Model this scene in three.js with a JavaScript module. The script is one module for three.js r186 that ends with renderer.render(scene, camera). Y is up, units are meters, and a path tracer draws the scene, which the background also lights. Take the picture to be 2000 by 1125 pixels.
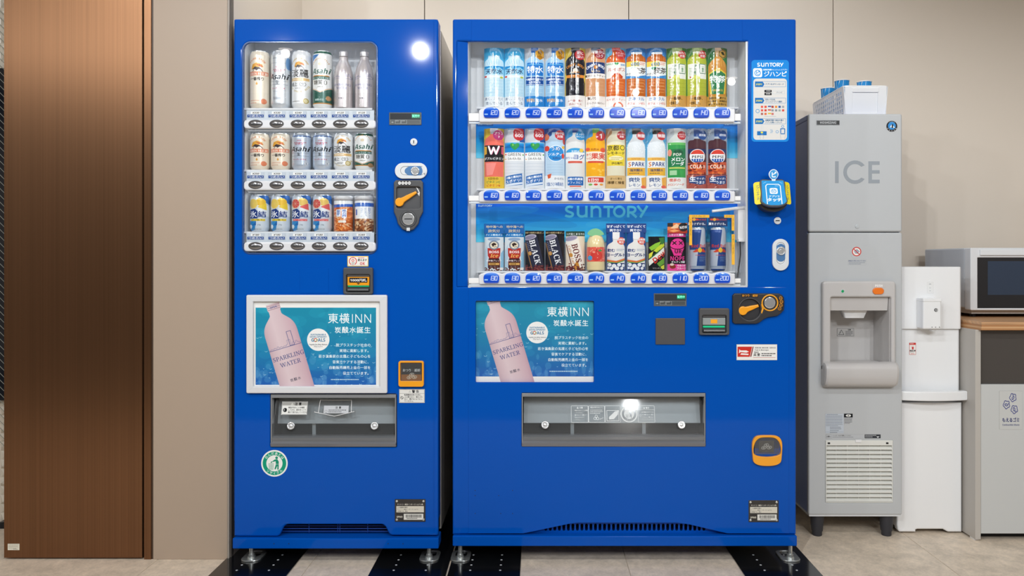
import * as THREE from 'three';
import { RoundedBoxGeometry } from 'three/addons/geometries/RoundedBoxGeometry.js';
import { mergeGeometries } from 'three/addons/utils/BufferGeometryUtils.js';
import { RectAreaLightUniformsLib } from 'three/addons/lights/RectAreaLightUniformsLib.js';

// ---------------------------------------------------------------- camera, exposure, lamps
// Metres, y up. z = 0 is the plane of the two machine fronts, the camera stands 2.65 m before it at a height of 1.02 m.
const F = 1531, EYE = 1.02, FAR = 2.65, CX = 1050, CY = 510;       // focal length and horizon of the photograph
const scene = new THREE.Scene();
scene.background = new THREE.Color(0x000000);
const camera = new THREE.PerspectiveCamera(2 * Math.atan(562.5 / F) * 180 / Math.PI, 2000 / 1125, 0.05, 30);
camera.position.set(0, EYE, FAR);
camera.lookAt(0, EYE, 0);
camera.setViewOffset(2000, 1125, 1000 - CX, 562.5 - CY, 2000, 1125);
const renderer = new THREE.WebGLRenderer({ antialias: true });
renderer.toneMapping = THREE.LinearToneMapping;
renderer.toneMappingExposure = 0.82;
renderer.shadowMap.enabled = true;
RectAreaLightUniformsLib.init();
const CEILING = 2.62;
const LAMP_COLOUR = new THREE.Color(0.94, 0.975, 1.0), LAMP = 7.8;      // candela of one downlight
const LAMP_SPOTS = [[-3.8, 3.25, 0.22], [-2.85, 3.25, 0.22], [-1.9, 3.25, 0.65], [-0.87, 3.18, 1], [0.8, 3.8, 1], [0.91, 4.6, 1], [1.69, 4.16, 1], [2.3, 3.7, 0.5], [-0.1, 1.75, 0.5], [1.5, 1.75, 0.35], [-1.7, 1.75, 0.5], [-0.8, -0.3, 0.09], [0.1, -0.3, 0.09], [1.0, -0.3, 0.09]];   // x, z, share of the full output; middle row added to even the light
const LED = 4.2;                                                      // radiance of the lamp strips in the displays

// ---------------------------------------------------------------- measuring, building and naming
// a measure (px, py) of the photograph on the plane z, in metres
const U = (px, z = 0) => (px - CX) * (FAR - z) / F, V = (py, z = 0) => EYE + (CY - py) * (FAR - z) / F;
const rnd = ((s) => () => { s = (s + 0x6d2b79f5) | 0; let t = Math.imul(s ^ (s >>> 15), 1 | s); t = (t + Math.imul(t ^ (t >>> 7), 61 | t)) ^ t; return ((t ^ (t >>> 14)) >>> 0) / 4294967296; })(77);
const taken = new Map();
function numbered(name) { const n = taken.get(name) ?? 0; taken.set(name, n + 1); return n ? name + '_' + String(n).padStart(3, '0') : name; }
const base = new Map();
function describe(o, label, category, group) { o.userData = { label, category }; if (group) o.userData.group = group; return o; }
function thing(name, [x, y, z], label, category, group) {
  const o = new THREE.Group(); o.name = numbered(name); o.position.set(x, y, z); scene.add(o); base.set(o, o.position);
  return describe(o, label, category, group);
}
function shadows(m) { m.castShadow = m.receiveShadow = true; return m; }
function part(parent, name, geo, mat, label) {                       // geo in world metres, kept relative to its thing's base
  const b = base.get(parent), m = shadows(new THREE.Mesh(geo.translate(-b.x, -b.y, -b.z), mat));
  m.name = name; parent.add(m); base.set(m, b);
  if (label) m.userData.label = label;
  return m;
}
function structure(name, parent = scene) {
  const o = new THREE.Group(); o.name = name; parent.add(o); base.set(o, new THREE.Vector3());
  if (parent === scene) o.userData = { kind: 'structure' };
  return o;
}
const merged = (...g) => mergeGeometries(g.flat().map((x) => { const n = x.index ? x.toNonIndexed() : x; for (const k of Object.keys(n.attributes)) if (!['position', 'normal', 'uv'].includes(k)) n.deleteAttribute(k); return n; }));
function box(x0, y0, z0, x1, y1, z1, r = 0) {
  const w = Math.abs(x1 - x0), h = Math.abs(y1 - y0), d = Math.abs(z1 - z0);
  const g = r ? new RoundedBoxGeometry(w, h, d, 3, Math.min(r, w / 2.01, h / 2.01, d / 2.01)) : new THREE.BoxGeometry(w, h, d);
  return g.translate((x0 + x1) / 2, (y0 + y1) / 2, (z0 + z1) / 2);
}
function rectPath(P, x0, y0, x1, y1, r) {                             // counter-clockwise rounded rectangle
  if (x0 > x1) [x0, x1] = [x1, x0]; if (y0 > y1) [y0, y1] = [y1, y0];
  r = Math.min(r, (x1 - x0) / 2 - 1e-5, (y1 - y0) / 2 - 1e-5);
  const p = new P();
  if (r <= 1e-6) { p.moveTo(x0, y0); p.lineTo(x1, y0); p.lineTo(x1, y1); p.lineTo(x0, y1); return p; }
  p.moveTo(x0 + r, y0); p.lineTo(x1 - r, y0); p.absarc(x1 - r, y0 + r, r, -Math.PI / 2, 0); p.lineTo(x1, y1 - r); p.absarc(x1 - r, y1 - r, r, 0, Math.PI / 2);
  p.lineTo(x0 + r, y1); p.absarc(x0 + r, y1 - r, r, Math.PI / 2, Math.PI); p.lineTo(x0, y0 + r); p.absarc(x0 + r, y0 + r, r, Math.PI, 1.5 * Math.PI);
  return p;
}
function plate(shape, z0, z1, bevel = 0.001, segments = 2, round = 10) {          // an outline in x and y, from z0 to z1, its edges rounded
  bevel = Math.min(bevel, (z1 - z0) / 2.02);
  return new THREE.ExtrudeGeometry(shape, { depth: z1 - z0 - 2 * bevel, bevelEnabled: true, bevelSize: bevel, bevelThickness: bevel, bevelOffset: -bevel, bevelSegments: segments, curveSegments: round }).translate(0, 0, z0 + bevel);
}
const M4 = (a, b, c, d, r, z) => [U(a, z), V(d, z), U(c, z), V(b, z), r];   // photo rectangle -> metres on plane z
function slab(a, b, c, d, r, z0, z1, bevel, holes = []) {              // rounded plate whose front is the photo rectangle a b c d (its measure taken on z1)
  const [x0, y0, x1, y1] = M4(a, b, c, d, r, z1), s = rectPath(THREE.Shape, x0, y0, x1, y1, Math.max(r, Math.min(bevel, (z1 - z0) / 2.02) * 1.1));
  s.holes.push(...holes);
  return plate(s, z0, z1, bevel);
}
function hole(a, b, c, d, r, z = 0) { const [x0, y0, x1, y1] = M4(a, b, c, d, r, z); return rectPath(THREE.Path, x0, y0, x1, y1, r); }
function poly(points, P = THREE.Shape) { const s = new P(); points.forEach(([x, y], i) => (i ? s.lineTo(x, y) : s.moveTo(x, y))); s.closePath(); return s; }
function curve(points, P = THREE.Shape) { const s = new P(); new THREE.CatmullRomCurve3(points.map(([x, y]) => new THREE.Vector3(x, y, 0)), true, 'centripetal').getPoints(points.length * 6).forEach((p, i) => (i ? s.lineTo(p.x, p.y) : s.moveTo(p.x, p.y))); return s; }
function rod(a, b, r0, r1 = r0, seg = 14) {
  const A = new THREE.Vector3(...a), B = new THREE.Vector3(...b), d = B.clone().sub(A);
  return new THREE.CylinderGeometry(r1, r0, d.length(), seg).applyQuaternion(new THREE.Quaternion().setFromUnitVectors(new THREE.Vector3(0, 1, 0), d.normalize())).translate((a[0] + b[0]) / 2, (a[1] + b[1]) / 2, (a[2] + b[2]) / 2);
}
function disc(px, py, rp, z0, z1, bevel = 0.0012, squash = 1) {        // round plate, radius in photo pixels
  const s = new THREE.Shape(); s.absellipse(U(px, z1), V(py, z1), rp * (FAR - z1) / F, rp * squash * (FAR - z1) / F, 0, Math.PI * 2);
  return plate(s, z0, z1, bevel, 2, 28);
}
function profile(points, x0, x1, bevel = 0) {                          // (z, y) outline drawn out along x
  const s = poly(points.map(([z, y]) => [-z, y]));
  return new THREE.ExtrudeGeometry(s, { depth: x1 - x0 - 2 * bevel, bevelEnabled: bevel > 0, bevelSize: bevel, bevelThickness: bevel, bevelOffset: -bevel, bevelSegments: 2 }).translate(0, 0, bevel).rotateY(Math.PI / 2).translate(x0, 0, 0);
}
const tube = (pts, r, seg = 40) => new THREE.TubeGeometry(new THREE.CatmullRomCurve3(pts.map((p) => new THREE.Vector3(...p))), seg, r, 10);

// ---------------------------------------------------------------- lettering: strokes of the characters the photograph shows, each point 100 x + y on a grid of 36, -1 lifts the pen
const GLYPHS = {
  "、": [1031,426], "。": [1026,824,523,226,230,432,832,1129,1026], "〈": [3301,2316,2318,3333,3434], "〉": [233,333,1317,301],
  "あ": [2232,2730,3027,3222,3119,2614,2014,1414,-1,1528,730,427,523,720,1017,1416,-1,1526,1725,2021,2414,-1,1408,1421,1528,1730,-1,1407,1503,1602,-1,1408,607,-1,1408,1407,-1,2806,1407,-1,2414,2511], "い": [606,622,828,1130,1529,1824,1720,-1,2507,2608,2913,3224], "う": [714,1612,2212,2614,2716,2822,2626,2030,1331,-1,1204,2505], "え": [531,1323,1622,1620,2215,2212,-1,3231,2331,2023,1622,-1,1203,2405,-1,2412,813],
  "お": [1302,1230,1231,830,528,426,822,1220,-1,2031,2630,2927,3020,2718,2417,1218,-1,1310,510,-1,1309,2008,-1,2707,3311], "か": [1230,1431,1831,2129,2320,2212,1910,412,-1,431,923,1211,-1,1502,1304,1211,-1,3320,3317,2808], "が": [1230,1431,1831,2029,2220,2213,1911,312,-1,232,431,726,1016,1111,-1,3006,2802,-1,3404,3200,-1,1303,1211,-1,2808,3319], "き": [822,827,1030,1632,2531,-1,615,2215,3014,3112,-1,2806,1907,707,606,-1,2022,2622,2314,-1,1903,2007,-1,2214,2007],
  "く": [2431,918,1015,1113,2404], "ぐ": [2331,1020,817,1113,2204,-1,2710,2913,-1,2311,2515], "け": [1732,2032,2131,2525,2620,2604,-1,704,513,524,630,-1,3310,3111,2611,-1,626,826,920,-1,1512,2612], "こ": [821,721,726,1230,2131,2930,-1,906,2606],
  "ご": [2929,2830,2331,1030,727,622,821,-1,3106,3006,2802,-1,3404,3201,-1,907,2607], "さ": [2631,1632,1030,827,820,-1,3107,3008,2109,609,-1,2209,2720,2020,-1,2003,2109], "し": [1004,1026,1230,1432,2032,2430,2927,3125,3123], "じ": [3024,2927,2331,1432,1231,1029,926,1004,-1,2410,2106,-1,2605,2808],
  "す": [2114,1514,1218,1221,1423,2124,-1,1031,1631,2126,2221,2103,-1,2024,2024,-1,2024,2024,-1,408,3208], "ず": [2014,1315,1117,1120,1223,1424,2024,-1,2008,2015,2120,2026,1431,1032,-1,2602,2805,2808,-1,2004,2008,-1,3204,3102,-1,308,2008,-1,2008,2008,-1,2008,3208], "た": [1923,1828,2130,2831,3230,-1,1209,1020,630,732,-1,2014,3114,3216,-1,409,1209,2008,-1,1402,1309], "だ": [3131,2030,1728,1724,-1,1110,919,531,-1,1403,1204,1209,-1,1908,1110,310,-1,2908,2705,-1,3306,3203,-1,3015,1915],
  "っ": [1530,2230,2627,3022,2917,2614,2014,717], "つ": [1429,2228,2923,3218,3012,2508,2008,413], "て": [2206,1615,1523,2029,2631,2830,-1,3106,408], "で": [2206,1516,1524,1828,2230,2631,2830,-1,2816,2613,-1,3215,3112,-1,408,3006],
  "と": [3030,1531,928,823,1019,1414,-1,2808,1714,1414,-1,1414,1004], "ど": [1415,822,726,828,1431,2830,-1,2609,1415,-1,3007,2804,-1,3405,3202,-1,1415,904], "な": [2424,1624,1425,1228,1330,1632,2132,2330,2427,2414,-1,3128,2726,2425,-1,1209,1113,524,-1,1908,1209,409,-1,2608,3212,-1,1403,1308], "に": [1622,1626,1829,2130,3229,-1,631,516,704,804,-1,921,826,627,-1,3007,1808],
  "の": [1806,1716,1326,1028,627,525,421,613,1108,1606,2206,2608,3012,3221,3025,2628,2230,1930], "は": [2623,1823,1624,1427,1530,1831,2331,2629,2604,-1,604,516,525,631,-1,2624,2925,3329,-1,3309,3210,2610,-1,922,826,627,-1,2611,1610], "ば": [2404,2525,2430,2231,1731,1430,1428,1426,1624,2523,-1,3228,2825,2525,-1,527,626,822,-1,604,417,532,-1,3006,2903,-1,3302,3405,-1,3110,1411], "ぱ": [2404,2525,2430,2231,1731,1430,1428,1426,1624,2523,-1,3001,2903,2905,3106,3406,3502,3300,3001,-1,3228,2825,2525,-1,527,626,822,-1,604,417,532,-1,3110,1411],
  "び": [2506,2614,2426,2230,1632,831,626,618,1207,-1,3220,2815,2614,-1,2903,3006,-1,3302,3405,-1,408,1506], "ぶ": [1030,1431,1831,2030,2124,1618,-1,1404,2108,2010,1911,-1,3112,2911,2808,-1,228,824,-1,2819,3228,-1,3410,3206], "ぷ": [2806,2809,2912,3112,3411,3408,3306,3005,2806,-1,1030,1431,1831,2030,2124,1618,-1,1404,2108,2010,1911,-1,228,824,-1,2819,3228], "へ": [422,421,1210,1509,1811,3227],
  "ほ": [2506,2529,2331,1831,1630,1528,1526,1724,2523,-1,704,516,525,631,-1,922,826,627,-1,3328,2825,2624,-1,3214,1614,-1,1606,3205], "ま": [1903,1930,1632,1132,830,728,826,1024,1923,-1,1924,2325,3029,-1,807,2008,3006,-1,2915,715], "み": [2820,1716,917,422,427,628,928,1026,1416,-1,3013,2919,2626,2131,1832,-1,2821,3222,3324,-1,1616,2005,905], "む": [1203,1220,1025,1130,1532,2630,2927,2822,-1,1214,715,517,420,624,1025,-1,1208,1807,1906,-1,3212,2708,-1,1208,408],
  "め": [1012,1609,2209,2811,3115,3222,3026,2630,2031,-1,1013,814,518,422,426,628,928,1524,-1,1522,1320,1013,806,805,-1,2109,1817,1522,-1,1726,1524,-1,2203,2209,-1,1524,1522], "も": [1219,1224,1329,1631,2232,2730,3025,3020,2817,2616,-1,418,1119,2119,-1,1403,1309,-1,508,1310,-1,2109,1309,-1,1219,1310,-1,1310,1309], "や": [1112,2408,3010,3213,3118,2820,2020,-1,2032,1831,1318,706,-1,1602,2006,-1,1113,416], "ゆ": [1320,1321,1624,2026,2526,3023,3218,3113,2809,2208,1808,1410,619,-1,626,514,606,705,-1,2026,2116,2108,-1,1926,1730,1432,-1,2008,2002],
  "よ": [1803,1828,1730,1332,931,629,527,625,923,1822,-1,3030,2425,1823,-1,1811,2910], "ら": [1230,1831,2530,2925,2920,2617,1916,1617,821,-1,2605,2406,1204,-1,1010,911,822], "り": [1432,2030,2525,2718,2610,2406,2005,1606,1112,913,-1,1003,821], "る": [522,1416,2115,2616,2818,3022,2926,2630,2132,1531,1229,1226,1424,1824,2127,2231,-1,905,2405,-1,1616,1514,-1,1416,2405],
  "れ": [3526,3428,3230,2830,2629,2812,2508,2109,1115,-1,1018,720,326,327,-1,1203,1018,1031,-1,1109,310], "ろ": [1615,2316,2717,2920,3024,2828,2530,1832,1231,-1,2305,2208,1514,1516,622,-1,1615,1515,-1,1615,1515,-1,1515,1515,-1,905,2505], "わ": [1115,2210,2811,3114,3220,3124,2728,2130,-1,1018,720,326,327,-1,1203,1018,1031,-1,1109,310], "を": [2930,1832,1431,1230,1224,1720,2019,-1,2025,2018,1916,1714,1014,-1,1502,1403,1407,-1,1207,1015,520,-1,1114,1114,-1,2018,3014,-1,2606,507],
  "ん": [3323,3226,2930,2331,2029,2020,1918,1617,1018,-1,1118,1118,-1,1218,1218,-1,1118,1218,-1,1118,1218,-1,1704,431], "ア": [630,1030,1526,1720,1812,-1,506,3106,3010,2316], "ィ": [2612,1818,-1,623,1818,-1,1818,1833], "イ": [2706,2012,2031,-1,2013,419],
  "ウ": [618,609,3009,3010,2819,2424,1630,1130,-1,1808,1803], "ェ": [1814,1830,-1,630,3030,-1,813,2813], "エ": [1808,1828,-1,608,3008,-1,428,3228], "オ": [2213,2014,1420,526,-1,2210,2230,2131,1631,-1,2210,510,-1,2210,2210,-1,2203,2210,-1,3210,2210],
  "カ": [510,3010,2922,2730,2630,2030,-1,1610,1516,1224,630,430,-1,1610,1603], "キ": [1610,2808,2807,-1,3118,522,423,-1,2032,1920,-1,1610,1820,-1,1503,1610,-1,512,1610], "ギ": [3118,3019,424,-1,2905,2702,-1,1510,1503,-1,1821,1610,-1,3304,3100,-1,2032,1821,-1,2708,412], "ク": [731,1131,2025,2618,2911,2908,1508,-1,417,815,1408,1508,-1,1508,1603,1902],
  "グ": [1408,2709,2712,2222,1827,832,632,-1,1408,418,-1,1408,1504,-1,3006,2803,-1,3404,3201], "ケ": [2210,2216,1924,1330,931,-1,1110,616,318,-1,1110,1203,1402,-1,3210,1110], "コ": [2930,2907,707,-1,628,2928], "ゴ": [608,2808,2832,-1,629,2829,-1,3000,3304,-1,2602,2805],
  "サ": [1431,1631,1830,2324,2418,2503,-1,1104,1120,1222,-1,3211,311], "シ": [530,930,2224,3016,3212,-1,1608,1104,-1,413,1116], "ジ": [731,1628,2323,3115,3112,-1,1608,1005,-1,2808,2604,-1,3002,3307,-1,1016,413], "ス": [2020,2511,2606,806,-1,2020,1028,530,-1,2020,3030],
  "ゼ": [3030,2931,2431,1631,1230,1204,-1,1214,2911,2716,2221,-1,2906,2803,-1,3404,3201,-1,216,1214], "ソ": [2906,2714,2222,1430,1030,-1,606,1014], "タ": [1702,1507,1112,517,317,-1,2221,1528,931,731,-1,2321,2715,2908,1507,-1,2221,1516,-1,2221,2321,-1,2321,2724], "ダ": [2802,3006,2808,2811,2617,2222,-1,632,832,1230,1826,2222,-1,318,616,1308,1408,-1,1408,1604,1703,-1,3404,3201,-1,2808,1408,-1,2906,2807,-1,2222,2222,-1,2222,2222,-1,1317,2222,-1,2222,2625],
  "チ": [931,1330,1626,1820,1816,-1,706,1906,2604,2905,-1,1806,1816,-1,416,3216], "ッ": [1132,1432,2226,2621,3012,-1,1019,813,-1,1817,1611], "ツ": [3106,2816,2422,1629,1230,930,-1,1605,1812,-1,815,507], "テ": [1914,1820,1626,1131,831,-1,2805,805,-1,414,3214],
  "ト": [1314,2015,2919,-1,1331,1304], "ド": [2820,1515,1214,-1,2804,3008,-1,2306,2609,-1,1204,1231], "ナ": [1904,1916,1822,1329,1031,831,-1,412,3212], "ネ": [608,2608,2611,1818,1819,-1,1819,524,323,-1,3224,2620,2420,-1,1819,1831,-1,1803,1808],
  "ハ": [3229,2818,2307,-1,1208,1019,429], "パ": [3404,3202,3002,2803,2806,2908,3308,3406,3404,-1,230,429,822,1208,1407,-1,2208,2922,3129,3130], "ヒ": [904,1028,1330,2530,3029,-1,915,2511,2810,2908], "ビ": [2928,2830,2430,1230,828,805,-1,2610,1614,816,-1,3205,3002,-1,2603,2806],
  "ピ": [2803,2706,2808,3008,3307,3405,3202,2902,2803,-1,2928,2830,2430,1230,828,805,-1,2610,1614,816], "フ": [930,1130,1529,2322,2715,2907,2806,606], "ブ": [2702,2904,2806,2811,2420,1728,1031,830,-1,607,2807,-1,3404,3100], "プ": [2808,3407,3506,3503,3401,3101,2902,2714,2223,1429,1031,830,-1,2807,607],
  "ボ": [1131,1632,1830,1804,-1,3212,3110,410,-1,3126,2618,-1,426,918,-1,3202,3305,-1,2703,2906], "ポ": [2801,2702,2706,2806,3206,3305,3302,3200,2801,-1,1131,1632,1830,1804,-1,3212,3110,410,-1,3126,2618,-1,426,918], "マ": [1823,2714,3010,3008,407,-1,1823,1826,2331,-1,918,1823], "ミ": [626,1026,2630,-1,2518,1215,815,-1,2808,1304,905],
  "メ": [2018,1226,830,530,-1,2018,2414,2705,-1,2018,1010,-1,2018,2018,-1,2018,2926], "モ": [1606,1628,1930,3130,-1,517,3217,-1,706,2906], "ャ": [2323,2817,2914,619,-1,1834,1832,1417,-1,1309,1210,1417], "ュ": [914,2414,2329,-1,630,3030],
  "ョ": [2732,2712,812,-1,1021,2721,-1,2630,830], "ヨ": [706,2906,2930,-1,2929,629,-1,817,2918], "ラ": [614,3014,2721,2226,1431,1230,-1,905,2804], "リ": [1430,1631,2029,2523,2616,2604,-1,904,919],
  "ル": [2005,2029,2627,3222,3320,-1,430,727,1021,1005], "レ": [3218,2424,1628,1030,904], "ロ": [630,607,3007,3030,-1,3028,628], "ン": [3210,3214,2422,1528,730,-1,1512,706],
  "・": [1817,1817], "ー": [3117,517], "一": [216,3416], "上": [3113,1613,-1,1602,1631,-1,231,3331],
  "中": [423,408,3208,3222,-1,3220,420,-1,1833,1802], "乗": [2023,2125,2628,3232,3431,-1,1624,830,332,231,-1,1824,1624,1522,422,-1,3002,2802,504,-1,1022,1009,-1,3222,1823,-1,2609,2622,-1,1803,1833,-1,409,3209,-1,3316,216], "乳": [414,1614,1616,1121,1132,733,-1,3426,3232,2432,2402,-1,1905,1805,1611,-1,2002,1801,403,-1,224,1124,-1,611,407,-1,1123,1922,-1,1110,1006], "事": [1813,713,708,2908,2913,1813,-1,1233,1733,1831,1801,-1,528,3028,2918,618,-1,204,3304,-1,3422,222],
  "京": [1820,820,812,2811,2820,1820,-1,1233,1832,1820,-1,1025,232,-1,3232,2726,-1,1806,1701,-1,306,3306], "代": [2212,2423,2730,3032,3232,3430,3426,-1,811,512,216,-1,1202,810,833,-1,2903,3206,-1,2102,2212,-1,1314,3411], "伊": [611,412,216,-1,2022,1828,1232,-1,1002,610,733,-1,1404,3104,3123,-1,1421,3121,-1,2021,2104,-1,1212,3412], "会": [3132,3030,2830,2728,2424,2324,-1,3412,3212,2810,1803,810,213,-1,1520,1422,829,831,-1,810,1012,2612,2810,-1,420,3220,-1,632,2830],
  "体": [3526,3426,3123,2310,-1,2210,2008,1208,-1,612,413,216,-1,2110,2211,2232,-1,633,611,901,-1,3408,2408,2210,-1,2210,2201,-1,1626,2826,-1,1225,2210], "使": [2319,1419,1411,3312,3219,2319,-1,1422,1928,2330,3233,3532,-1,1032,1233,1432,1928,-1,215,412,611,-1,2028,2223,2319,-1,1101,610,733,-1,1205,3405,-1,2301,2319], "倒": [3202,3231,2832,-1,117,313,512,-1,633,511,901,-1,2724,2704,-1,1213,1504,-1,1213,2212,-1,2427,1030,-1,1628,1616,-1,1204,2304,-1,2008,2314,-1,1120,2220], "傾": [2608,3308,3226,2026,2008,2608,-1,1533,1733,2230,2430,-1,1225,1524,1622,-1,3433,3030,2930,-1,118,213,512,-1,633,510,801,-1,2014,3314,-1,2020,3320,-1,1126,1225,-1,2603,2608,-1,1612,1212,-1,1802,3402,-1,1225,1205],
  "入": [1811,2012,2523,2827,3331,3434,-1,1811,1224,631,232,-1,1811,1707,1304], "兵": [1427,1227,433,232,-1,3002,2801,903,922,-1,2327,3232,-1,2411,2422,-1,3111,911,-1,3423,223], "内": [433,408,3208,3232,2633,-1,1802,1715,1420,925,-1,2724,1916,1715], "円": [433,404,3204,3231,3133,2633,-1,1818,1804,-1,418,3218],
  "冷": [2229,2822,2919,1418,-1,3413,3213,2911,2203,-1,2532,2229,1726,-1,1014,1411,2401,-1,609,303,-1,720,230,-1,2314,2012], "出": [605,615,2915,3005,-1,420,531,3131,-1,1830,1802,-1,3133,3120], "分": [513,815,2815,2824,2632,2333,1932,-1,1515,1422,1226,1029,433,-1,215,710,1202,-1,2402,3112], "別": [812,412,403,1602,1612,812,-1,832,1033,1532,1619,819,-1,2633,3133,3231,3202,-1,812,723,431,-1,2324,2306],
  "力": [409,3209,3121,2931,2633,2233,2032,-1,1602,1612,1420,1026,432], "助": [1810,3310,3131,3033,2532,-1,2410,2223,2028,1532,-1,428,403,1403,1426,-1,1411,411,-1,2401,2410,-1,1419,419,-1,1626,229], "動": [2733,3033,3231,3310,2010,1807,207,-1,1816,1712,312,321,1721,1816,-1,2501,2422,2029,1830,-1,1832,1830,-1,326,1826,-1,303,1702,-1,232,1830,-1,316,1816,-1,1002,1031], "却": [2827,3227,3225,3203,2303,2333,-1,1016,918,529,-1,1607,407,-1,430,1627,-1,1001,1016,-1,1716,216,-1,1830,1422],
  "厚": [1212,1207,3008,2916,1216,1212,-1,1633,2032,2124,2622,2720,-1,232,523,603,3303,-1,3012,1212,-1,826,3426,-1,1120,3020], "取": [2622,2822,3114,3205,2005,-1,2622,2522,2316,2105,-1,2622,2626,-1,518,1418,-1,2626,1932,-1,2626,3332,-1,510,1410,-1,1425,1825,-1,503,527,-1,202,1602,-1,1433,1403,-1,1426,228], "口": [532,505,3005,3032,-1,3029,529], "右": [225,819,1018,3018,3033,-1,1018,1308,-1,1031,3031,-1,1408,1601,-1,1033,1018,-1,3308,308],
  "告": [2933,2821,821,733,-1,902,806,411,211,-1,2931,731,-1,3006,806,-1,315,3315,-1,1815,1802], "味": [326,304,1004,1024,324,-1,2419,2621,3027,3330,-1,2420,2120,1726,1330,-1,2417,2516,3316,-1,2417,2216,1416,-1,2433,2417,-1,2417,2402,-1,3207,1607], "品": [1502,902,912,2712,2702,1502,-1,2133,2119,3219,3232,-1,1432,1419,419,433,-1,3231,2131,-1,1431,431], "商": [2633,3033,3132,3113,513,533,-1,1228,2428,2422,1222,1230,-1,1210,1108,1205,-1,2508,2313,-1,2216,2820,-1,1805,1801,-1,1020,1416,-1,3305,305],
  "喫": [2403,3303,3216,2917,2816,-1,324,924,904,304,327,-1,1032,1233,1830,2423,3323,-1,2324,2830,3233,3532,-1,2317,2611,2703,-1,2224,1223,-1,2009,1409,-1,1314,2114,-1,2104,1304,-1,2224,2220,-1,1718,1701], "地": [3428,3331,3232,1732,1630,1604,-1,2923,3222,3208,2410,-1,1614,2412,-1,1316,1615,-1,1110,210,-1,226,1222,-1,724,702,-1,2424,2401], "塩": [1710,1717,3017,3010,1710,-1,3232,3222,1522,1432,-1,1122,226,228,-1,1900,1311,210,-1,1705,3305,-1,2022,2032,-1,2622,2632,-1,1710,1409,-1,3432,1032,-1,602,624], "売": [3328,3232,2332,2222,-1,3221,3216,416,421,-1,1221,1225,1029,333,-1,611,3011,-1,1811,1801,-1,304,3304],
  "天": [232,332,1028,1424,1817,-1,1804,1817,2628,3132,3432,-1,1816,1916,3316,-1,316,1716,-1,404,3104], "奏": [1625,1628,1230,633,432,-1,1118,1220,2420,2518,-1,1118,422,223,-1,2028,2228,3132,-1,3422,3122,2518,-1,1825,1820,-1,1704,504,-1,1704,1709,-1,1704,1804,-1,1118,1214,-1,1801,1804,-1,1414,1609,-1,2414,2518,-1,3104,1804,-1,2925,725,-1,609,2909,-1,3314,214], "好": [2033,2532,2513,3007,3104,1804,-1,209,1409,1217,925,629,232,-1,509,320,924,-1,1429,925,-1,609,701,-1,1617,3417], "子": [1133,1832,1812,2606,2804,-1,604,2904,-1,218,3418],
  "定": [825,1330,1832,3332,3531,-1,410,405,1805,3205,3210,-1,1805,1701,-1,2922,1822,-1,232,825,-1,825,819,-1,1831,1813,-1,813,2813], "実": [309,404,3204,3209,3012,612,-1,2023,2026,2530,3133,3432,-1,1623,1526,1229,333,-1,1804,1801,-1,1817,1723,-1,1808,1817,-1,3323,323,-1,2917,717], "室": [308,304,1804,3304,3308,-1,1804,1801,-1,2616,2414,-1,2616,3018,-1,1410,918,-1,1821,1832,-1,624,3024,-1,232,3332,-1,710,2910,-1,2616,718], "家": [409,404,1804,3204,3209,-1,1433,1832,2027,2021,1614,-1,2021,2420,2418,3015,-1,3331,2826,2420,-1,217,518,1614,-1,1804,1701,1600,-1,324,823,1818,-1,431,2023,-1,1711,1614,-1,810,2810],
  "対": [3001,3030,2832,2432,-1,801,1004,1007,-1,232,430,1023,-1,1023,1428,1429,-1,414,920,1020,-1,1023,1020,1410,-1,2017,2322,-1,1607,207,-1,1910,3410], "専": [1819,619,609,3009,3019,1819,-1,2033,2432,2519,-1,928,1230,-1,224,3424,-1,614,3014,-1,304,3304,-1,1801,1819], "強": [2423,1623,1616,3216,3223,2423,-1,633,933,1031,1220,220,-1,220,412,1211,1203,203,-1,3027,3231,3534,-1,220,221,-1,2201,1710,-1,1710,3108,-1,3311,2804,-1,3231,1532,-1,2431,2412], "役": [1214,1413,1610,1702,2702,2812,3412,-1,1032,1233,1432,2228,-1,2328,2832,3233,3532,-1,220,416,616,-1,1001,901,208,-1,2328,2822,3018,-1,2228,1622,1518,-1,733,616,1010,-1,1318,3018,3217,-1,2328,2228],
  "心": [2624,2727,2632,2232,1232,1212,-1,514,226,428,-1,3013,3425,-1,1403,2209], "必": [2826,2632,1633,1332,1210,-1,1223,1622,2116,3004,-1,130,330,926,1226,-1,2007,1302,1202,-1,2914,3422,3325,-1,613,223], "快": [1232,1828,2220,2201,-1,3332,2828,2220,-1,3418,2318,2219,-1,1507,3107,3118,-1,1318,2218,-1,701,733,-1,308,216,-1,1212,1007], "意": [1227,1231,1333,2333,2432,2530,-1,2818,2814,814,823,2823,2818,-1,1623,1625,2027,-1,2926,3231,-1,818,2818,-1,1801,1803,-1,1204,1210,-1,627,332,-1,2404,2410,-1,310,3310,-1,3104,404],
  "所": [3302,2104,2022,1928,1632,-1,410,1410,1419,419,-1,1602,404,421,233,-1,2914,2933,-1,3414,2014], "扉": [232,524,604,3104,3110,610,-1,3328,2428,-1,1817,1017,-1,2417,3217,-1,1904,1801,-1,1828,828,-1,1022,1822,-1,3222,2422,-1,1814,1832,-1,2432,2414], "手": [932,1233,1633,1831,1803,-1,504,1803,2801,3002,-1,220,3420,-1,3112,512], "払": [2402,2303,1630,3228,-1,433,832,830,801,-1,1416,1318,819,-1,221,820,-1,3331,2818,-1,1308,308],
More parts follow.
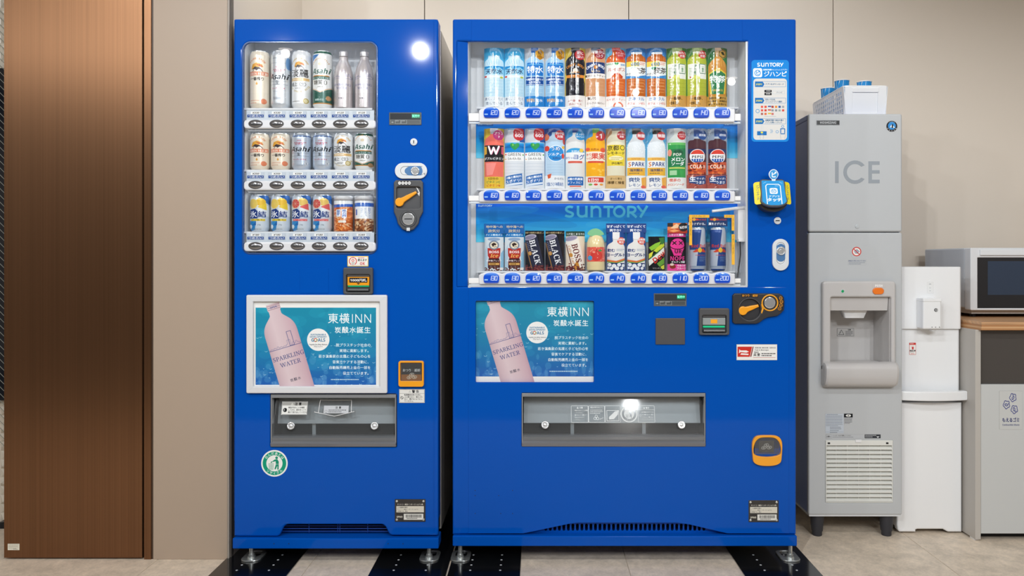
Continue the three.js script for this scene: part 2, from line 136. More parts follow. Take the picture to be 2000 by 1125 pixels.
  "択": [1432,1723,1803,3203,3216,1816,-1,3432,2827,2620,2516,-1,801,831,733,333,-1,820,220,-1,1417,819,-1,208,1308], "抹": [2318,1628,1330,1129,-1,3429,2518,2216,1616,-1,433,633,731,701,-1,3216,2616,2518,-1,2319,2420,2433,-1,1316,1218,719,-1,221,720,-1,208,1208,-1,2401,2418,-1,3407,1507], "掃": [2322,3321,3316,1416,1320,1421,2322,-1,3122,3130,2831,2730,-1,1602,3002,3111,1512,-1,1116,1018,718,-1,601,632,333,-1,1622,1630,-1,121,619,-1,3106,1606,-1,2316,2333,-1,208,1108], "援": [2630,3024,3022,1822,-1,3416,1416,1119,720,-1,3204,3005,2811,-1,2630,3233,3432,-1,1823,1430,1232,-1,2430,2232,1733,-1,601,632,333,-1,1608,1809,-1,2630,2430,-1,1403,3202,-1,1916,2011,-1,222,620,-1,1823,2430,-1,2308,2206,-1,1606,1611,-1,1916,1823,-1,3211,1411,-1,208,1108],
  "揺": [719,1218,1320,3420,-1,433,633,730,701,-1,1404,3002,3302,-1,2206,2310,-1,3206,2914,-1,720,221,-1,1710,1607,-1,3314,1514,-1,2414,2431,-1,1108,208,-1,1525,1533,-1,3233,3225,-1,1531,3231], "搾": [3307,3304,1404,1408,-1,1313,1513,2108,-1,2100,2301,2404,-1,718,1117,1218,-1,333,632,601,-1,2014,1917,-1,220,619,-1,2608,3212,-1,1422,1917,-1,2228,3228,-1,3223,2223,-1,1917,3317,-1,2217,2233,-1,208,1008], "支": [2027,2028,2430,3232,3432,-1,1727,1429,931,432,232,-1,2027,2620,2816,516,-1,816,1020,1727,-1,2027,1727,-1,3207,307,-1,1815,1802], "故": [2624,2722,2917,3108,-1,2624,2422,2012,2201,-1,429,1429,1418,-1,431,418,1418,-1,1632,2626,-1,3332,2626,-1,2624,2626,-1,2012,1418,-1,1608,208,-1,901,918,-1,2108,3408],
  "方": [1831,2133,2632,2826,2916,1316,-1,132,432,630,1123,1316,1308,-1,1808,1904,1801,-1,308,3308], "旅": [615,1315,1231,1033,732,-1,3210,3110,2014,2031,2629,-1,607,622,232,234,-1,2101,2005,1710,-1,3332,2825,2612,-1,3306,2006,-1,801,904,-1,2820,3317,-1,207,1407], "日": [732,704,2904,2932,-1,730,2930,-1,2917,717], "旨": [725,718,2918,2932,732,725,-1,3208,2912,712,610,601,-1,3004,2703,606,-1,2925,725],
  "更": [1821,621,608,3009,3021,1821,-1,232,732,1230,1229,-1,1821,1724,1429,-1,3432,2332,1229,-1,824,1229,-1,303,3303,-1,615,3015,-1,1821,1803], "有": [2333,2832,2913,1012,-1,1014,715,320,-1,1206,1014,1033,-1,2919,1019,-1,1501,1406,-1,2926,1026,-1,3306,306], "札": [3325,3427,3232,2232,2131,2101,-1,914,1215,1519,1520,-1,915,616,225,227,-1,902,909,-1,1609,909,-1,910,209,-1,910,909,-1,933,910], "材": [2910,3031,2932,2633,2232,-1,2913,2714,2222,1726,-1,226,616,814,-1,914,1214,1520,-1,3009,3002,-1,3009,2910,-1,3009,3409,-1,1809,2910,-1,909,901,-1,209,1409,-1,909,933],
  "東": [1822,3022,3010,610,622,1822,-1,3432,3232,2830,2225,2022,-1,232,332,929,1622,-1,3016,616,-1,304,3304,-1,1833,1801], "果": [1803,3003,2915,615,603,1803,-1,3431,3331,2426,2022,-1,1622,928,431,231,-1,609,3009,-1,1822,321,-1,3321,1822,-1,1833,1803], "柿": [3028,3227,3226,3214,1714,1727,-1,616,417,224,227,-1,714,1015,1218,1220,-1,708,701,-1,2301,2506,-1,1506,3406,-1,208,1208,-1,708,733,-1,2433,2406], "株": [715,516,224,226,-1,1219,1218,1014,813,-1,2419,2520,2533,-1,1617,2317,2418,-1,1613,1808,1903,-1,2418,2717,3417,-1,801,808,-1,3430,2618,-1,1808,3208,-1,2501,2518,-1,208,1208,-1,808,833,-1,1530,2418],
  "極": [1828,2227,2209,2805,2903,-1,1325,1311,1811,1822,1322,-1,1020,1018,915,614,-1,616,418,226,-1,3226,3223,3021,-1,3021,3211,2610,-1,1402,2903,-1,3019,2716,-1,1131,3431,-1,2626,3021,-1,208,1008,-1,601,633], "楽": [1817,2416,2304,1204,1216,1817,-1,3431,3232,2729,2225,2023,-1,232,332,929,1426,1523,-1,222,1522,1523,3322,-1,216,813,912,-1,304,808,-1,2410,1210,-1,2712,3316,-1,2608,3203,-1,1704,1801,-1,1817,1833], "横": [2416,3216,3226,1626,1616,2416,-1,3410,1410,1209,209,-1,226,517,716,-1,3433,2930,2730,-1,1232,1433,2030,-1,1221,1017,716,-1,833,816,-1,809,801,-1,716,709,-1,1621,3221,-1,2801,2810,-1,2001,2010,-1,1504,3304,-1,2410,2426], "機": [3429,3332,2932,2627,2420,-1,3120,3018,2816,2814,-1,1032,1330,1524,1518,-1,3008,2608,3001,-1,1018,816,614,-1,126,416,614,-1,2714,3008,3305,-1,1415,1608,1806,-1,1602,1308,1608,-1,615,633,-1,3124,2628,-1,1914,1415,-1,1408,1408,-1,1408,1408,-1,1408,1408,-1,2420,2201,-1,1932,2629,-1,1524,1826,-1,2016,1812,-1,208,908,-1,601,614,-1,3211,3415,-1,3314,2714,-1,3320,1220],
  "檬": [2119,2424,2530,2333,2033,1832,-1,3312,3309,1409,1412,-1,614,1016,1020,-1,3331,3028,2823,-1,226,419,618,-1,2424,2823,3220,-1,1232,2426,-1,1326,2222,-1,1422,2119,-1,1813,2913,-1,2117,2119,-1,209,1009,-1,1901,1906,-1,3417,1317,-1,3404,1304,-1,2701,2706,-1,633,601], "檸": [1307,1404,2404,3304,3307,-1,614,416,223,226,-1,2811,2712,2012,1909,-1,614,916,1019,1020,-1,1521,1616,3116,3221,-1,2426,2432,2033,-1,2621,2616,-1,608,601,-1,1609,1511,-1,2409,2206,-1,614,608,-1,2016,2021,-1,2404,2301,-1,633,614,-1,3008,3211,-1,208,1008,-1,1325,3325,-1,1221,3421], "止": [3214,1914,-1,809,831,-1,1931,1902,-1,231,3331], "気": [616,2716,2826,3032,3133,3432,3428,3327,-1,1426,1022,621,-1,1426,632,232,-1,213,610,1001,-1,1426,1526,-1,3205,904,-1,1920,1526,-1,2910,1010,-1,2131,1526],
  "水": [128,328,725,1214,1211,311,-1,3328,2622,2318,2316,1813,-1,1433,1732,1832,1802,-1,2316,3009], "氷": [229,429,824,1216,1214,314,-1,3429,3229,2623,2318,2316,1812,-1,1801,1831,1732,1233,-1,3108,2316,-1,1208,604], "沢": [1615,3215,3203,1603,1524,1329,1033,-1,3332,2726,2421,2315,-1,112,312,714,-1,822,432,-1,502,904], "法": [1631,2120,2217,-1,714,312,-1,922,432,-1,1631,3029,-1,904,502,-1,1508,3108,-1,2301,2317,-1,2824,3232,-1,3317,1317],
  "注": [433,432,922,-1,402,1004,-1,212,714,-1,2405,2101,-1,1308,3308,-1,2308,2332,-1,1420,3220,-1,1232,3432], "活": [1532,3132,3121,1521,1533,-1,402,904,-1,714,212,-1,922,432,-1,3412,1212,-1,3202,1504,-1,2321,2303], "海": [3119,3111,1611,1519,-1,2211,2214,2416,2419,-1,2428,2425,2122,2119,-1,721,822,432,-1,2433,2832,3028,-1,3328,1428,1419,-1,3028,3119,-1,615,213,-1,402,904,-1,3305,1605,-1,1211,1701,-1,3419,1119], "淡": [2301,2209,2012,1615,1215,-1,2316,2224,2028,1432,1032,-1,3432,3232,2831,2224,-1,3303,3104,2808,-1,3220,2825,2726,-1,1620,1424,1226,-1,431,822,-1,1308,1603,-1,714,212,-1,402,804,-1,2209,3316],
  "深": [3219,2519,2420,2220,2019,1219,-1,1207,1303,3203,3207,-1,3330,3029,2420,-1,2220,1429,1130,-1,3114,2608,-1,332,822,-1,402,804,-1,1908,1314,-1,714,212,-1,2216,2232], "清": [2633,3033,3031,3017,1418,1433,-1,212,614,-1,3027,1427,-1,1422,3022,-1,804,402,-1,432,822,-1,1308,3108,-1,1113,3413,-1,3204,1204,-1,2202,2213], "減": [3426,3430,3232,3031,2826,2601,-1,1626,2225,2218,1618,1628,-1,832,1224,1207,3407,-1,2823,3021,3213,-1,804,402,302,-1,614,312,112,-1,332,722,-1,1612,2212,-1,2032,2826,-1,3304,3001], "温": [1408,1402,3002,3014,1414,1408,-1,1332,1320,3120,3232,-1,432,431,822,-1,402,904,-1,714,212,-1,3008,1408,-1,2520,2532,-1,1920,1932,-1,1032,3432],
  "演": [3308,3204,1204,1208,1410,3010,-1,3121,3126,1326,1316,3115,3121,-1,1929,1232,1032,-1,3432,2729,2529,-1,212,614,-1,804,402,-1,2204,2101,-1,822,431,-1,2210,2226,-1,1321,3121], "澄": [2723,1423,1417,3016,3023,2723,-1,1207,1811,2711,3307,-1,1115,1511,1610,-1,432,431,821,-1,1302,2002,1710,-1,2723,2826,2632,-1,312,614,-1,3003,2605,-1,2910,3414,-1,805,502,-1,1726,1832,-1,2810,2401,-1,1132,3432], "濃": [2424,2527,2829,2931,3333,3532,-1,1308,1403,3203,3212,1412,1308,-1,3416,1316,1225,1032,-1,806,804,402,-1,1824,1832,2431,-1,212,614,-1,3326,2829,-1,332,822,-1,3220,1620,-1,2601,2612,-1,3424,1224,-1,1308,3208,-1,2012,2001], "炭": [2124,1630,1132,832,-1,2124,2630,3232,3432,-1,502,507,3007,3002,-1,328,822,1014,-1,2824,3020,3120,-1,2217,2124,-1,1324,1520,-1,1802,1807,-1,1210,1113,-1,3313,313],
  "焙": [3132,3122,1722,1732,3132,-1,623,924,1128,-1,233,623,701,-1,2405,2401,-1,1808,1912,-1,1208,1014,-1,3008,2716,-1,308,216,-1,1416,3416,-1,1505,3305], "無": [901,706,210,-1,233,628,-1,3027,3333,-1,2332,2228,-1,1432,1428,-1,2123,2105,-1,1405,1423,-1,2805,2823,-1,706,823,-1,223,3323,-1,3214,414,-1,3205,805], "然": [222,423,919,1609,1604,904,-1,2509,2613,2218,1822,1524,-1,2513,2714,3020,3323,-1,213,904,902,1000,-1,1432,1428,-1,2927,3332,-1,1017,614,-1,2228,2332,-1,727,233,-1,2602,2609,-1,3205,3002,-1,1411,909,-1,1909,3309], "煎": [524,510,1610,1624,1224,-1,3010,3023,3024,2624,-1,2700,2502,2405,-1,233,432,628,-1,1105,1102,1001,-1,1432,1429,-1,3333,3028,-1,2311,2320,-1,1619,519,-1,2333,2228,-1,1614,514,-1,205,3405],
  "熱": [3418,3423,3224,3122,3006,2006,-1,2406,2316,1924,1522,224,-1,2316,2516,2718,-1,3534,3333,3028,-1,2314,2012,-1,1432,1429,-1,612,214,-1,233,728,-1,2228,2332,-1,1312,1714,-1,2401,2406,-1,208,1608,-1,318,1618,-1,1023,1015,-1,403,1503,-1,1001,1008], "爽": [1802,1818,2326,2629,3032,3432,-1,332,1128,1424,1818,-1,2821,2524,2324,2225,-1,215,415,812,-1,1214,912,510,-1,2821,2821,-1,2821,3018,-1,2821,3124,-1,2712,2410,-1,2712,2315,-1,2712,2812,-1,3009,2812,-1,424,722,-1,3014,2812,-1,2324,2424,-1,722,419,-1,722,822,-1,1109,912,-1,2419,2821,-1,1024,822,-1,1018,822,-1,206,3306], "特": [1318,1219,820,-1,2912,2932,2433,-1,821,222,-1,2128,1824,-1,1620,3420,-1,214,404,-1,3412,1512,-1,309,1209,-1,801,833,-1,3205,1705,-1,2401,2412], "献": [1533,1732,1832,1811,1011,312,333,-1,3332,3025,2820,2719,2701,-1,2719,2620,2427,2132,-1,1220,1315,1414,-1,2712,3411,-1,3307,3003,-1,2111,2711,-1,714,817,-1,1031,1020,-1,625,1425,-1,1805,205,-1,1001,1011,-1,620,1420],
  "現": [3208,3202,1702,1721,3221,3208,-1,2721,2732,3333,3429,-1,2021,2026,1830,1233,-1,227,1224,1422,-1,1715,3215,-1,1708,3208,-1,314,1214,-1,803,825,-1,203,1203], "甘": [919,2619,-1,930,2630,-1,2632,2602,-1,902,933,-1,208,3308], "生": [902,808,314,-1,232,3332,-1,1802,1832,-1,620,3020,-1,3208,708], "産": [1312,1310,1107,1204,-1,3312,512,426,233,-1,822,1219,1216,1416,-1,2412,2509,2707,-1,1804,1701,-1,832,3332,-1,1226,3026,-1,1219,3019,-1,2016,2032,-1,404,3204],
  "用": [2332,2533,3132,3104,604,622,428,232,-1,622,3122,-1,612,3112,-1,1804,1832], "番": [619,821,832,2932,2921,3019,-1,2112,2315,3019,3320,3520,-1,220,320,619,1314,1412,-1,1011,1008,906,904,-1,2706,2509,2511,-1,821,2921,-1,1821,1832,-1,2926,826,-1,1803,1818,-1,3002,504,-1,311,3311], "症": [432,724,805,3405,-1,208,414,-1,3221,2321,-1,222,820,-1,2105,2001,-1,1432,1419,-1,2312,2332,-1,1312,3212,-1,1032,3432], "確": [528,1228,1214,514,-1,1508,1604,3304,3308,-1,1833,1814,2012,2205,-1,222,220,419,-1,1216,1516,1815,-1,704,418,531,-1,2609,2713,-1,2404,2501,-1,3225,1825,-1,3432,1832,-1,204,1204,-1,3219,1819,-1,2613,2632,-1,2012,3213],
  "社": [817,1219,1320,1323,-1,833,817,1208,207,-1,221,618,818,-1,802,904,-1,1532,3432,-1,2532,2501,-1,1613,3313], "禁": [1904,2404,2606,2704,3204,-1,1132,1333,1832,1824,-1,907,412,213,-1,1027,432,232,-1,1008,1208,1510,-1,2606,2614,-1,2606,1912,-1,1504,1004,-1,3232,2627,-1,718,2918,-1,1004,905,-1,1004,1001,-1,905,304,-1,2606,3313,-1,2606,2601,-1,323,3323,-1,1014,905], "種": [2422,1622,1612,3212,3222,2422,-1,3402,1603,1202,803,204,-1,226,618,816,-1,816,1118,1322,-1,817,833,-1,3408,1508,-1,3217,1617,-1,3432,1432,-1,3327,1627,-1,816,803,-1,1312,212,-1,2432,2402], "立": [2131,2613,2813,-1,1326,1013,-1,1701,1806,-1,3208,408,-1,3331,231],
  "策": [3331,2830,1824,1525,730,432,231,-1,2725,3024,3017,617,624,-1,1806,1604,604,-1,1833,1808,2201,-1,1009,1004,-1,2708,2604,-1,3304,2104,-1,800,308,-1,312,3312], "糖": [3232,3225,1925,1932,3232,-1,2020,3220,3210,2010,-1,3405,1605,1522,1232,-1,228,520,619,-1,1124,1021,619,-1,714,701,-1,1203,1010,-1,310,204,-1,733,719,-1,614,619,-1,2505,2401,-1,3415,1615,-1,214,1114,-1,2508,2525], "素": [1719,1621,1122,1024,-1,2617,1819,1018,719,-1,1824,1832,1433,-1,132,332,1128,-1,1118,1515,1613,-1,3225,2923,425,-1,2621,2823,-1,2428,3232,-1,608,3008,-1,213,3413,-1,3204,404,-1,1801,1812], "結": [1832,3232,3221,1821,1832,-1,312,409,801,901,-1,222,420,1208,-1,1216,1321,1422,-1,325,232,33,-1,420,1219,-1,812,312,-1,832,825,-1,1224,1330,-1,1714,3214,-1,2414,2402,-1,1606,3306],
  "給": [3211,2913,2013,1812,-1,1833,1820,3120,3233,-1,3413,2403,1812,1613,-1,1219,420,222,-1,420,418,1207,-1,1329,1224,-1,801,312,-1,519,419,-1,519,519,-1,519,519,-1,232,326,-1,419,519,-1,3231,1831,-1,831,825,-1,812,312,-1,1215,1321], "翼": [1220,2920,2913,712,620,1220,-1,2408,2406,2104,2102,-1,705,504,502,-1,233,533,1430,-1,1902,3202,3209,-1,1509,1402,202,-1,1228,1228,-1,1228,1230,-1,2428,2430,-1,1506,310,-1,228,1228,-1,1812,1820,-1,1228,3428,-1,616,2916,-1,2230,3433,-1,1909,3206,-1,2420,2428,-1,3224,324,-1,1220,1228], "肪": [2533,2933,3131,3216,2216,-1,232,420,402,1202,1232,-1,2208,2219,1829,1632,833,-1,2401,2405,-1,1220,420,-1,1211,411,-1,1608,3408], "脂": [233,422,402,1202,1230,1132,833,-1,3409,3312,3213,1913,1811,1801,-1,1825,1819,3219,3232,1832,1825,-1,3225,1825,-1,3104,1807,-1,1220,420,-1,1211,411],
  "脱": [2718,3218,3208,1708,1718,2718,-1,234,232,423,402,1202,1232,-1,2718,2832,3432,3428,-1,2118,2027,1632,833,-1,1901,2105,2008,-1,2808,2806,3101,-1,1220,420,-1,1211,411], "臓": [3106,3408,3411,1411,1425,1232,-1,232,324,402,902,932,733,-1,2701,3028,3232,3432,3428,-1,1824,2524,2520,1820,-1,3024,3223,3317,-1,2730,2529,1829,-1,2515,1815,1831,-1,320,920,-1,2215,2220,-1,2224,2229,-1,911,411,-1,2533,3028,-1,3404,1304,-1,1901,1906], "自": [3033,3006,606,633,-1,1606,1702,1800,-1,631,3031,-1,3023,623,-1,3014,614], "若": [1314,1022,327,127,-1,1021,3022,3033,-1,3031,1031,-1,1514,1610,-1,1022,1033,-1,2401,2408,-1,214,3414,-1,304,3304,-1,1101,1108],
  "茶": [218,318,717,1809,2816,3218,3418,-1,1816,1832,1733,1433,-1,331,531,1025,-1,2828,2425,-1,721,2821,-1,2508,2502,-1,1101,1108,-1,3305,305], "菌": [532,3132,3110,510,532,-1,920,1620,1721,2020,2720,-1,1721,1126,827,-1,2627,1921,-1,2614,1015,-1,2401,2406,-1,203,3303,-1,1101,1106,-1,1815,1828], "蜂": [2204,3004,2908,2612,2214,1616,1316,-1,321,308,1208,1309,1609,2204,2201,-1,2612,3115,3515,-1,1532,1431,1224,-1,1309,1319,319,-1,2412,2006,-1,1824,3124,-1,1819,3219,-1,231,1329,-1,1628,3428,-1,2533,2516,-1,829,802], "蜜": [2626,726,720,2920,2926,2626,-1,216,416,1214,2515,2613,-1,307,304,3204,3207,-1,2606,1513,1414,-1,2626,2628,2931,-1,1504,1506,1808,-1,3233,3031,432,-1,1804,1801,-1,2709,3212,-1,512,709,-1,1214,1209,-1,1818,1832],
  "衛": [1919,1218,1213,2313,2318,1919,-1,3114,3131,3032,2733,-1,2409,809,515,633,-1,515,316,119,-1,1223,1229,2529,-1,2209,2204,1204,-1,1604,1509,-1,2703,3303,-1,208,801,-1,1603,1601,-1,2713,3413,-1,1919,1933,-1,2423,1023], "補": [1533,1513,3212,3232,3033,-1,2801,3304,3306,1406,-1,732,618,1008,208,-1,618,419,222,-1,1018,618,-1,1018,1216,-1,1018,1122,-1,704,602,-1,3225,1525,-1,1519,3219,-1,2401,2432], "認": [2022,2132,2932,3029,2927,-1,331,1231,1222,322,332,-1,1802,3302,3214,3016,2715,-1,1716,2212,2406,2502,-1,2624,2420,-1,207,1307,-1,3122,3429,-1,1906,1610,-1,317,1217,-1,1530,1723,-1,804,601,-1,312,1212], "誕": [331,931,922,322,333,-1,1628,2432,3432,3532,-1,1628,1914,1414,1314,-1,1402,1803,1414,-1,1419,1422,1625,-1,3326,2326,2311,-1,317,817,-1,1628,1332,-1,604,501,-1,1007,207,-1,2914,3314,-1,312,812,-1,3402,2204,-1,2803,2826],
  "謝": [2021,1420,1405,2105,2120,2022,-1,2022,2122,2132,2033,1833,-1,333,422,922,931,431,-1,3201,3232,2833,-1,2515,2722,-1,601,604,-1,1007,207,-1,2022,2021,-1,2022,1229,-1,2022,2022,-1,1801,1705,-1,412,912,-1,2116,1416,-1,2110,1410,-1,417,917,-1,3409,2509], "警": [1818,1816,1514,1214,1113,413,410,-1,2428,828,732,2832,2828,2428,-1,2611,2412,2014,-1,1514,1606,606,-1,3514,3114,2811,-1,2811,3007,3104,-1,410,1109,1113,-1,2401,2206,2008,-1,409,606,602,-1,2611,2206,-1,2611,2811,-1,2925,725,-1,409,110,-1,409,410,-1,2822,722,-1,2304,3404,-1,3318,318,-1,202,1802], "豊": [2426,2826,2821,721,826,2426,-1,1413,3013,3004,604,612,1413,-1,2426,2429,2332,-1,1232,1226,-1,3317,317,-1,3432,232,-1,2212,2201,-1,608,3008,-1,1413,1401], "貢": [722,727,2827,2913,713,722,-1,1430,433,232,-1,718,2918,-1,2922,722,-1,3433,2230,-1,1803,1808,-1,208,3308,-1,3002,602],
  "販": [1028,1230,1431,1626,1813,1804,3402,-1,1216,1223,323,402,1202,1216,-1,1813,3213,3020,2626,-1,2013,2220,2626,-1,2032,2627,-1,332,528,-1,3432,2627,-1,2626,2627,-1,310,1210,-1,316,1216], "質": [723,827,2827,2814,814,723,-1,311,508,502,1501,-1,3201,2002,2007,1811,-1,2806,2811,-1,1211,1206,-1,2230,3233,-1,333,1330,-1,2818,718,-1,2823,723,-1,2006,3406,-1,506,1606], "贅": [821,817,2817,2828,828,821,-1,3515,3315,3014,2611,-1,811,1511,1415,1115,-1,2131,2430,3133,3533,-1,208,1908,2206,2400,-1,215,414,811,-1,1814,2014,2611,-1,3004,3006,2611,-1,232,533,1430,-1,1230,1228,-1,2429,2430,-1,2825,825,-1,2206,2611,-1,2611,2611,-1,811,808,-1,2821,821,-1,2304,3404,-1,1602,302,-1,1002,1008,-1,405,1605], "超": [2217,2017,2026,3226,3217,2217,-1,426,1030,1232,3332,3531,-1,212,1612,1914,2210,2402,-1,1902,3302,3112,2712,-1,232,426,418,-1,1520,1020,-1,1012,929,-1,1505,305,-1,912,901],
  "転": [921,321,310,1510,1521,921,-1,3230,1931,2418,2515,-1,2004,3204,-1,316,1516,-1,1605,205,-1,3415,1915,-1,3433,3023,-1,1626,226,-1,933,901], "辛": [1216,1212,1009,-1,2416,2609,2506,-1,1701,1806,-1,2609,2708,-1,1816,1833,-1,216,3316,-1,3106,506,-1,424,3224], "返": [3402,3102,1504,1417,1226,-1,1626,1726,2026,2521,-1,728,1532,3332,3431,-1,1510,3010,3014,2621,-1,728,715,215,-1,707,403,-1,728,232,-1,3126,2621,-1,2521,2016,-1,2521,2621], "選": [1206,2006,2002,1202,1210,1311,2011,2110,-1,3410,3311,2511,2410,2402,3202,3206,2406,-1,729,1732,3032,3431,-1,1228,1428,2025,-1,729,716,216,-1,232,729,-1,2625,3228,-1,302,707,-1,1822,1814,-1,3422,1122,-1,3217,1217,-1,2622,2614],
  "部": [2828,3128,3326,3321,2914,3303,2403,2433,-1,432,522,1822,1831,431,-1,1416,1708,-1,713,608,-1,1001,1105,-1,216,1916,-1,305,1805], "都": [2627,2828,3128,3326,3320,2915,3304,2303,2333,-1,818,1719,1731,631,-1,405,1405,1607,-1,221,818,1112,-1,624,1724,-1,620,633,-1,1412,1902,-1,1012,1001,-1,1912,212], "酸": [2008,2106,2401,2601,-1,2728,3024,3120,2320,-1,220,420,617,609,-1,1432,1409,209,233,-1,2728,3232,3532,-1,1817,2312,2411,-1,1419,1018,1009,-1,1632,1932,2628,-1,2008,3107,-1,2728,2628,-1,224,1424,-1,230,1430,-1,2222,1824,-1,2222,2628,-1,609,602,-1,3316,2912,-1,1009,1002,-1,2802,3309,-1,2222,2417,-1,202,1502], "金": [3412,3312,2810,1802,1703,810,312,112,-1,2924,2724,2528,2329,-1,810,1012,2612,2810,-1,824,1029,-1,3120,420,-1,1812,1832,-1,332,3332],
  "門": [2532,3033,3231,3203,2103,2114,3214,-1,433,403,1402,1414,414,-1,2108,3208,-1,1408,408], "開": [2833,3133,3231,3202,2102,2113,3213,-1,433,402,1502,1413,413,-1,1424,1328,1231,-1,408,1508,-1,1424,1418,-1,2108,3208,-1,2218,2232,-1,924,2724,-1,2618,1018], "防": [333,303,1203,913,1218,1223,1124,825,-1,2433,2933,3031,3116,2016,-1,1232,1530,1923,2016,2007,-1,2301,2404,2407,-1,1407,3307], "限": [433,402,1102,1203,912,1216,1222,1024,723,-1,1716,3116,3103,1703,1732,2430,-1,2316,2420,2727,3030,3432,-1,2725,3321,-1,1710,3110],
  "音": [832,2832,2819,819,832,-1,1804,1801,1600,-1,2504,2608,2413,-1,825,2825,-1,1008,1213,-1,3204,404,-1,3313,213], "願": [1208,809,820,1620,1709,1208,-1,2120,2226,3326,3208,2109,2120,-1,1702,403,422,232,-1,1033,1232,1220,-1,2430,2032,1833,-1,3433,3030,2930,-1,2114,3314,-1,814,1714,-1,2703,2608,-1,1624,1829,-1,630,825,-1,3320,2120,-1,1208,1203,-1,3402,2002], "食": [1830,832,811,908,1802,2810,3311,3510,-1,2810,2722,2924,2428,-1,211,312,910,-1,3032,2428,1726,-1,2716,816,-1,1811,1607,-1,822,2722,-1,2711,911], "飲": [422,1422,1412,412,431,1328,-1,1226,1532,1732,2228,2621,-1,3432,3029,2722,2621,2613,-1,1814,1914,2208,2301,-1,3215,3308,2208,-1,210,208,1100,-1,1607,1002,-1,1417,417,-1,908,1012],
  "香": [1410,1412,1015,618,320,219,-1,2110,2212,2515,3118,3419,-1,821,2820,2832,832,821,-1,604,1803,2702,3002,-1,826,2826,-1,1803,1810,-1,618,821,-1,1817,1810,-1,1810,1810,-1,1810,3310,-1,210,1810], "高": [1715,915,810,909,2810,2715,1715,-1,2632,2833,3232,3219,419,433,-1,1129,1224,2424,2429,1129,-1,1804,1801,-1,205,3305], "麗": [410,506,1506,1510,1811,1813,-1,2222,2231,2333,3333,3430,-1,2110,2206,3206,3210,-1,422,3222,3218,518,-1,233,426,514,3314,-1,1832,1032,1022,-1,908,1010,-1,3302,2002,-1,2710,2608,-1,2228,3426,-1,1602,302,-1,1027,1827,-1,1414,1422,-1,2314,2322], "麦": [2028,2130,2632,3233,3532,-1,2028,1628,1530,533,232,-1,2028,2622,2620,1220,-1,1415,1220,324,-1,1021,1628,-1,3009,609,-1,3204,404,-1,1815,1801,-1,3415,215],
  "！": [829,829,-1,805,821],
};
function jp(c, text, x, y, size, { w = 0.1, col = '#000', align = 'center', sx = 1, sp = 0, font = 'sans-serif', bold = true, italic = false, vertical = false, slant = 0 } = {}) {
  c.save(); c.translate(x, y); c.transform(sx, 0, -slant * sx, 1, 0, 0);
  c.strokeStyle = c.fillStyle = col; c.lineWidth = size * w; c.lineCap = 'round'; c.lineJoin = 'round'; c.textBaseline = 'middle'; c.textAlign = 'left';
  c.font = (italic ? 'italic ' : '') + (bold ? 'bold ' : '') + size + 'px ' + font;
  const runs = vertical ? [...text] : text.match(/[\u2000-\uffff]|[^\u2000-\uffff]+/g) ?? [];
  const widths = runs.map((t) => (GLYPHS[t] ? size : c.measureText(t).width) + sp), total = widths.reduce((a, b) => a + b, 0) - sp;
  let at = vertical ? 0 : align === 'center' ? -total / 2 : align === 'right' ? -total : 0;
  runs.forEach((t, i) => {
    const gx = vertical ? -size / 2 : at, gy = vertical ? at : -size / 2;
    if (GLYPHS[t]) {
      let down = false; c.beginPath();
      for (const n of GLYPHS[t]) { if (n < 0) { down = false; continue; } const px = gx + (Math.floor(n / 100) + 0.5) / 36 * size, py = gy + (n % 100 + 0.5) / 36 * size; down ? c.lineTo(px, py) : c.moveTo(px, py); down = true; }
      c.stroke();
    } else c.fillText(t, gx, vertical ? at + size / 2 : 0.04 * size);
    at += vertical ? size + sp : widths[i];
  });
  c.restore();
}
const fill = (c, col, x, y, w, h) => { c.fillStyle = col; c.fillRect(x, y, w, h); };
function ball(c, col, x, y, r, ry = r) { c.fillStyle = col; c.beginPath(); c.ellipse(x, y, r, ry, 0, 0, 7); c.fill(); }
function ring(c, col, x, y, r, lw) { c.strokeStyle = col; c.lineWidth = lw; c.beginPath(); c.arc(x, y, r, 0, 7); c.stroke(); }
function path(c, col, pts, close = true) { c.fillStyle = col; c.beginPath(); pts.forEach((p, i) => (i ? c.lineTo(...p) : c.moveTo(...p))); if (close) c.closePath(); c.fill(); }
function line(c, col, lw, ...pts) { c.strokeStyle = col; c.lineWidth = lw; c.lineCap = 'round'; c.lineJoin = 'round'; c.beginPath(); pts.forEach((p, i) => (i ? c.lineTo(...p) : c.moveTo(...p))); c.stroke(); }
function rr(c, col, x, y, w, h, r, stroke) { c.beginPath(); c.roundRect(x, y, w, h, r); if (stroke) { c.strokeStyle = col; c.lineWidth = stroke; c.stroke(); } else { c.fillStyle = col; c.fill(); } }
function small(c, col, x, y, w, n, step, h) { for (let k = 0; k < n; k++) { let at = x; const end = x + w * (k === n - 1 ? 0.7 : 0.95); while (at < end) { const l = h * (0.6 + rnd() * 0.7); fill(c, col, at, y + k * step, l * 0.8, h * 0.75); at += l * 1.15; } } }  // lines of print too small to read
function heart(c, col, x, y, s) { c.fillStyle = col; c.beginPath(); c.moveTo(x, y + s); c.bezierCurveTo(x - s * 1.7, y - s * 0.2, x - s * 0.9, y - s * 1.2, x, y - s * 0.45); c.bezierCurveTo(x + s * 0.9, y - s * 1.2, x + s * 1.7, y - s * 0.2, x, y + s); c.fill(); }
function arcText(c, text, x, y, r, a0, a1, size, col, opt = {}) { const ch = [...text]; ch.forEach((t, i) => { const a = a0 + (a1 - a0) * (ch.length > 1 ? i / (ch.length - 1) : 0.5); c.save(); c.translate(x + Math.cos(a) * r, y + Math.sin(a) * r); c.rotate(opt.inside ? a - Math.PI / 2 : a + Math.PI / 2); jp(c, t, 0, 0, size, { col, ...opt }); c.restore(); }); }
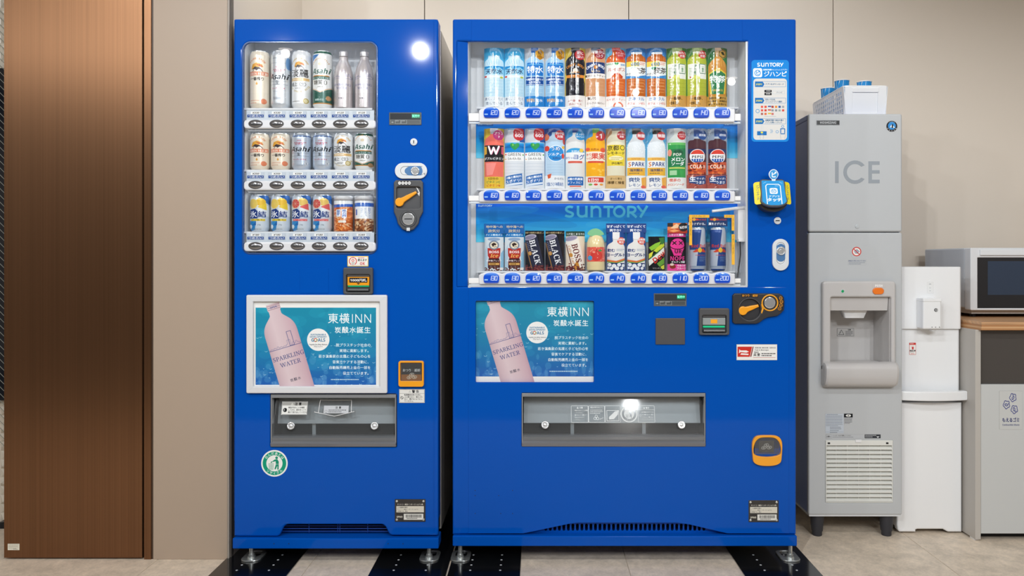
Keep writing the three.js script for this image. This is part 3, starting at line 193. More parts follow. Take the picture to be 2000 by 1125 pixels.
function wordmark(c, x, y, s, col) {                                   // the drinks maker's lettering on the machine: rounded capitals, wide apart
  c.save(); c.translate(x, y); c.scale(s, s); c.strokeStyle = col; c.lineWidth = 0.21; c.lineCap = 'butt'; c.lineJoin = 'round';
  const st = (f) => { c.beginPath(); f(); c.stroke(); };
  st(() => { c.moveTo(-2.78, -0.36); c.bezierCurveTo(-3.1, -0.5, -3.45, -0.35, -3.3, -0.1); c.bezierCurveTo(-3.1, 0.1, -2.7, 0.05, -2.8, 0.3); c.bezierCurveTo(-2.9, 0.5, -3.25, 0.42, -3.42, 0.33); });
  st(() => { c.moveTo(-2.35, -0.5); c.lineTo(-2.35, 0.15); c.bezierCurveTo(-2.35, 0.5, -1.75, 0.5, -1.65, 0.2); c.moveTo(-1.65, -0.5); c.lineTo(-1.65, 0.5); });
  st(() => { c.moveTo(-1.2, 0.5); c.lineTo(-1.2, -0.5); c.moveTo(-1.2, -0.15); c.bezierCurveTo(-1.1, -0.5, -0.5, -0.5, -0.5, -0.1); c.lineTo(-0.5, 0.5); });
  st(() => { c.moveTo(-0.22, -0.4); c.lineTo(0.62, -0.4); c.moveTo(0.2, -0.4); c.lineTo(0.2, 0.5); });
  st(() => { c.ellipse(1.1, 0, 0.42, 0.42, 0, 0, 7); });
  st(() => { c.moveTo(1.85, 0.5); c.lineTo(1.85, -0.4); c.lineTo(2.15, -0.4); c.bezierCurveTo(2.55, -0.4, 2.55, 0.08, 2.1, 0.08); c.lineTo(1.85, 0.08); c.moveTo(2.1, 0.08); c.lineTo(2.55, 0.5); });
  st(() => { c.moveTo(2.62, -0.5); c.lineTo(3.02, 0.0); c.moveTo(3.45, -0.5); c.lineTo(2.86, 0.5); });
  c.restore();
}

// printed matter is laid out on a few shared sheets
const sheets = [], SHEET = 2048;
function print(w, h, draw, sx = 1, sy = 1) {
  let s = sheets.find((t) => { for (const r of t.rows) if (r.h >= h && r.h < h * 1.35 + 8 && r.x + w + 8 <= SHEET) return true; return t.y + h + 8 <= SHEET; });
  if (!s) {
    const canvas = document.createElement('canvas'); canvas.width = canvas.height = SHEET;
    s = { canvas, c: canvas.getContext('2d'), rows: [], y: 0, map: new THREE.CanvasTexture(canvas) };
    s.map.colorSpace = THREE.SRGBColorSpace; s.map.anisotropy = 8; sheets.push(s);
  }
  let r = s.rows.find((q) => q.h >= h && q.h < h * 1.35 + 8 && q.x + w + 8 <= SHEET);
  if (!r) { r = { x: 0, y: s.y, h }; s.y += h + 8; s.rows.push(r); }
  const x = r.x + 4, y = r.y + 4; r.x += w + 8;
  s.c.save(); s.c.beginPath(); s.c.rect(x - 3, y - 3, w + 6, h + 6); s.c.clip(); s.c.translate(x, y); s.c.scale(sx, sy);
  draw(s.c, w / sx, h / sy); s.c.restore();
  return { sheet: s, u0: x / SHEET, u1: (x + w) / SHEET, v1: 1 - y / SHEET, v0: 1 - (y + h) / SHEET };
}
const printMats = new Map();
function ink(p, finish = 'paper') {
  const key = sheets.indexOf(p.sheet) + finish;
  if (!printMats.has(key)) printMats.set(key, new THREE.MeshPhysicalMaterial({ map: p.sheet.map, ...FINISH[finish] }));
  return printMats.get(key);
}
function lay(geo, p) {                                                 // stretch the print over the geometry's width and height
  geo.computeBoundingBox(); const { min, max } = geo.boundingBox, a = geo.attributes.position, uv = new Float32Array(a.count * 2);
  for (let i = 0; i < a.count; i++) { uv[2 * i] = p.u0 + (p.u1 - p.u0) * (a.getX(i) - min.x) / (max.x - min.x); uv[2 * i + 1] = p.v0 + (p.v1 - p.v0) * (a.getY(i) - min.y) / (max.y - min.y); }
  geo.setAttribute('uv', new THREE.BufferAttribute(uv, 2)); return geo;
}
const sticker = (parent, name, geo, p, finish, label) => part(parent, name, lay(geo, p), ink(p, finish), label);

// ---------------------------------------------------------------- materials
function canvasMap(w, h, draw, colour = true) {
  const k = document.createElement('canvas'); k.width = w; k.height = h; draw(k.getContext('2d'), w, h);
  const t = new THREE.CanvasTexture(k); t.wrapS = t.wrapT = THREE.RepeatWrapping; if (colour) t.colorSpace = THREE.SRGBColorSpace; return t;
}
function noiseMap(w, h, f, colour) {
  const d = new Uint8Array(w * h * 4);
  for (let y = 0; y < h; y++) for (let x = 0; x < w; x++) { const v = f(x, y), o = (y * w + x) * 4; for (let k = 0; k < 3; k++) d[o + k] = Math.max(0, Math.min(255, v[k] ?? v)); d[o + 3] = 255; }
  const t = new THREE.DataTexture(d, w, h); t.wrapS = t.wrapT = THREE.RepeatWrapping; t.magFilter = THREE.LinearFilter; if (colour) t.colorSpace = THREE.SRGBColorSpace; t.needsUpdate = true; return t;
}
function grid(n) { const a = Array.from({ length: n * n }, rnd); return (x, y) => { const i = Math.floor(x), j = Math.floor(y), u = x - i, v = y - j, s = u * u * (3 - 2 * u), t = v * v * (3 - 2 * v), g = (p, q) => a[((q % n) + n) % n * n + ((p % n) + n) % n]; return (g(i, j) * (1 - s) + g(i + 1, j) * s) * (1 - t) + (g(i, j + 1) * (1 - s) + g(i + 1, j + 1) * s) * t; }; }
const n16 = grid(16), n64 = grid(64), n128 = grid(128);
const std = (color, roughness = 0.5, more = {}) => new THREE.MeshPhysicalMaterial({ color, roughness, ...more });
const crinkle = noiseMap(128, 512, (x, y) => 255 * (0.5 * n16(x / 8, y / 64) + 0.35 * n64(x / 4, y / 16) + 0.15 * n128(x, y / 4)));
const peel = noiseMap(256, 256, (x, y) => 255 * (0.7 * n64(x / 4, y / 4) + 0.3 * n128(x / 2, y / 2)));
const FINISH = {
  paper: { roughness: 0.6, specularIntensity: 0.4 }, gloss: { roughness: 0.25, clearcoat: 0.6, clearcoatRoughness: 0.08 }, poster: { roughness: 0.4, clearcoat: 0.5, clearcoatRoughness: 0.05 },
  card: { roughness: 0.09, bumpMap: crinkle, bumpScale: 0.0012, ior: 1.5 }, can: { roughness: 0.28, metalness: 0.12 }, metal: { roughness: 0.25, metalness: 0.45 },
  clear: { transparent: true, roughness: 0.3 }, glow: { roughness: 0.2 },
};
const M = {
  blue: std('#0050b2', 0.42, { specularIntensity: 0.05, clearcoat: 0.3, clearcoatRoughness: 0.06 }),
  blueDark: std('#0a3f94', 0.4),
  body: std('#a9a39d', 0.3, { metalness: 0.25 }),
  gasket: std('#101014', 0.7),
  dark: std('#17171a', 0.6),
  liner: std('#dfe2e5', 0.45),
  white: std('#eeeeee', 0.35),
  whiteGloss: std('#f2f3f4', 0.22, { clearcoat: 0.4, clearcoatRoughness: 0.1 }),
  rail: std('#dcdde0', 0.32),
  tray: std('#cfd8e0', 0.35),
  greyPlastic: std('#4a4b4e', 0.42),
  blackPlastic: std('#2b2b2e', 0.4),
  lens: std('#5d6263', 0.15, { clearcoat: 1, clearcoatRoughness: 0.03 }),
  smoke: std('#4e4f52', 0.3),
  lensMetal: std('#8c8c8e', 0.16, { metalness: 0.8 }),
  chrome: std('#e4e6e8', 0.2, { metalness: 0.75 }),
  zinc: std('#d8dcdb', 0.25, { metalness: 0.85 }),
  steel: std('#c9ced1', 0.35, { metalness: 0.25 }),
  silver: std('#d9dcdf', 0.35, { metalness: 0.1 }),
  amber: std('#f5a31a', 0.32, { clearcoat: 0.4 }),
  amberDark: std('#8a4a14', 0.4),
  yellow: std('#f7a81c', 0.4),
  glass: std('#ffffff', 0.0, { transmission: 1, thickness: 0, ior: 1.5, side: THREE.DoubleSide }),
  sleeve: std('#fbfdff', 0.03, { transmission: 1, thickness: 0, ior: 1.38, side: THREE.DoubleSide, bumpMap: crinkle, bumpScale: 0.001 }),
  flap: std('#dfe3e5', 0.04, { transmission: 0.93, thickness: 0, ior: 1.5, side: THREE.DoubleSide }),
  plastic: std('#f7c57a', 0.12, { transmission: 0.7, thickness: 0, side: THREE.DoubleSide }),
  blackSteel: std('#0d0f13', 0.16, { clearcoat: 0.5, clearcoatRoughness: 0.06 }),
  rubber: std('#2f3036', 0.55),
  iceSide: std('#93a6d8', 0.35, { metalness: 0.1 }),  // blue put into the colour for reflections from the machine beside it
  ice: std('#bfc2c4', 0.42),
  iceBezel: std('#c6c3c1', 0.36),
  iceLetter: std('#969da4', 0.5),
  grille: std('#e4e4de', 0.4),
  cabinet: std('#c9cbca', 0.5), cabinetSide: std('#bdb8b1', 0.5),
  blackGlass: std('#14181f', 0.06, { clearcoat: 1, clearcoatRoughness: 0.02 }),
};
const glow = (color, intensity, c = '#000') => std(c, 0.3, { emissive: color, emissiveIntensity: intensity });

// ---------------------------------------------------------------- the room
const tileMaps = [0, 1, 2].map((k) => noiseMap(512, 512, (x, y) => { const v = 0.42 * n16(x / 32 + k * 5, y / 32) + 0.3 * n64(x / 9, y / 11 + k * 9) + 0.28 * n128(x / 3 + k, y / 3), s = 0.86 + 0.26 * v; return [222 * s, 206 * s, 186 * s]; }, true));
const tileMats = tileMaps.map((map) => std('#ffffff', 0.45, { map, bumpMap: map, bumpScale: 0.0004 }));
{
  const floor = structure('floor');
  part(floor, 'grout', box(-5, -0.12, -1.2, 3.6, -0.0025, 5), std('#c2b8aa', 0.8));
  const w = 0.5335, l = 1.067, g = new THREE.ExtrudeGeometry(rectPath(THREE.Shape, 0.0008, 0.0008, w - 0.0008, l - 0.0008, 0), { depth: 0.012, bevelEnabled: true, bevelSize: 0.0008, bevelOffset: -0.0008, bevelThickness: 0.0008, bevelSegments: 1 }).rotateX(-Math.PI / 2);
  const uv = g.attributes.uv; for (let i = 0; i < uv.count; i++) uv.setXY(i, uv.getX(i) / 0.8, uv.getY(i) / 0.8);
  for (let i = -10; i < 7; i++) for (let j = 0; j < 3; j++) {
    const m = shadows(new THREE.Mesh(g, tileMats[(i + 12 + j * 2) % 3])); m.name = 'tile'; m.position.set(0.302 + i * w, -0.0128, 0.247 + (j - 1) * l + l * 0.0 + 0 ); floor.add(m);
    m.position.z = 0.247 + j * l;
  }
  part(floor, 'carpet', box(-5, -0.02, 2.382, 3.6, 0.002, 5), std('#4a4541', 0.95));
  const ceiling = structure('ceiling');
  part(ceiling, 'ceiling_slab', box(-5, CEILING, -1.2, 3.6, CEILING + 0.12, 5), std('#f4f2ee', 0.85));
    const wallMat = std('#e0d5c7', 0.4);
  const wall = structure('wall_back');
  part(wall, 'wall_core', box(-1.3, -0.05, -1.05, 3.5, CEILING + 0.02, -0.862), std('#3c3833', 0.9));
  const joints = [-1.07, -0.505, 0.407, 1.32, 2.233, 3.146, 3.5];
  for (let i = 0; i + 1 < joints.length; i++) part(wall, 'panel', box(joints[i] + 0.0018, 0, -0.87, joints[i + 1] - 0.0018, CEILING + 0.01, -0.85, 0.0012), wallMat);
  const side = structure('wall_left');
  const sideMat = std('#ad9a88', 0.45);
  part(side, 'panel', box(-1.3, 0, -0.87, U(449, -0.03), CEILING + 0.01, -0.042, 0.001), wallMat);
  part(side, 'front_panel', box(U(299, -0.03), 0.0, -0.05, U(444, -0.03), CEILING + 0.01, -0.03, 0.0015), sideMat);
  part(side, 'edge_strip', box(U(444.5, -0.03), 0.0, -0.05, U(447.5, -0.03), CEILING + 0.01, -0.029, 0.0008), std('#a39a90', 0.45));
  part(side, 'edge_bead', box(U(447.5, -0.03), 0.0, -0.06, U(452, -0.04), CEILING + 0.01, -0.04, 0.0008), std('#5b5550', 0.4));
  const far = structure('wall_right');
  part(far, 'wall_slab', box(3.4, -0.05, -1.05, 3.6, CEILING + 0.02, 5), std('#8d8277', 0.6));
  part(structure('wall_left_end'), 'wall_slab', box(-5.15, -0.05, -0.6, -5, CEILING + 0.02, 5), std('#8d8277', 0.7));
  const front = structure('wall_front');
  part(front, 'wall_slab', box(-5, -0.05, 4.8, 3.6, CEILING + 0.02, 5), std('#4a443f', 0.7));
  // bronze sliding door, its jamb, and the tiled wall that shows beside it
  const brush = noiseMap(512, 128, (x, y) => { const s = 0.9 + 0.13 * (0.7 * n128(x / 1.3, y / 60) + 0.3 * n64(x / 5, 3 + y / 90)); return [255 * s, 255 * s, 255 * s]; }, true);
  const bronze = std('#8a6448', 0.36, { metalness: 0.9, map: brush, anisotropy: 0.75, anisotropyRotation: 0 });
  const flatUv = (g) => { const p = g.attributes.position, uv = g.attributes.uv; for (let i = 0; i < p.count; i++) uv.setXY(i, p.getX(i) / 0.5 + p.getZ(i) / 0.5, p.getY(i) / 2.5); return g; };
  const door = structure('door_1');
  part(door, 'door_leaf', flatUv(box(U(8, -0.03), 0.006, -0.075, U(277.5, -0.03), CEILING, -0.03)), bronze);
  part(door, 'shadow_gap', box(U(277.5, -0.03), 0.0, -0.09, U(281.5, -0.03), CEILING, -0.06), M.gasket);
  sticker(door, 'label_sticker', slab(15, 1062, 38, 1074.5, 0.0005, -0.0305, -0.0295, 0.0002), print(92, 50, (c, w, h) => { fill(c, '#e9e4d2', 0, 0, w, h); small(c, '#8c8577', 6, 7, 80, 4, 9, 5); small(c, '#5c564b', 44, 40, 44, 1, 8, 5); }), 'paper');
  const trim = structure('trim_1');
  part(trim, 'jamb', flatUv(box(U(281.5, -0.03), 0.0, -0.1, U(295, -0.03), CEILING, -0.03)), bronze);
  part(trim, 'jamb_bead', box(U(295, -0.03), 0.0, -0.1, U(298.6, -0.03), CEILING, -0.034), std('#4a3a2e', 0.4));
  const tiled = structure('wall_left_far');
  part(tiled, 'wall_core', box(-5, -0.05, -0.6, -1.75, CEILING + 0.02, -0.36), std('#a79d90', 0.8));
  const pts = [], step = 0.034;                                        // small pyramids pressed into wall tiles
  for (let i = 0; i < 14; i++) for (let j = 0; j < 78; j++) {
    const x = -2.3 + i * step, y = 0.02 + j * step, up = (i + j) % 2 ? 0.011 : 0.003, q = [[x, y], [x + step, y], [x + step, y + step], [x, y + step]], m = [x + step * (0.3 + 0.4 * rnd()), y + step * (0.3 + 0.4 * rnd())];
    for (let k = 0; k < 4; k++) { const a = q[k], b = q[(k + 1) % 4]; pts.push(a[0], a[1], -0.36, b[0], b[1], -0.36, m[0], m[1], -0.36 + up + 0.004); }
  }
  const relief = new THREE.BufferGeometry(); relief.setAttribute('position', new THREE.Float32BufferAttribute(pts, 3)); relief.computeVertexNormals();
  const rl = part(tiled, 'relief_tiling', relief, std('#d3cabb', 0.3)); rl.userData.kind = 'stuff';
  const pane = structure('window_1');
  part(pane, 'dark_pane', box(-2.6, V(782, -0.33), -0.345, U(8, -0.3), V(133, -0.33), -0.33), M.blackGlass);
  const wires = [];
  for (let k = -4; k < 60; k++) { const y = V(780, -0.33) + k * 0.026; wires.push(rod([-2.32, y + 0.22, -0.33], [-1.99, y - 0.11, -0.33], 0.0011, 0.0011, 5)); }
  part(pane, 'wire_lattice', merged(wires), std('#8f9086', 0.4)).userData.kind = 'stuff';
  part(structure('baseboard_left'), 'board', box(-3.4, 0.0, -0.36, -1.8, 0.018, -0.338), M.gasket);
}
// unseen downlights in the ceiling, the middle row added to light the fronts: each a trim ring and a glowing lens, with the lamp just under it
for (const [x, z, share] of LAMP_SPOTS) {
  const t = thing('ceiling_downlight', [x, CEILING, z], 'unseen round recessed ceiling downlight in the white ceiling before the machines', 'downlight', 'ceiling downlights over the machines');
  part(t, 'trim_ring', new THREE.TorusGeometry(0.056, 0.006, 10, 40).rotateX(Math.PI / 2).translate(x, CEILING, z), M.white);
  part(t, 'lamp_lens', new THREE.CylinderGeometry(0.05, 0.05, 0.006, 32).translate(x, CEILING - 0.002, z), glow(0xfff6ea, 9, '#222'));
  const l = new THREE.SpotLight(LAMP_COLOUR, LAMP * share, 0, 1.52, 0.12, 2); l.position.set(x, CEILING - 0.036, z); l.target.position.set(x, 0, z); l.castShadow = true; l.shadow.radius = 1.5; l.shadow.mapSize.set(1024, 1024);
  scene.add(l, l.target);
}

// ---------------------------------------------------------------- prints of the goods on display (drawn in a space 100 wide)
const S = 1.7;
const goods = (h, f) => print(Math.round(100 * S), Math.round(h * S), (c) => { c.save(); f(c, h); c.restore(); }, S, S);
function bottle(c, { bg = '#7fbfe0', bg2 = bg, cap, capW = 15, capH = 24, neck, body, foot = 250, wide = 47, cut = 0, shoulder = 78, lit = 0 }) {
  const g = c.createLinearGradient(0, 0, 0, 300); g.addColorStop(0, bg); g.addColorStop(1, bg2); c.fillStyle = g; c.fillRect(0, 0, 100, 320);
  c.fillStyle = body; c.beginPath(); c.moveTo(50 - capW * 0.85, capH - 2); c.lineTo(50 - capW * 0.9, capH + 12);
  c.bezierCurveTo(50 - capW, capH + 26, 50 - wide, shoulder - 22, 50 - wide, shoulder + 8); c.lineTo(50 - wide, shoulder + 60); c.bezierCurveTo(50 - wide + cut, shoulder + 80, 50 - wide + cut, shoulder + 90, 50 - wide, shoulder + 112); c.lineTo(50 - wide + 2, foot + 60);
  c.lineTo(50 + wide - 2, foot + 60); c.lineTo(50 + wide, shoulder + 112); c.bezierCurveTo(50 + wide - cut, shoulder + 90, 50 + wide - cut, shoulder + 80, 50 + wide, shoulder + 60); c.lineTo(50 + wide, shoulder + 8); c.bezierCurveTo(50 + wide, shoulder - 22, 50 + capW, capH + 26, 50 + capW * 0.9, capH + 12); c.lineTo(50 + capW * 0.85, capH - 2); c.fill();
  if (neck) rr(c, neck, 50 - capW * 0.95, capH - 1, capW * 1.9, 12, 3);
  rr(c, cap, 50 - capW, -4, capW * 2, capH + 4, 3);
  if (lit) { c.fillStyle = 'rgba(255,255,255,0.35)'; for (let k = 0; k < lit; k++) { c.fillRect(12, shoulder + 62 + k * (112 / lit), 76, 2.4); } }
}
const badge = (c, col, lines, x = 70, y = 36, r = 25, size = 15) => { ball(c, col, x, y, r); lines.forEach((t, i) => jp(c, t, x, y + (i - (lines.length - 1) / 2) * size * 1.15, size, { col: '#fff', w: 0.12 })); };
const foot = (c, col, y = 250) => fill(c, col, 0, y, 100, 80);
const G = {};
G.water = goods(305, (c) => { bottle(c, { bg: '#2f9fd4', bg2: '#a8d7ec', cap: '#3fa9d8', capW: 30, capH: 40, body: '#c4e3f0', foot: 262 }); for (let k = 0; k < 6; k++) line(c, '#8cc6e2', 1.5, [12 + k * 12, 62], [22 + k * 10, 86]); fill(c, '#1f8fd0', 4, 94, 92, 42); path(c, '#8fd0ee', [[4, 112], [30, 100], [52, 110], [74, 99], [96, 112], [96, 136], [4, 136]]); fill(c, '#e9f3f5', 4, 142, 92, 12); ball(c, '#d23b3a', 10, 148, 7, 5); ball(c, '#b8c74a', 85, 152, 8, 5); jp(c, '天然水', 50, 122, 27, { col: '#16264f', w: 0.11 }); for (let k = 0; k < 5; k++) fill(c, '#a6d3e8', 8, 168 + k * 16, 84, 2); foot(c, '#e6eef1', 252); jp(c, '清く、冷たく', 50, 264, 15.5, { col: '#4a5a78', w: 0.07 }); jp(c, '澄んでいる', 50, 287, 16.5, { col: '#4a5a78', w: 0.07 }); });
G.special = goods(305, (c) => { bottle(c, { bg: '#c9ced2', cap: '#2a70bd', capH: 26, capW: 16, body: '#9fc9e6', lit: 5 }); rr(c, '#1b77c9', 14, 76, 76, 68, 6); fill(c, '#5fb2e2', 14, 84, 76, 4); jp(c, '特水', 52, 112, 38, { col: '#fff', w: 0.11 }); fill(c, '#174f9c', 8, 150, 84, 44); jp(c, '内臓脂肪を減らす', 50, 163, 10.5, { col: '#fff', w: 0.12 }); jp(c, 'のを助ける', 50, 178, 11, { col: '#fff', w: 0.12 }); fill(c, '#dfeaf2', 8, 188, 84, 3); path(c, '#e0a21c', [[74, 6], [95, 18], [95, 48], [74, 62], [53, 48], [53, 18]]); path(c, '#b57a10', [[74, 36], [95, 48], [74, 62], [53, 48]]); jp(c, '特', 74, 26, 20, { col: '#4a2c06', w: 0.11 }); foot(c, '#2a83cc', 250); jp(c, '特別', 31, 272, 19, { col: '#f4b968', w: 0.12 }); jp(c, 'な水', 70, 272, 18, { col: '#fff', w: 0.1 }); });
G.black = goods(305, (c) => { bottle(c, { bg: '#dcc04a', bg2: '#eacb52', cap: '#1e2026', capW: 19, capH: 22, body: '#1e1e26', cut: 8, shoulder: 70 }); arcText(c, 'CRAFT BOSS', 50, 142, 56, -2.3, -0.84, 16, '#e7913a'); ball(c, '#f0e3d0', 50, 118, 11, 13); line(c, '#e7913a', 3, [32, 126], [68, 126]); fill(c, '#e7913a', 8, 140, 84, 15); jp(c, 'BLACK', 50, 148, 13, { col: '#1e1e26', font: 'serif' }); for (let k = 0; k < 40; k++) ball(c, '#565764', 28 + rnd() * 36, 168 + rnd() * 54, 1 + rnd() * 1.5); badge(c, '#c02a2e', ['更に', '深い'], 72, 36, 26, 17); foot(c, '#f1ece6', 246); jp(c, 'より香り高く', 50, 274, 12, { col: '#9a3430', w: 0.08 }); jp(c, '飲みごたえ', 50, 292, 12, { col: '#9a3430', w: 0.08 }); });
G.milktea = goods(305, (c) => { bottle(c, { bg: '#e6c3a0', bg2: '#efd8bf', cap: '#3b5574', capW: 21, capH: 14, neck: '#e8e4df', body: '#d59a6c', shoulder: 66, foot: 250 }); fill(c, '#1d3c74', 4, 74, 92, 58); arcText(c, 'CRAFT BOSS', 50, 150, 62, -2.28, -0.86, 18, '#fff'); ball(c, '#d8893a', 50, 100, 9, 10); jp(c, '贅沢 TEA', 50, 122, 10, { col: '#e9c690', w: 0.1 }); fill(c, '#f5efe8', 2, 132, 96, 26); jp(c, '贅沢ミルクティー', 50, 145, 13, { col: '#3b2a22', w: 0.1 }); for (let k = 0; k < 4; k++) fill(c, '#dfae85', 10, 176 + k * 18, 80, 2); badge(c, '#a92a35', ['豊かな', 'コク'], 70, 32, 26, 17); foot(c, '#f4ede6', 250); jp(c, '贅沢な', 34, 262, 15, { col: '#46302a', w: 0.09 }); jp(c, 'ミルクの味わい', 50, 287, 12.5, { col: '#46302a', w: 0.08 }); });
G.rooibos = goods(305, (c) => { bottle(c, { bg: '#5fb5e0', bg2: '#a9d3e8', cap: '#d23f30', capW: 19, capH: 18, body: '#d9641f', shoulder: 62, lit: 6 }); fill(c, '#f2efe8', 4, 74, 92, 84); jp(c, 'GREEN', 22, 84, 11, { col: '#3d8f56' }); heart(c, '#2f9b54', 52, 82, 9); jp(c, '600', 82, 86, 14, { col: '#3f8ac6' }); jp(c, 'ルイボス', 54, 112, 21, { col: '#b8382c', w: 0.1 }); path(c, '#c94a2c', [[26, 156], [40, 134], [62, 130], [82, 148], [78, 158]]); ball(c, '#d9641f', 52, 148, 20, 8); for (let k = 0; k < 5; k++) fill(c, '#ee9a55', 14, 176 + k * 15, 72, 3); badge(c, '#cf3a34', ['カフェイン', 'ゼロ！'], 72, 34, 26, 10.5); foot(c, '#f5efe9', 250); jp(c, 'ルイボスティー', 50, 268, 13.5, { col: '#c04434', w: 0.1 }); ring(c, '#d8603a', 60, 304, 20, 7); });
G.barley = goods(305, (c) => { bottle(c, { bg: '#2b78c2', bg2: '#9ccbe6', cap: '#3d84c4', capW: 26, capH: 22, neck: '#e6ecef', body: '#c66a28', shoulder: 56, lit: 7 }); fill(c, '#f3d44d', 2, 70, 60, 26); fill(c, '#f4f1e6', 62, 70, 36, 26); jp(c, '600', 44, 84, 24, { col: '#2d74b9' }); small(c, '#d05a4a', 66, 76, 28, 2, 8, 5); fill(c, '#e9f1f2', 2, 96, 96, 52); heart(c, '#2f9b6c', 36, 106, 11); jp(c, '麦茶', 66, 118, 32, { col: '#3a2a24', w: 0.11 }); jp(c, 'やさしい', 26, 134, 12.5, { col: '#4a3a30', w: 0.1 }); path(c, '#3a8cd0', [[2, 142], [50, 150], [98, 138], [98, 158], [2, 158]]); for (let k = 0; k < 4; k++) fill(c, '#dd9350', 14, 178 + k * 17, 72, 3); foot(c, '#f3f2ee', 250); jp(c, 'ミネラル', 50, 265, 19, { col: '#3d79c0', w: 0.12 }); jp(c, 'カフェインゼロ', 50, 288, 12, { col: '#d0543f', w: 0.13 }); });
G.green = goods(305, (c) => { bottle(c, { bg: '#4f8a48', bg2: '#64974c', cap: '#a9c46c', capW: 23, capH: 18, neck: '#e7efd0', body: '#b4bd3f', shoulder: 66, lit: 0 }); for (let k = 0; k < 5; k++) fill(c, '#e3e7a6', 18, 168 + k * 14, 14, 7); for (let k = 0; k < 3; k++) fill(c, '#a0aa30', 8, 182 + k * 22, 84, 2); rr(c, '#eef0e6', 6, 82, 88, 78, 3); ['伊', '右', '衛', '門'].forEach((t, k) => jp(c, t, 38, 94 + k * 17, 16, { col: '#3b6f3c', w: 0.1 })); path(c, '#d5dc6b', [[26, 160], [34, 142], [58, 138], [62, 160]]); rr(c, '#2e6d46', 58, 84, 32, 48, 2, 3); jp(c, '一番茶', 74, 90, 12, { col: '#4b8a58', w: 0.1, vertical: true }); small(c, '#7a9b6c', 12, 104, 10, 6, 8, 4); ball(c, '#c24a32', 18, 152, 4); badge(c, '#d3352f', ['味わう', '京都'], 74, 34, 21, 14); foot(c, '#d3a052', 246); jp(c, '一番茶、', 50, 262, 17, { col: '#3a2c18', w: 0.11 }); jp(c, '抹茶、', 48, 286, 18, { col: '#3a2c18', w: 0.11 }); });
G.tokucha = goods(305, (c) => { bottle(c, { bg: '#33743f', bg2: '#2f6a3c', cap: '#cda77c', capW: 14, capH: 34, body: '#c98a34', shoulder: 92, wide: 44, foot: 246 }); for (let k = 0; k < 5; k++) line(c, '#dba556', 3, [24 + k * 13, 66], [18 + k * 16, 96]); path(c, '#e3cb3a', [[50, 104], [92, 132], [84, 238], [16, 238], [8, 132]]); path(c, '#2f7c4c', [[50, 112], [88, 136], [76, 240], [24, 240], [12, 136]]); ball(c, '#d8b53c', 50, 120, 10); jp(c, '特茶', 50, 162, 38, { col: '#fff', w: 0.11 }); jp(c, 'S', 50, 196, 26, { col: '#e9d13f' }); jp(c, '体脂肪を', 50, 220, 12, { col: '#e9b84f', w: 0.1 }); c.strokeStyle = '#1b2216'; path(c, '#c99d4a', [[72, 4], [92, 16], [92, 44], [72, 56], [52, 44], [52, 16]]); line(c, '#26301c', 3, [72, 8], [88, 18], [88, 42], [72, 52], [56, 42], [56, 18], [72, 8]); path(c, '#26301c', [[62, 22], [74, 20], [84, 38], [70, 36]]); foot(c, '#c79a45', 250); jp(c, '脂肪を代謝する', 50, 260, 11.5, { col: '#3c2a10', w: 0.12 }); jp(c, '力を高め、体脂肪を', 50, 276, 10.5, { col: '#3c2a10', w: 0.12 }); jp(c, '減らすのを助ける', 50, 292, 11, { col: '#3c2a10', w: 0.12 }); });
G.double = goods(305, (c) => { bottle(c, { bg: '#d8b83c', bg2: '#ecc84a', cap: '#d8dde2', capW: 17, capH: 18, neck: '#c3ccd4', body: '#ee7363', shoulder: 66, foot: 250 }); fill(c, '#1c1c22', 4, 86, 92, 84); path(c, '#e8b13a', [[4, 92], [16, 92], [16, 130], [4, 134]]); path(c, '#d2566a', [[84, 92], [96, 92], [96, 134], [84, 130]]); line(c, '#d2487a', 9, [28, 94], [39, 130], [50, 100], [61, 130], [74, 94]); line(c, '#fff', 8, [26, 92], [37, 130], [48, 98], [59, 130], [72, 92]); jp(c, 'ダブルビタミン', 50, 154, 13.5, { col: '#fff', w: 0.13 }); path(c, '#f7948a', [[12, 176], [60, 176], [44, 236], [16, 240]]); badge(c, '#c23a7a', ['プラス', '7'], 72, 34, 26, 15); foot(c, '#e9c23e', 246); jp(c, '1日分の', 46, 256, 13.5, { col: '#4a3a14', w: 0.11 }); jp(c, 'ビタミンC', 46, 273, 14, { col: '#3a7c4a', w: 0.12 }); jp(c, 'ビタミンB', 46, 291, 14, { col: '#c8542c', w: 0.12 }); });
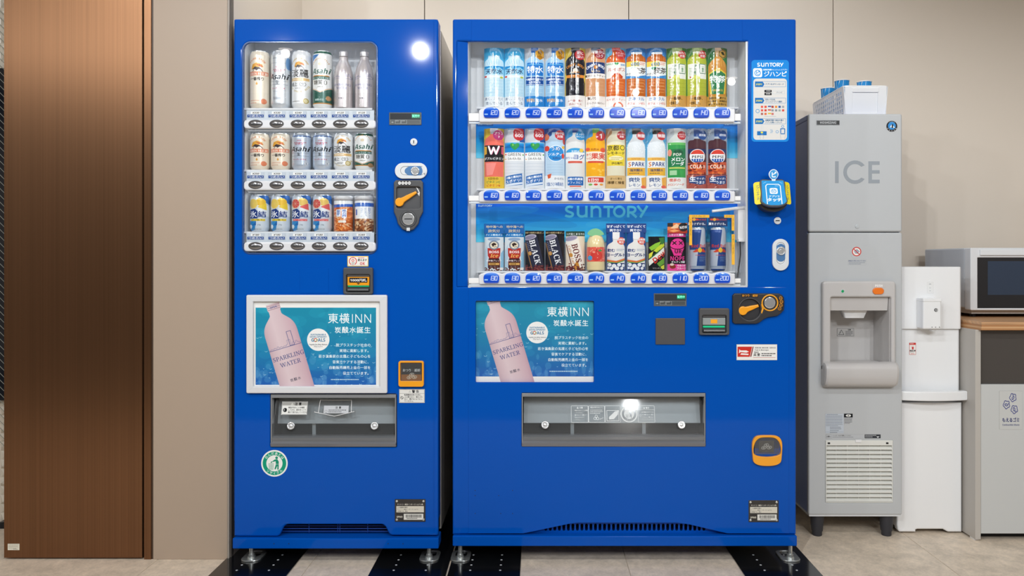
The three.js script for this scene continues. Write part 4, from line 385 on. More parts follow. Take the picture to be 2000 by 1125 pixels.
G.dakara = goods(305, (c) => { bottle(c, { bg: '#b9c7d4', bg2: '#c6d4de', cap: '#6aa7d8', capW: 30, capH: 8, body: '#dfe4e9', shoulder: 62, lit: 0 }); fill(c, '#1e5fae', 74, 0, 26, 70); fill(c, '#1789d2', 3, 72, 94, 50); fill(c, '#54b4e6', 3, 72, 94, 6); path(c, '#0f6fb8', [[3, 92], [30, 84], [70, 84], [97, 92], [97, 100], [3, 100]]); heart(c, '#2f9b54', 52, 90, 21); ball(c, '#79c25a', 44, 84, 4, 6); fill(c, '#f4f6f6', 3, 122, 94, 44); jp(c, 'GREEN', 50, 133, 22, { col: '#2a2a2a', sx: 0.9, bold: false, sp: 1 }); jp(c, 'DA-KA-RA', 50, 154, 16, { col: '#2a2a2a', sx: 0.88, bold: false }); ball(c, '#e2533f', 9, 132, 4); ball(c, '#54a850', 92, 134, 4); ball(c, '#e59a3c', 9, 156, 3); for (let k = 0; k < 4; k++) fill(c, '#c9d3dc', 6, 178 + k * 16, 88, 2); badge(c, '#d2333b', ['たっぷり'], 72, 20, 26, 9); badge(c, '#d2333b', ['600'], 72, 36, 26, 24); jp(c, 'たっぷり', 72, 20, 10, { col: '#fff', w: 0.1 }); path(c, '#2f6fb8', [[8, 244], [86, 228], [88, 286], [10, 296]]); path(c, '#dfe9f4', [[10, 284], [88, 272], [88, 282], [10, 296]]); c.save(); c.translate(48, 250); c.rotate(-0.19); jp(c, '7種の素材の', 0, -2, 13, { col: '#fff', w: 0.12 }); jp(c, 'スポドリ！', 0, 17, 17, { col: '#fff', w: 0.13 }); c.restore(); });
G.plum = goods(305, (c) => { bottle(c, { bg: '#234a9a', bg2: '#c8dae8', cap: '#2450a8', capW: 16, capH: 20, body: '#bcd6ea', shoulder: 60 }); ball(c, '#e07a55', 8, 44, 16, 18); ball(c, '#c8443a', 94, 60, 8, 22); ball(c, '#2b8fd6', 54, 128, 44, 42); ring(c, '#eef5fa', 54, 128, 40, 4); jp(c, 'うめ', 52, 104, 22, { col: '#1c3f86', w: 0.13 }); jp(c, 'うめ', 51, 103, 22, { col: '#fff', w: 0.1 }); jp(c, 'ソルティ', 52, 132, 17, { col: '#fff', w: 0.12, slant: 0.2 }); jp(c, '天然水', 56, 152, 12, { col: '#1c3f86', w: 0.11 }); ball(c, '#d9402f', 12, 102, 13, 14); ball(c, '#e8b23a', 90, 96, 8); ball(c, '#d9402f', 88, 140, 7, 14); for (let k = 0; k < 4; k++) fill(c, '#a5c6e0', 12, 182 + k * 14, 76, 2); badge(c, '#d2333b', ['熱中症', '対策'], 74, 34, 25, 14.5); foot(c, '#eef1f3', 240); path(c, '#d9603c', [[14, 236], [34, 230], [30, 252], [18, 256]]); jp(c, 'からだに', 70, 256, 12, { col: '#33415c', w: 0.09 }); jp(c, '塩分補給', 50, 284, 20, { col: '#4a6ea8', w: 0.09 }); });
G.yogurt = goods(305, (c) => { bottle(c, { bg: '#2e8ccb', bg2: '#cfd9dd', cap: '#1f4c9a', capW: 14, capH: 22, body: '#e2e3e1', shoulder: 66 }); path(c, '#e9c33a', [[4, 118], [30, 104], [28, 130], [8, 140]]); ball(c, '#3a9fd8', 50, 122, 44, 22); ball(c, '#f0d04a', 78, 112, 10); fill(c, '#eef1f1', 4, 122, 92, 50); jp(c, '天然水', 50, 118, 13, { col: '#fff', w: 0.1 }); jp(c, 'ヨグ', 66, 146, 27, { col: '#2b55a6', w: 0.12 }); jp(c, 'きりっと', 26, 150, 11.5, { col: '#2b55a6', w: 0.11 }); rr(c, '#d9604f', 16, 166, 66, 11, 3); badge(c, '#2f97d4', ['すっきり', 'おいしい'], 74, 36, 24, 10.5); rr(c, '#1f67b4', 14, 246, 74, 44, 4); jp(c, '3種の乳酸菌', 50, 258, 12.5, { col: '#fff', w: 0.12 }); jp(c, 'オフィスに！', 50, 276, 12.5, { col: '#fff', w: 0.12 }); rr(c, '#e2604c', 24, 292, 52, 6, 2); });
G.orange = goods(305, (c) => { bottle(c, { bg: '#3a8fcb', bg2: '#cbd5cf', cap: '#6fae4e', capW: 15, capH: 24, body: '#f6b01c', shoulder: 62 }); jp(c, '天然水', 46, 108, 13, { col: '#8a3a1a', w: 0.1 }); fill(c, '#f3ead8', 4, 118, 92, 50); ball(c, '#e05a3c', 12, 106, 12, 9); ball(c, '#e05a3c', 84, 110, 14, 12); jp(c, '果実', 62, 142, 33, { col: '#d2402f', w: 0.12 }); jp(c, 'きり', 18, 134, 14, { col: '#d2402f', w: 0.12 }); jp(c, 'っと', 18, 152, 14, { col: '#d2402f', w: 0.12 }); rr(c, '#d94f3a', 14, 166, 74, 10, 3); for (let k = 0; k < 7; k++) ball(c, '#fbc748', 12 + rnd() * 76, 180 + rnd() * 56, 7, 5); badge(c, '#c8353a', ['1'], 74, 38, 25, 34); foot(c, '#ebe5da', 244); rr(c, '#d9402f', 14, 250, 74, 24, 4); jp(c, '1日分', 40, 263, 19, { col: '#fff', w: 0.13 }); ball(c, '#6fae4e', 26, 286, 9, 5); ball(c, '#d9402f', 50, 286, 9, 5); ball(c, '#e59a3c', 76, 286, 9, 5); });
G.lemonade = goods(305, (c) => { bottle(c, { bg: '#b58a5e', bg2: '#c79c66', cap: '#2a2422', capW: 21, capH: 12, body: '#e4dfc4', shoulder: 60, wide: 44 }); rr(c, '#ecd43a', 8, 84, 84, 106, 3); jp(c, '京都', 36, 100, 27, { col: '#3b3418', w: 0.11 }); ring(c, '#4a4418', 80, 98, 11, 3); jp(c, 'レモネード', 50, 126, 17, { col: '#3b3418', w: 0.12 }); ball(c, '#f4efc0', 50, 152, 34, 12); small(c, '#a98a2a', 26, 148, 48, 2, 8, 4); jp(c, '伊右衛門', 54, 178, 12.5, { col: '#4a3f18', w: 0.1 }); badge(c, '#c23338', ['はじめて', '京都'], 76, 36, 23, 11); foot(c, '#d8b67c', 240); jp(c, 'ほっと香る', 50, 256, 11, { col: '#54401e', w: 0.09 }); jp(c, '檸檬と蜂蜜', 50, 276, 16, { col: '#4a3616', w: 0.1 }); });
G.spark = goods(305, (c) => { bottle(c, { bg: '#2f97d0', bg2: '#d7e6ec', cap: '#16161a', capW: 20, capH: 30, body: '#e1e8ec', shoulder: 96, wide: 44 }); for (let k = 0; k < 16; k++) ball(c, '#cdeaf6', (k % 2 ? 4 : 96) + (rnd() - 0.5) * 9, 50 + rnd() * 60, 1.5); for (let k = 0; k < 40; k++) ball(c, '#f7fafc', 14 + rnd() * 72, 74 + rnd() * 66, 1.2 + rnd()); fill(c, '#f0be56', 7, 148, 86, 16); jp(c, 'SUNTORY', 50, 156, 10, { col: '#c9803a' }); fill(c, '#eff0ee', 7, 164, 86, 36); jp(c, 'S', 27, 182, 30, { col: '#e07b2c', sx: 0.95, align: 'right' }); jp(c, 'PARK', 28, 182, 29, { col: '#223f86', sx: 0.82, align: 'left' }); fill(c, '#efb63c', 7, 200, 86, 40); jp(c, '強炭酸水', 50, 213, 15, { col: '#4a4a68', w: 0.12 }); small(c, '#7a6a48', 18, 226, 66, 1, 8, 7); foot(c, '#f1f1ee', 242); path(c, '#f0b04a', [[72, 252], [100, 246], [100, 310], [76, 310]]); jp(c, '爽快', 40, 262, 25, { col: '#33538c', w: 0.11 }); jp(c, 'レモン', 40, 289, 18, { col: '#33538c', w: 0.11 }); ball(c, '#e2604c', 84, 298, 14, 8); badge(c, '#cf343a', ['無糖'], 72, 38, 22, 19); });
G.melon = goods(305, (c) => { bottle(c, { bg: '#bcc9cf', bg2: '#dfe4e2', cap: '#e2e7e6', capW: 15, capH: 16, body: '#dfe8e2', shoulder: 74, wide: 43 }); fill(c, '#2f9a4c', 7, 72, 86, 178); fill(c, '#64b862', 7, 72, 86, 12); path(c, '#1f7a4c', [[7, 108], [93, 100], [93, 190], [7, 196]]); ball(c, '#0f5a3a', 56, 124, 22, 16); jp(c, 'POP', 50, 132, 20, { col: '#e5efe0', slant: 0.1 }); jp(c, 'メロン', 54, 158, 22, { col: '#fff', w: 0.15 }); jp(c, 'ソーダ', 52, 180, 20, { col: '#fff', w: 0.15 }); ball(c, '#e2927c', 16, 124, 10, 18); fill(c, '#cfd46a', 14, 198, 74, 7); path(c, '#3aa552', [[62, 214], [88, 210], [92, 262], [70, 270]]); fill(c, '#a8d6a6', 16, 214, 32, 24); badge(c, '#c8343a', ['しみわたる', 'うまさ'], 72, 36, 22, 9.5); foot(c, '#e9ece8', 250); jp(c, '喫茶の', 40, 264, 17, { col: '#d2472f', w: 0.11 }); jp(c, 'メロンソーダ', 44, 286, 13, { col: '#d2472f', w: 0.12 }); });
G.cola = goods(305, (c) => { bottle(c, { bg: '#8fa6bd', bg2: '#b9a2a0', cap: '#1c4a90', capW: 17, capH: 42, neck: '#b9cad8', body: '#4a2530', shoulder: 70, wide: 44 }); for (let k = 0; k < 26; k++) ring(c, '#c6d3de', (k % 2 ? 8 : 92) + (rnd() - 0.5) * 24, 8 + rnd() * 52, 3 + rnd() * 4, 1.4); badge(c, '#1d4f98', ['超炭酸'], 74, 34, 24, 12); fill(c, '#1d2a5c', 6, 104, 88, 24); ball(c, '#eef0f2', 50, 142, 36, 36); c.save(); c.beginPath(); c.arc(50, 142, 33, 0, 7); c.clip(); fill(c, '#d8402f', 0, 100, 100, 31); fill(c, '#f4f4f4', 0, 131, 100, 24); fill(c, '#1e58a8', 0, 155, 100, 40); for (let k = 0; k < 7; k++) fill(c, '#f4f4f4', 20 + k * 11, 155, 3, 14 - Math.abs(k - 3) * 2); c.restore(); jp(c, 'PEPSI', 50, 144, 18, { col: '#16161a', sx: 1.1 }); path(c, '#c9502c', [[6, 176], [94, 170], [94, 232], [6, 232]]); for (let k = 0; k < 24; k++) ball(c, ['#8a2f1c', '#e2793a', '#5a1f1c'][k % 3], 10 + rnd() * 80, 176 + rnd() * 54, 4 + rnd() * 5, 3 + rnd() * 3); jp(c, 'COLA', 42, 194, 25, { col: '#f6ead8', sx: 0.85 }); jp(c, '生', 82, 194, 15, { col: '#f6ead8', w: 0.12 }); foot(c, '#a8534a', 236); for (let k = 0; k < 40; k++) path(c, ['#d98a78', '#8a3a30', '#e9c0b0', '#c46a56'][k % 4], [[rnd() * 100, 232 + rnd() * 75], [rnd() * 100, 240 + rnd() * 66], [rnd() * 100, 238 + rnd() * 66]].map((p, i, q) => (i ? [q[0][0] + (rnd() - 0.5) * 26, q[0][1] + (rnd() - 0.5) * 22] : p))); path(c, '#2a477f', [[10, 250], [92, 238], [92, 280], [60, 288], [12, 276]]); jp(c, '生', 28, 258, 28, { col: '#fff', w: 0.14 }); jp(c, 'サイダー', 68, 256, 12, { col: '#fff', w: 0.12 }); jp(c, 'うまさ', 62, 275, 15, { col: '#fff', w: 0.13 }); });
// shorter goods of the lowest shelf, with their header cards
G.headerIce = goods(62, (c) => { fill(c, '#0f5fa6', 0, 0, 100, 70); jp(c, '地中海への', 52, 19, 17, { col: '#e8cfa0', w: 0.1 }); jp(c, '旅気分', 50, 45, 20, { col: '#e8cfa0', w: 0.1 }); });
G.ice = goods(205, (c) => { fill(c, '#d9e2e6', 0, 0, 100, 210); path(c, '#b9d3e2', [[0, 100], [18, 60], [20, 210], [0, 210]]); path(c, '#8fc0dc', [[100, 90], [84, 110], [82, 210], [100, 210]]); fill(c, '#1c78bd', 0, 0, 100, 22); jp(c, 'アイス専用ボス', 50, 11, 12.5, { col: '#dff0fa', w: 0.12 }); ball(c, '#8da8c8', 50, 34, 30, 9); path(c, '#b8332a', [[18, 82], [82, 82], [80, 124], [72, 140], [80, 150], [80, 186], [20, 186], [20, 150], [28, 140], [20, 124]]); path(c, '#4a2326', [[24, 138], [76, 138], [80, 190], [20, 190]]); ball(c, '#7f8b9c', 50, 66, 25); ball(c, '#efe3c8', 50, 66, 18); path(c, '#3a2a26', [[38, 60], [50, 52], [62, 60], [58, 68], [52, 66], [46, 76], [42, 70]]); line(c, '#3a2a26', 2.5, [50, 76], [62, 74]); jp(c, 'BOSS', 50, 102, 19, { col: '#fff', font: 'serif' }); jp(c, 'Ice', 50, 123, 26, { col: '#f0c26a', font: 'serif', italic: true }); jp(c, '地中海ブレンド', 50, 151, 11, { col: '#fff', w: 0.1 }); rr(c, '#d8a85c', 24, 162, 52, 13, 4); small(c, '#6a4420', 32, 166, 38, 1, 6, 7); jp(c, 'コーヒー', 50, 184, 11, { col: '#d9d0c8', w: 0.09 }); for (let k = 0; k < 60; k++) ball(c, ['#5a2a24', '#7c3c30', '#3e1c1a'][k % 3], rnd() * 100, 190 + rnd() * 16, 3.5, 2.6); rr(c, '#f1ece8', 78, 188, 20, 14, 2); });
G.coffee = goods(213, (c) => { fill(c, '#171a22', 0, 0, 100, 220); fill(c, '#10131b', 0, 0, 100, 22); jp(c, '深煎り焙煎の香ばしさ', 50, 11, 10.5, { col: '#cdb98a', w: 0.11 }); c.save(); c.translate(44, 112); c.rotate(-0.24); rr(c, '#2c3044', -34, -84, 70, 174, 8); ball(c, '#b8b3c4', 0, -80, 34, 14); ball(c, '#86819a', 0, -79, 28, 10); line(c, '#a57a3c', 4, [-28, -52], [-28, 84]); ball(c, '#cf9a4c', -18, 4, 8, 11); small(c, '#8b8aa4', -22, -58, 9, 7, 10, 5); c.rotate(Math.PI / 2); jp(c, 'BLACK', 2, -8, 38, { col: '#f2f2f4', font: 'serif', sx: 1.02 }); c.restore(); for (let k = 0; k < 90; k++) ball(c, ['#5c2a32', '#7c3a3c', '#46202a', '#8a4844'][k % 4], rnd() * 100, 184 + rnd() * 30, 5, 3.6); });
G.cafe = goods(213, (c) => { fill(c, '#e7d8c2', 0, 0, 100, 220); fill(c, '#2f4a3c', 0, 0, 100, 26); jp(c, 'コク深くまろやか', 50, 15, 12, { col: '#fff', w: 0.11 }); c.save(); c.translate(46, 116); c.rotate(-0.24); rr(c, '#f1ebe0', -34, -84, 70, 174, 8); ball(c, '#b8b3c4', 0, -80, 34, 14); ball(c, '#9a94ae', 0, -79, 28, 10); line(c, '#6a3a2c', 5, [-30, -52], [-30, 84]); ball(c, '#cf9a4c', -20, 8, 9, 12); path(c, '#c98a3a', [[-24, 70], [4, 40], [6, 90], [-20, 92]]); c.rotate(Math.PI / 2); jp(c, 'BOSS', 4, -10, 40, { col: '#6a2c2c', font: 'serif' }); jp(c, 'Café au Lait', 6, 17, 17, { col: '#c07a3a', font: 'serif', italic: true }); c.restore(); for (let k = 0; k < 70; k++) ball(c, ['#5c2a32', '#7c3a3c', '#46202a', '#8a4844'][k % 4], rnd() * 100, 190 + rnd() * 26 - (rnd() * 20) * (k % 5 === 0), 5, 3.6); });
G.appleLabel = goods(74, (c) => { fill(c, '#e9604f', 0, 0, 100, 80); ball(c, '#d83f36', 50, 44, 32, 27); ball(c, '#f09a86', 36, 26, 8, 5); ball(c, '#4c9a50', 70, 18, 10, 5); for (let k = 0; k < 16; k++) ball(c, '#f6cdb4', rnd() * 100, rnd() * 74, 2); ball(c, '#4f9fd4', 16, 56, 12, 12); line(c, '#5a2a1c', 3, [50, 20], [53, 10]); });
G.headerYo = goods(52, (c) => { fill(c, '#123f86', 0, 0, 100, 60); jp(c, '甘ずっぱくて', 50, 17, 15.5, { col: '#fff', w: 0.13 }); jp(c, '爽やか！', 52, 38, 17, { col: '#fff', w: 0.13 }); });
G.drinkYo = goods(220, (c) => { bottle(c, { bg: '#1d4d94', bg2: '#2a5aa2', cap: '#f2f2f0', capW: 17, capH: 38, body: '#ecebe6', shoulder: 84, wide: 46, foot: 180 }); fill(c, '#d8d8d4', 33, 40, 34, 4); jp(c, '飲む', 26, 104, 19, { col: '#2a3f7c', w: 0.14 }); small(c, '#8fa0b8', 52, 96, 40, 2, 8, 5); jp(c, 'ヨーグルト', 50, 130, 20, { col: '#22356e', w: 0.17, slant: 0.08 }); path(c, '#e2763c', [[4, 156], [50, 164], [96, 148], [96, 158], [50, 174], [4, 166]]); path(c, '#5aa04e', [[4, 166], [50, 174], [96, 158], [96, 163], [50, 180], [4, 172]]); fill(c, '#1f3670', 6, 176, 88, 50); for (const [x, y, r] of [[18, 186, 10], [40, 192, 11], [64, 186, 10], [86, 190, 9], [28, 206, 9], [54, 206, 11], [78, 206, 9], [12, 204, 7]]) ball(c, '#eceff2', x, y, r); badge(c, '#e2553f', ['自販機', '限定'], 76, 50, 21, 14); });
G.dew = goods(215, (c) => { fill(c, '#171c20', 0, 0, 100, 220); for (const [col, p] of [['#8ec63e', [[4, 70], [40, 44], [74, 30], [60, 66], [20, 90]]], ['#c9da3c', [[30, 90], [92, 30], [96, 60], [50, 100]]], ['#3a7c3c', [[60, 10], [96, 4], [96, 40], [78, 52]]], ['#e3e04a', [[4, 110], [30, 92], [20, 130], [4, 140]]], ['#6aa53a', [[50, 170], [96, 130], [96, 170], [64, 190]]], ['#d5dd4a', [[70, 190], [96, 176], [96, 205], [80, 206]]]]) path(c, col, p); path(c, '#eef0e4', [[2, 150], [94, 66], [97, 100], [6, 186]]); c.save(); c.translate(50, 122); c.rotate(-0.74); jp(c, 'Dew', 4, 12, 46, { col: '#d2342c', italic: true, sx: 1.05 }); jp(c, 'mountain', -2, -16, 17, { col: '#2f7a3c', italic: true }); c.restore(); jp(c, 'マウンテン', 50, 200, 10, { col: '#e4e6d8', w: 0.1 }); });
G.headerNope = goods(60, (c) => { fill(c, '#e27a3a', 0, 0, 100, 64); fill(c, '#1a171c', 0, 0, 28, 22); path(c, '#f5c89a', [[14, 30], [46, 4], [66, 20], [40, 34]]); path(c, '#b8381f', [[0, 44], [40, 32], [100, 40], [100, 62], [0, 62]]); path(c, '#f0a05a', [[6, 46], [36, 36], [64, 46], [30, 54]]); ball(c, '#17151a', 80, 24, 24, 25); c.save(); c.translate(80, 24); c.rotate(-0.15); jp(c, 'NEW', 0, 0, 21, { col: '#fff', sx: 0.82 }); c.restore(); });
G.nope = goods(215, (c) => { fill(c, '#1b161c', 0, 0, 100, 220); rr(c, '#d43f8e', 0, 0, 100, 24, 0); jp(c, 'スカッと濃厚！', 50, 12, 12.5, { col: '#fff', w: 0.13 }); ball(c, '#ec3f96', 52, 74, 36, 42); path(c, '#ec3f96', [[22, 96], [80, 96], [70, 130], [34, 130]]); for (const x of [36, 68]) { line(c, '#1b161c', 5, [x - 8, 50], [x + 8, 66]); line(c, '#1b161c', 5, [x + 8, 50], [x - 8, 66]); } c.strokeStyle = '#1b161c'; c.lineWidth = 4; c.beginPath(); c.moveTo(16, 78); c.bezierCurveTo(26, 98, 78, 98, 88, 78); c.stroke(); jp(c, 'UR', 54, 106, 28, { col: '#1b161c' }); jp(c, 'NOPE', 52, 144, 34, { col: '#ec3f96', sx: 0.84 }); jp(c, 'ギルティ炭酸', 56, 166, 12, { col: '#fff', w: 0.12 }); fill(c, '#e84a98', 0, 178, 100, 40); ball(c, '#8a3a2a', 28, 192, 15, 12); ball(c, '#e8d3c2', 24, 180, 10, 7); jp(c, 'やみつき', 72, 186, 12, { col: '#fff', w: 0.13 }); jp(c, 'フルーツ', 72, 202, 13, { col: '#fff', w: 0.13 }); });
G.headerBull = goods(52, (c) => { fill(c, '#0f3870', 0, 0, 100, 60); ball(c, '#e0482c', 20, 15, 12, 5); ball(c, '#e0482c', 44, 15, 12, 5); ball(c, '#f2b43a', 32, 15, 8, 8); jp(c, 'Red Bull', 72, 15, 11.5, { col: '#d8402f' }); jp(c, '翼をさずける。', 50, 38, 14, { col: '#fff', w: 0.13 }); });
G.bull = goods(222, (c) => { fill(c, '#17458c', 0, 0, 100, 230); fill(c, '#c8cdd4', 0, 0, 100, 8); path(c, '#c4cbd6', [[66, 8], [92, 8], [98, 100], [52, 100]]); path(c, '#c4cbd6', [[0, 112], [44, 112], [34, 200], [0, 200]]); fill(c, '#17458c', 0, 100, 100, 12); path(c, '#c4cbd6', [[52, 100], [98, 100], [98, 112], [48, 112]]); path(c, '#17458c', [[60, 100], [100, 100], [100, 112], [60, 112]]); jp(c, 'Red Bull', 50, 92, 23, { col: '#e03a34', sx: 1.02 }); path(c, '#e0482c', [[12, 124], [34, 108], [60, 112], [54, 122], [24, 126]]); path(c, '#e0482c', [[98, 124], [78, 106], [54, 112], [60, 122], [86, 126]]); ball(c, '#f2c23a', 55, 114, 13, 13); jp(c, 'ENERGY DRINK', 58, 140, 8.5, { col: '#c8505c' }); fill(c, '#aab6c6', 0, 196, 100, 10); fill(c, '#e4e7ea', 0, 206, 100, 5); small(c, '#8fa6c4', 52, 150, 40, 3, 9, 4); });
// cans and jars of the narrow machine
const beast = (c, x, y, s) => { c.save(); c.translate(x, y); c.scale(s, s); path(c, '#e7a63a', [[-26, 8], [-20, -12], [0, -20], [22, -12], [28, 2], [14, -4], [2, 6], [-10, 4], [-18, 12]]); path(c, '#c2602c', [[-6, -14], [20, -10], [26, 2], [8, -4]]); path(c, '#3a2c30', [[-24, 12], [-8, -2], [12, 2], [24, 14], [10, 8], [-2, 16], [-10, 8]]); line(c, '#3a2c30', 2.4, [14, 6], [26, 20]); line(c, '#3a2c30', 2.4, [-10, 8], [-20, 20]); c.restore(); };
const lager = (h, tall) => goods(h, (c) => { fill(c, '#f1e3cd', 0, 0, 100, h); const y = tall ? 64 : 46; arcText(c, 'PRIME BREW', 50, y + 18, 44, -2.5, -0.64, 13, '#d98a5a'); beast(c, 50, y + 18, 1.15); fill(c, '#dd7a52', 2, y + 42, 96, 19); fill(c, '#f0c9a8', 2, y + 40, 96, 2); jp(c, 'KIRIN BEER', 50, y + 52, 16.5, { col: '#fff2e2', font: 'serif', sx: 0.96 }); jp(c, '一番搾り', 50, y + 78, 18, { col: '#2e2a28', w: 0.12 }); path(c, '#e0a040', [[50, y + 92], [56, y + 104], [50, y + 110], [44, y + 104]]); ball(c, '#e0835c', 82, h - 34, 12, 14); small(c, '#e0a080', 14, h - 40, 50, 2, 12, 6); });
G.lagerTall = lager(290, true); G.lager = lager(205, false);
const dry = (h, tall) => goods(h, (c) => { fill(c, tall ? '#dcdfe2' : '#c9d2de', 0, 0, 100, h); const y = tall ? 104 : 62; if (!tall) { fill(c, '#3f5f96', 0, 12, 100, 6); } else { small(c, '#8a94a0', 20, 34, 60, 1, 8, 6); fill(c, '#8a929a', 8, 60, 84, 1.5); ball(c, '#6d9cc8', 96, 62, 10, 30); } jp(c, 'SUPER', 50, y - 22, 8, { col: '#c0394a' }); jp(c, '“DRY”', 50, y - 6, 20, { col: '#b52a3c', font: 'serif', italic: true }); jp(c, 'Asahi', 50, y + 26, 38, { col: '#191c22', italic: true, sx: 0.92 }); fill(c, '#7a828c', 6, y + 48, 88, 1.5); fill(c, '#7a828c', 6, y + 66, 88, 1.5); jp(c, '生', 48, y + 57, tall ? 22 : 17, { col: '#1d2024', w: 0.13 }); jp(c, 'スーパードライ', 50, y + 86, 10, { col: '#b52a3c', w: 0.13 }); fill(c, '#9aa2aa', 12, y + 96, 76, 1); if (tall) { small(c, '#9098a0', 24, y + 102, 54, 1, 8, 4); jp(c, '500ml', 48, h - 50, 17, { col: '#3a4046', bold: false }); } else { ball(c, '#eef1f4', 84, h - 34, 11, 14); ring(c, '#7a86a0', 84, h - 34, 10, 1.5); jp(c, '生', 84, h - 34, 10, { col: '#4a5670', w: 0.1 }); } });
G.dryTall = dry(290, true); G.dry = dry(205, false);
const mild = (h, tall) => goods(h, (c) => { fill(c, '#efeeec', 0, 0, 100, h); const y = tall ? 60 : 36; arcText(c, 'BREWED FOR GOOD', 50, y + 22, 44, -2.7, -0.44, 10, '#c8a25a'); beast(c, 50, y + 12, 0.95); jp(c, '淡麗', 50, y + 54, 41, { col: '#1c1a1c', w: 0.1, sp: 3 }); fill(c, '#e0b878', 4, y + 78, 92, 14); small(c, '#fbf3e4', 14, y + 82, 72, 1, 6, 7); jp(c, '極上〈生〉', 50, y + 110, 21, { col: '#2c2a28', w: 0.09, sx: 0.84 }); small(c, '#8a8680', 30, y + 128, 40, 1, 6, 5); arcText(c, 'THE SPECIAL BEER', 50, y + 100, 48, 2.75, 0.4, 11, '#c8b070', { inside: true }); ball(c, '#c0a860', 82, h - 36, 12, 14); ball(c, '#e8dcb0', 82, h - 36, 8, 10); small(c, '#8a8680', 12, h - 36, 56, 1, 6, 6); });
G.mildTall = mild(290, true); G.mild = mild(205, false);
const free = (h, tall) => goods(h, (c) => { fill(c, '#efeeea', 0, 0, 100, h); const y = tall ? 62 : 34; fill(c, '#1f5a4a', 0, 0, 100, 12); if (tall) { path(c, '#3f7fc0', [[0, 18], [46, 18], [0, 56]]); } arcText(c, 'PREMIUM STYLE', 50, y + 20, 44, -2.7, -0.44, 10, '#d08a3a'); ball(c, '#e2cfae', 50, y + 4, 10, 8); jp(c, 'Asahi', 50, y + 40, 37, { col: '#1f5a4a', italic: true, sx: 0.94 }); fill(c, '#d08a3a', 8, y + 62, 84, 5); rr(c, '#1f5a4a', 6, y + 67, 88, 15, 2); jp(c, 'スタイルフリー〈生〉', 50, y + 75, 10, { col: '#fff', w: 0.12 }); jp(c, '糖質', 38, y + 98, 24, { col: '#4a463c', w: 0.09 }); jp(c, '0', 76, y + 98, 30, { col: '#4a463c', font: 'serif', bold: false }); jp(c, '24kcal', 50, y + 120, 10, { col: '#7a7466', italic: true }); const k = tall ? y + 128 : y + 120; path(c, '#1f5a4a', [[0, k], [50, k + 22], [100, k], [100, h - 26], [0, h - 26]]); line(c, '#d08a3a', 2.5, [0, k - 3], [50, k + 19], [100, k - 3]); jp(c, '糖質ゼロ', 44, (k + h) / 2 + 8, 11, { col: '#e5efe8', w: 0.1 }); fill(c, '#d08a3a', 0, h - 26, 100, 5); ball(c, '#b98a5a', 88, (k + h) / 2, 11, 12); });
G.freeTall = free(290, true); G.free = free(205, false);
const skyline = (c, col, x0, y, w) => { c.strokeStyle = col; c.lineWidth = 1.3; c.beginPath(); c.moveTo(x0, y); let x = x0; const hs = [6, 10, 7, 14, 9, 18, 8, 12, 7, 11, 9, 16, 44, 44, 8, 22, 12, 26, 14, 10]; for (const q of hs) { c.lineTo(x, y - q); x += w / hs.length; c.lineTo(x, y - q); } c.lineTo(x, y); c.moveTo(x0, y); c.lineTo(x0 + w, y); c.stroke(); };
G.sparkling = goods(290, (c) => { fill(c, '#d6ccca', 0, 0, 100, 290); skyline(c, '#6a74a0', 2, 128, 96); jp(c, 'SPARKLING', 50, 162, 15.5, { col: '#48528c', font: 'serif', bold: false, sx: 1.02 }); jp(c, 'WATER', 50, 180, 15.5, { col: '#48528c', font: 'serif', bold: false, sp: 2 }); jp(c, '炭酸水', 50, 236, 9, { col: '#4a4650', w: 0.1, sp: 3 }); });
const slice = (c, x, y, r, rind, flesh) => { ball(c, rind, x, y, r, r * 1.12); ball(c, flesh, x, y, r * 0.86, r * 0.98); for (let k = 0; k < 8; k++) line(c, rind, 1.2, [x, y], [x + Math.cos(k * 0.785) * r * 0.84, y + Math.sin(k * 0.785) * r * 0.95]); };
const frost = (lemon) => goods(205, (c) => { fill(c, '#d3dbe2', 0, 0, 100, 210); path(c, '#2c6cb8', [[56, 0], [100, 0], [100, 52]]); path(c, '#eef2f4', [[40, 20], [100, 60], [100, 120], [60, 110]]); ball(c, lemon ? '#f2c53a' : '#eec96a', 68, 38, 23, 22); slice(c, 30, 48, 25, lemon ? '#f4d680' : '#e9d0b0', lemon ? '#f0cf60' : '#d64f4c'); path(c, lemon ? '#f2d23c' : '#e2605c', [[52, 66], [92, 46], [94, 84]]); path(c, '#1d3c82', [[8, 84], [40, 76], [54, 90], [54, 132], [8, 132]]); jp(c, '氷', 30, 108, 38, { col: '#fff', w: 0.12 }); jp(c, '結', 74, 108, 36, { col: '#1d3c82', w: 0.12 }); fill(c, lemon ? '#f0d23e' : '#e0524e', 16, 134, 72, 12); jp(c, lemon ? 'シチリア産レモン' : 'グレープフルーツ', 52, 140, 8.5, { col: lemon ? '#3c3a20' : '#fff', w: 0.11 }); path(c, '#2a8ccc', [[6, 146], [46, 146], [40, 196], [6, 204]]); path(c, '#1f6ab0', [[46, 146], [46, 170], [24, 172]]); ball(c, '#eef0f2', 14, 178, 10, 12); jp(c, '1%', 60, 168, 13, { col: '#8a949c', italic: true }); small(c, '#8a949c', 30, 190, 60, 1, 8, 6); });
G.frostLemon = frost(true); G.frostGrape = frost(false);
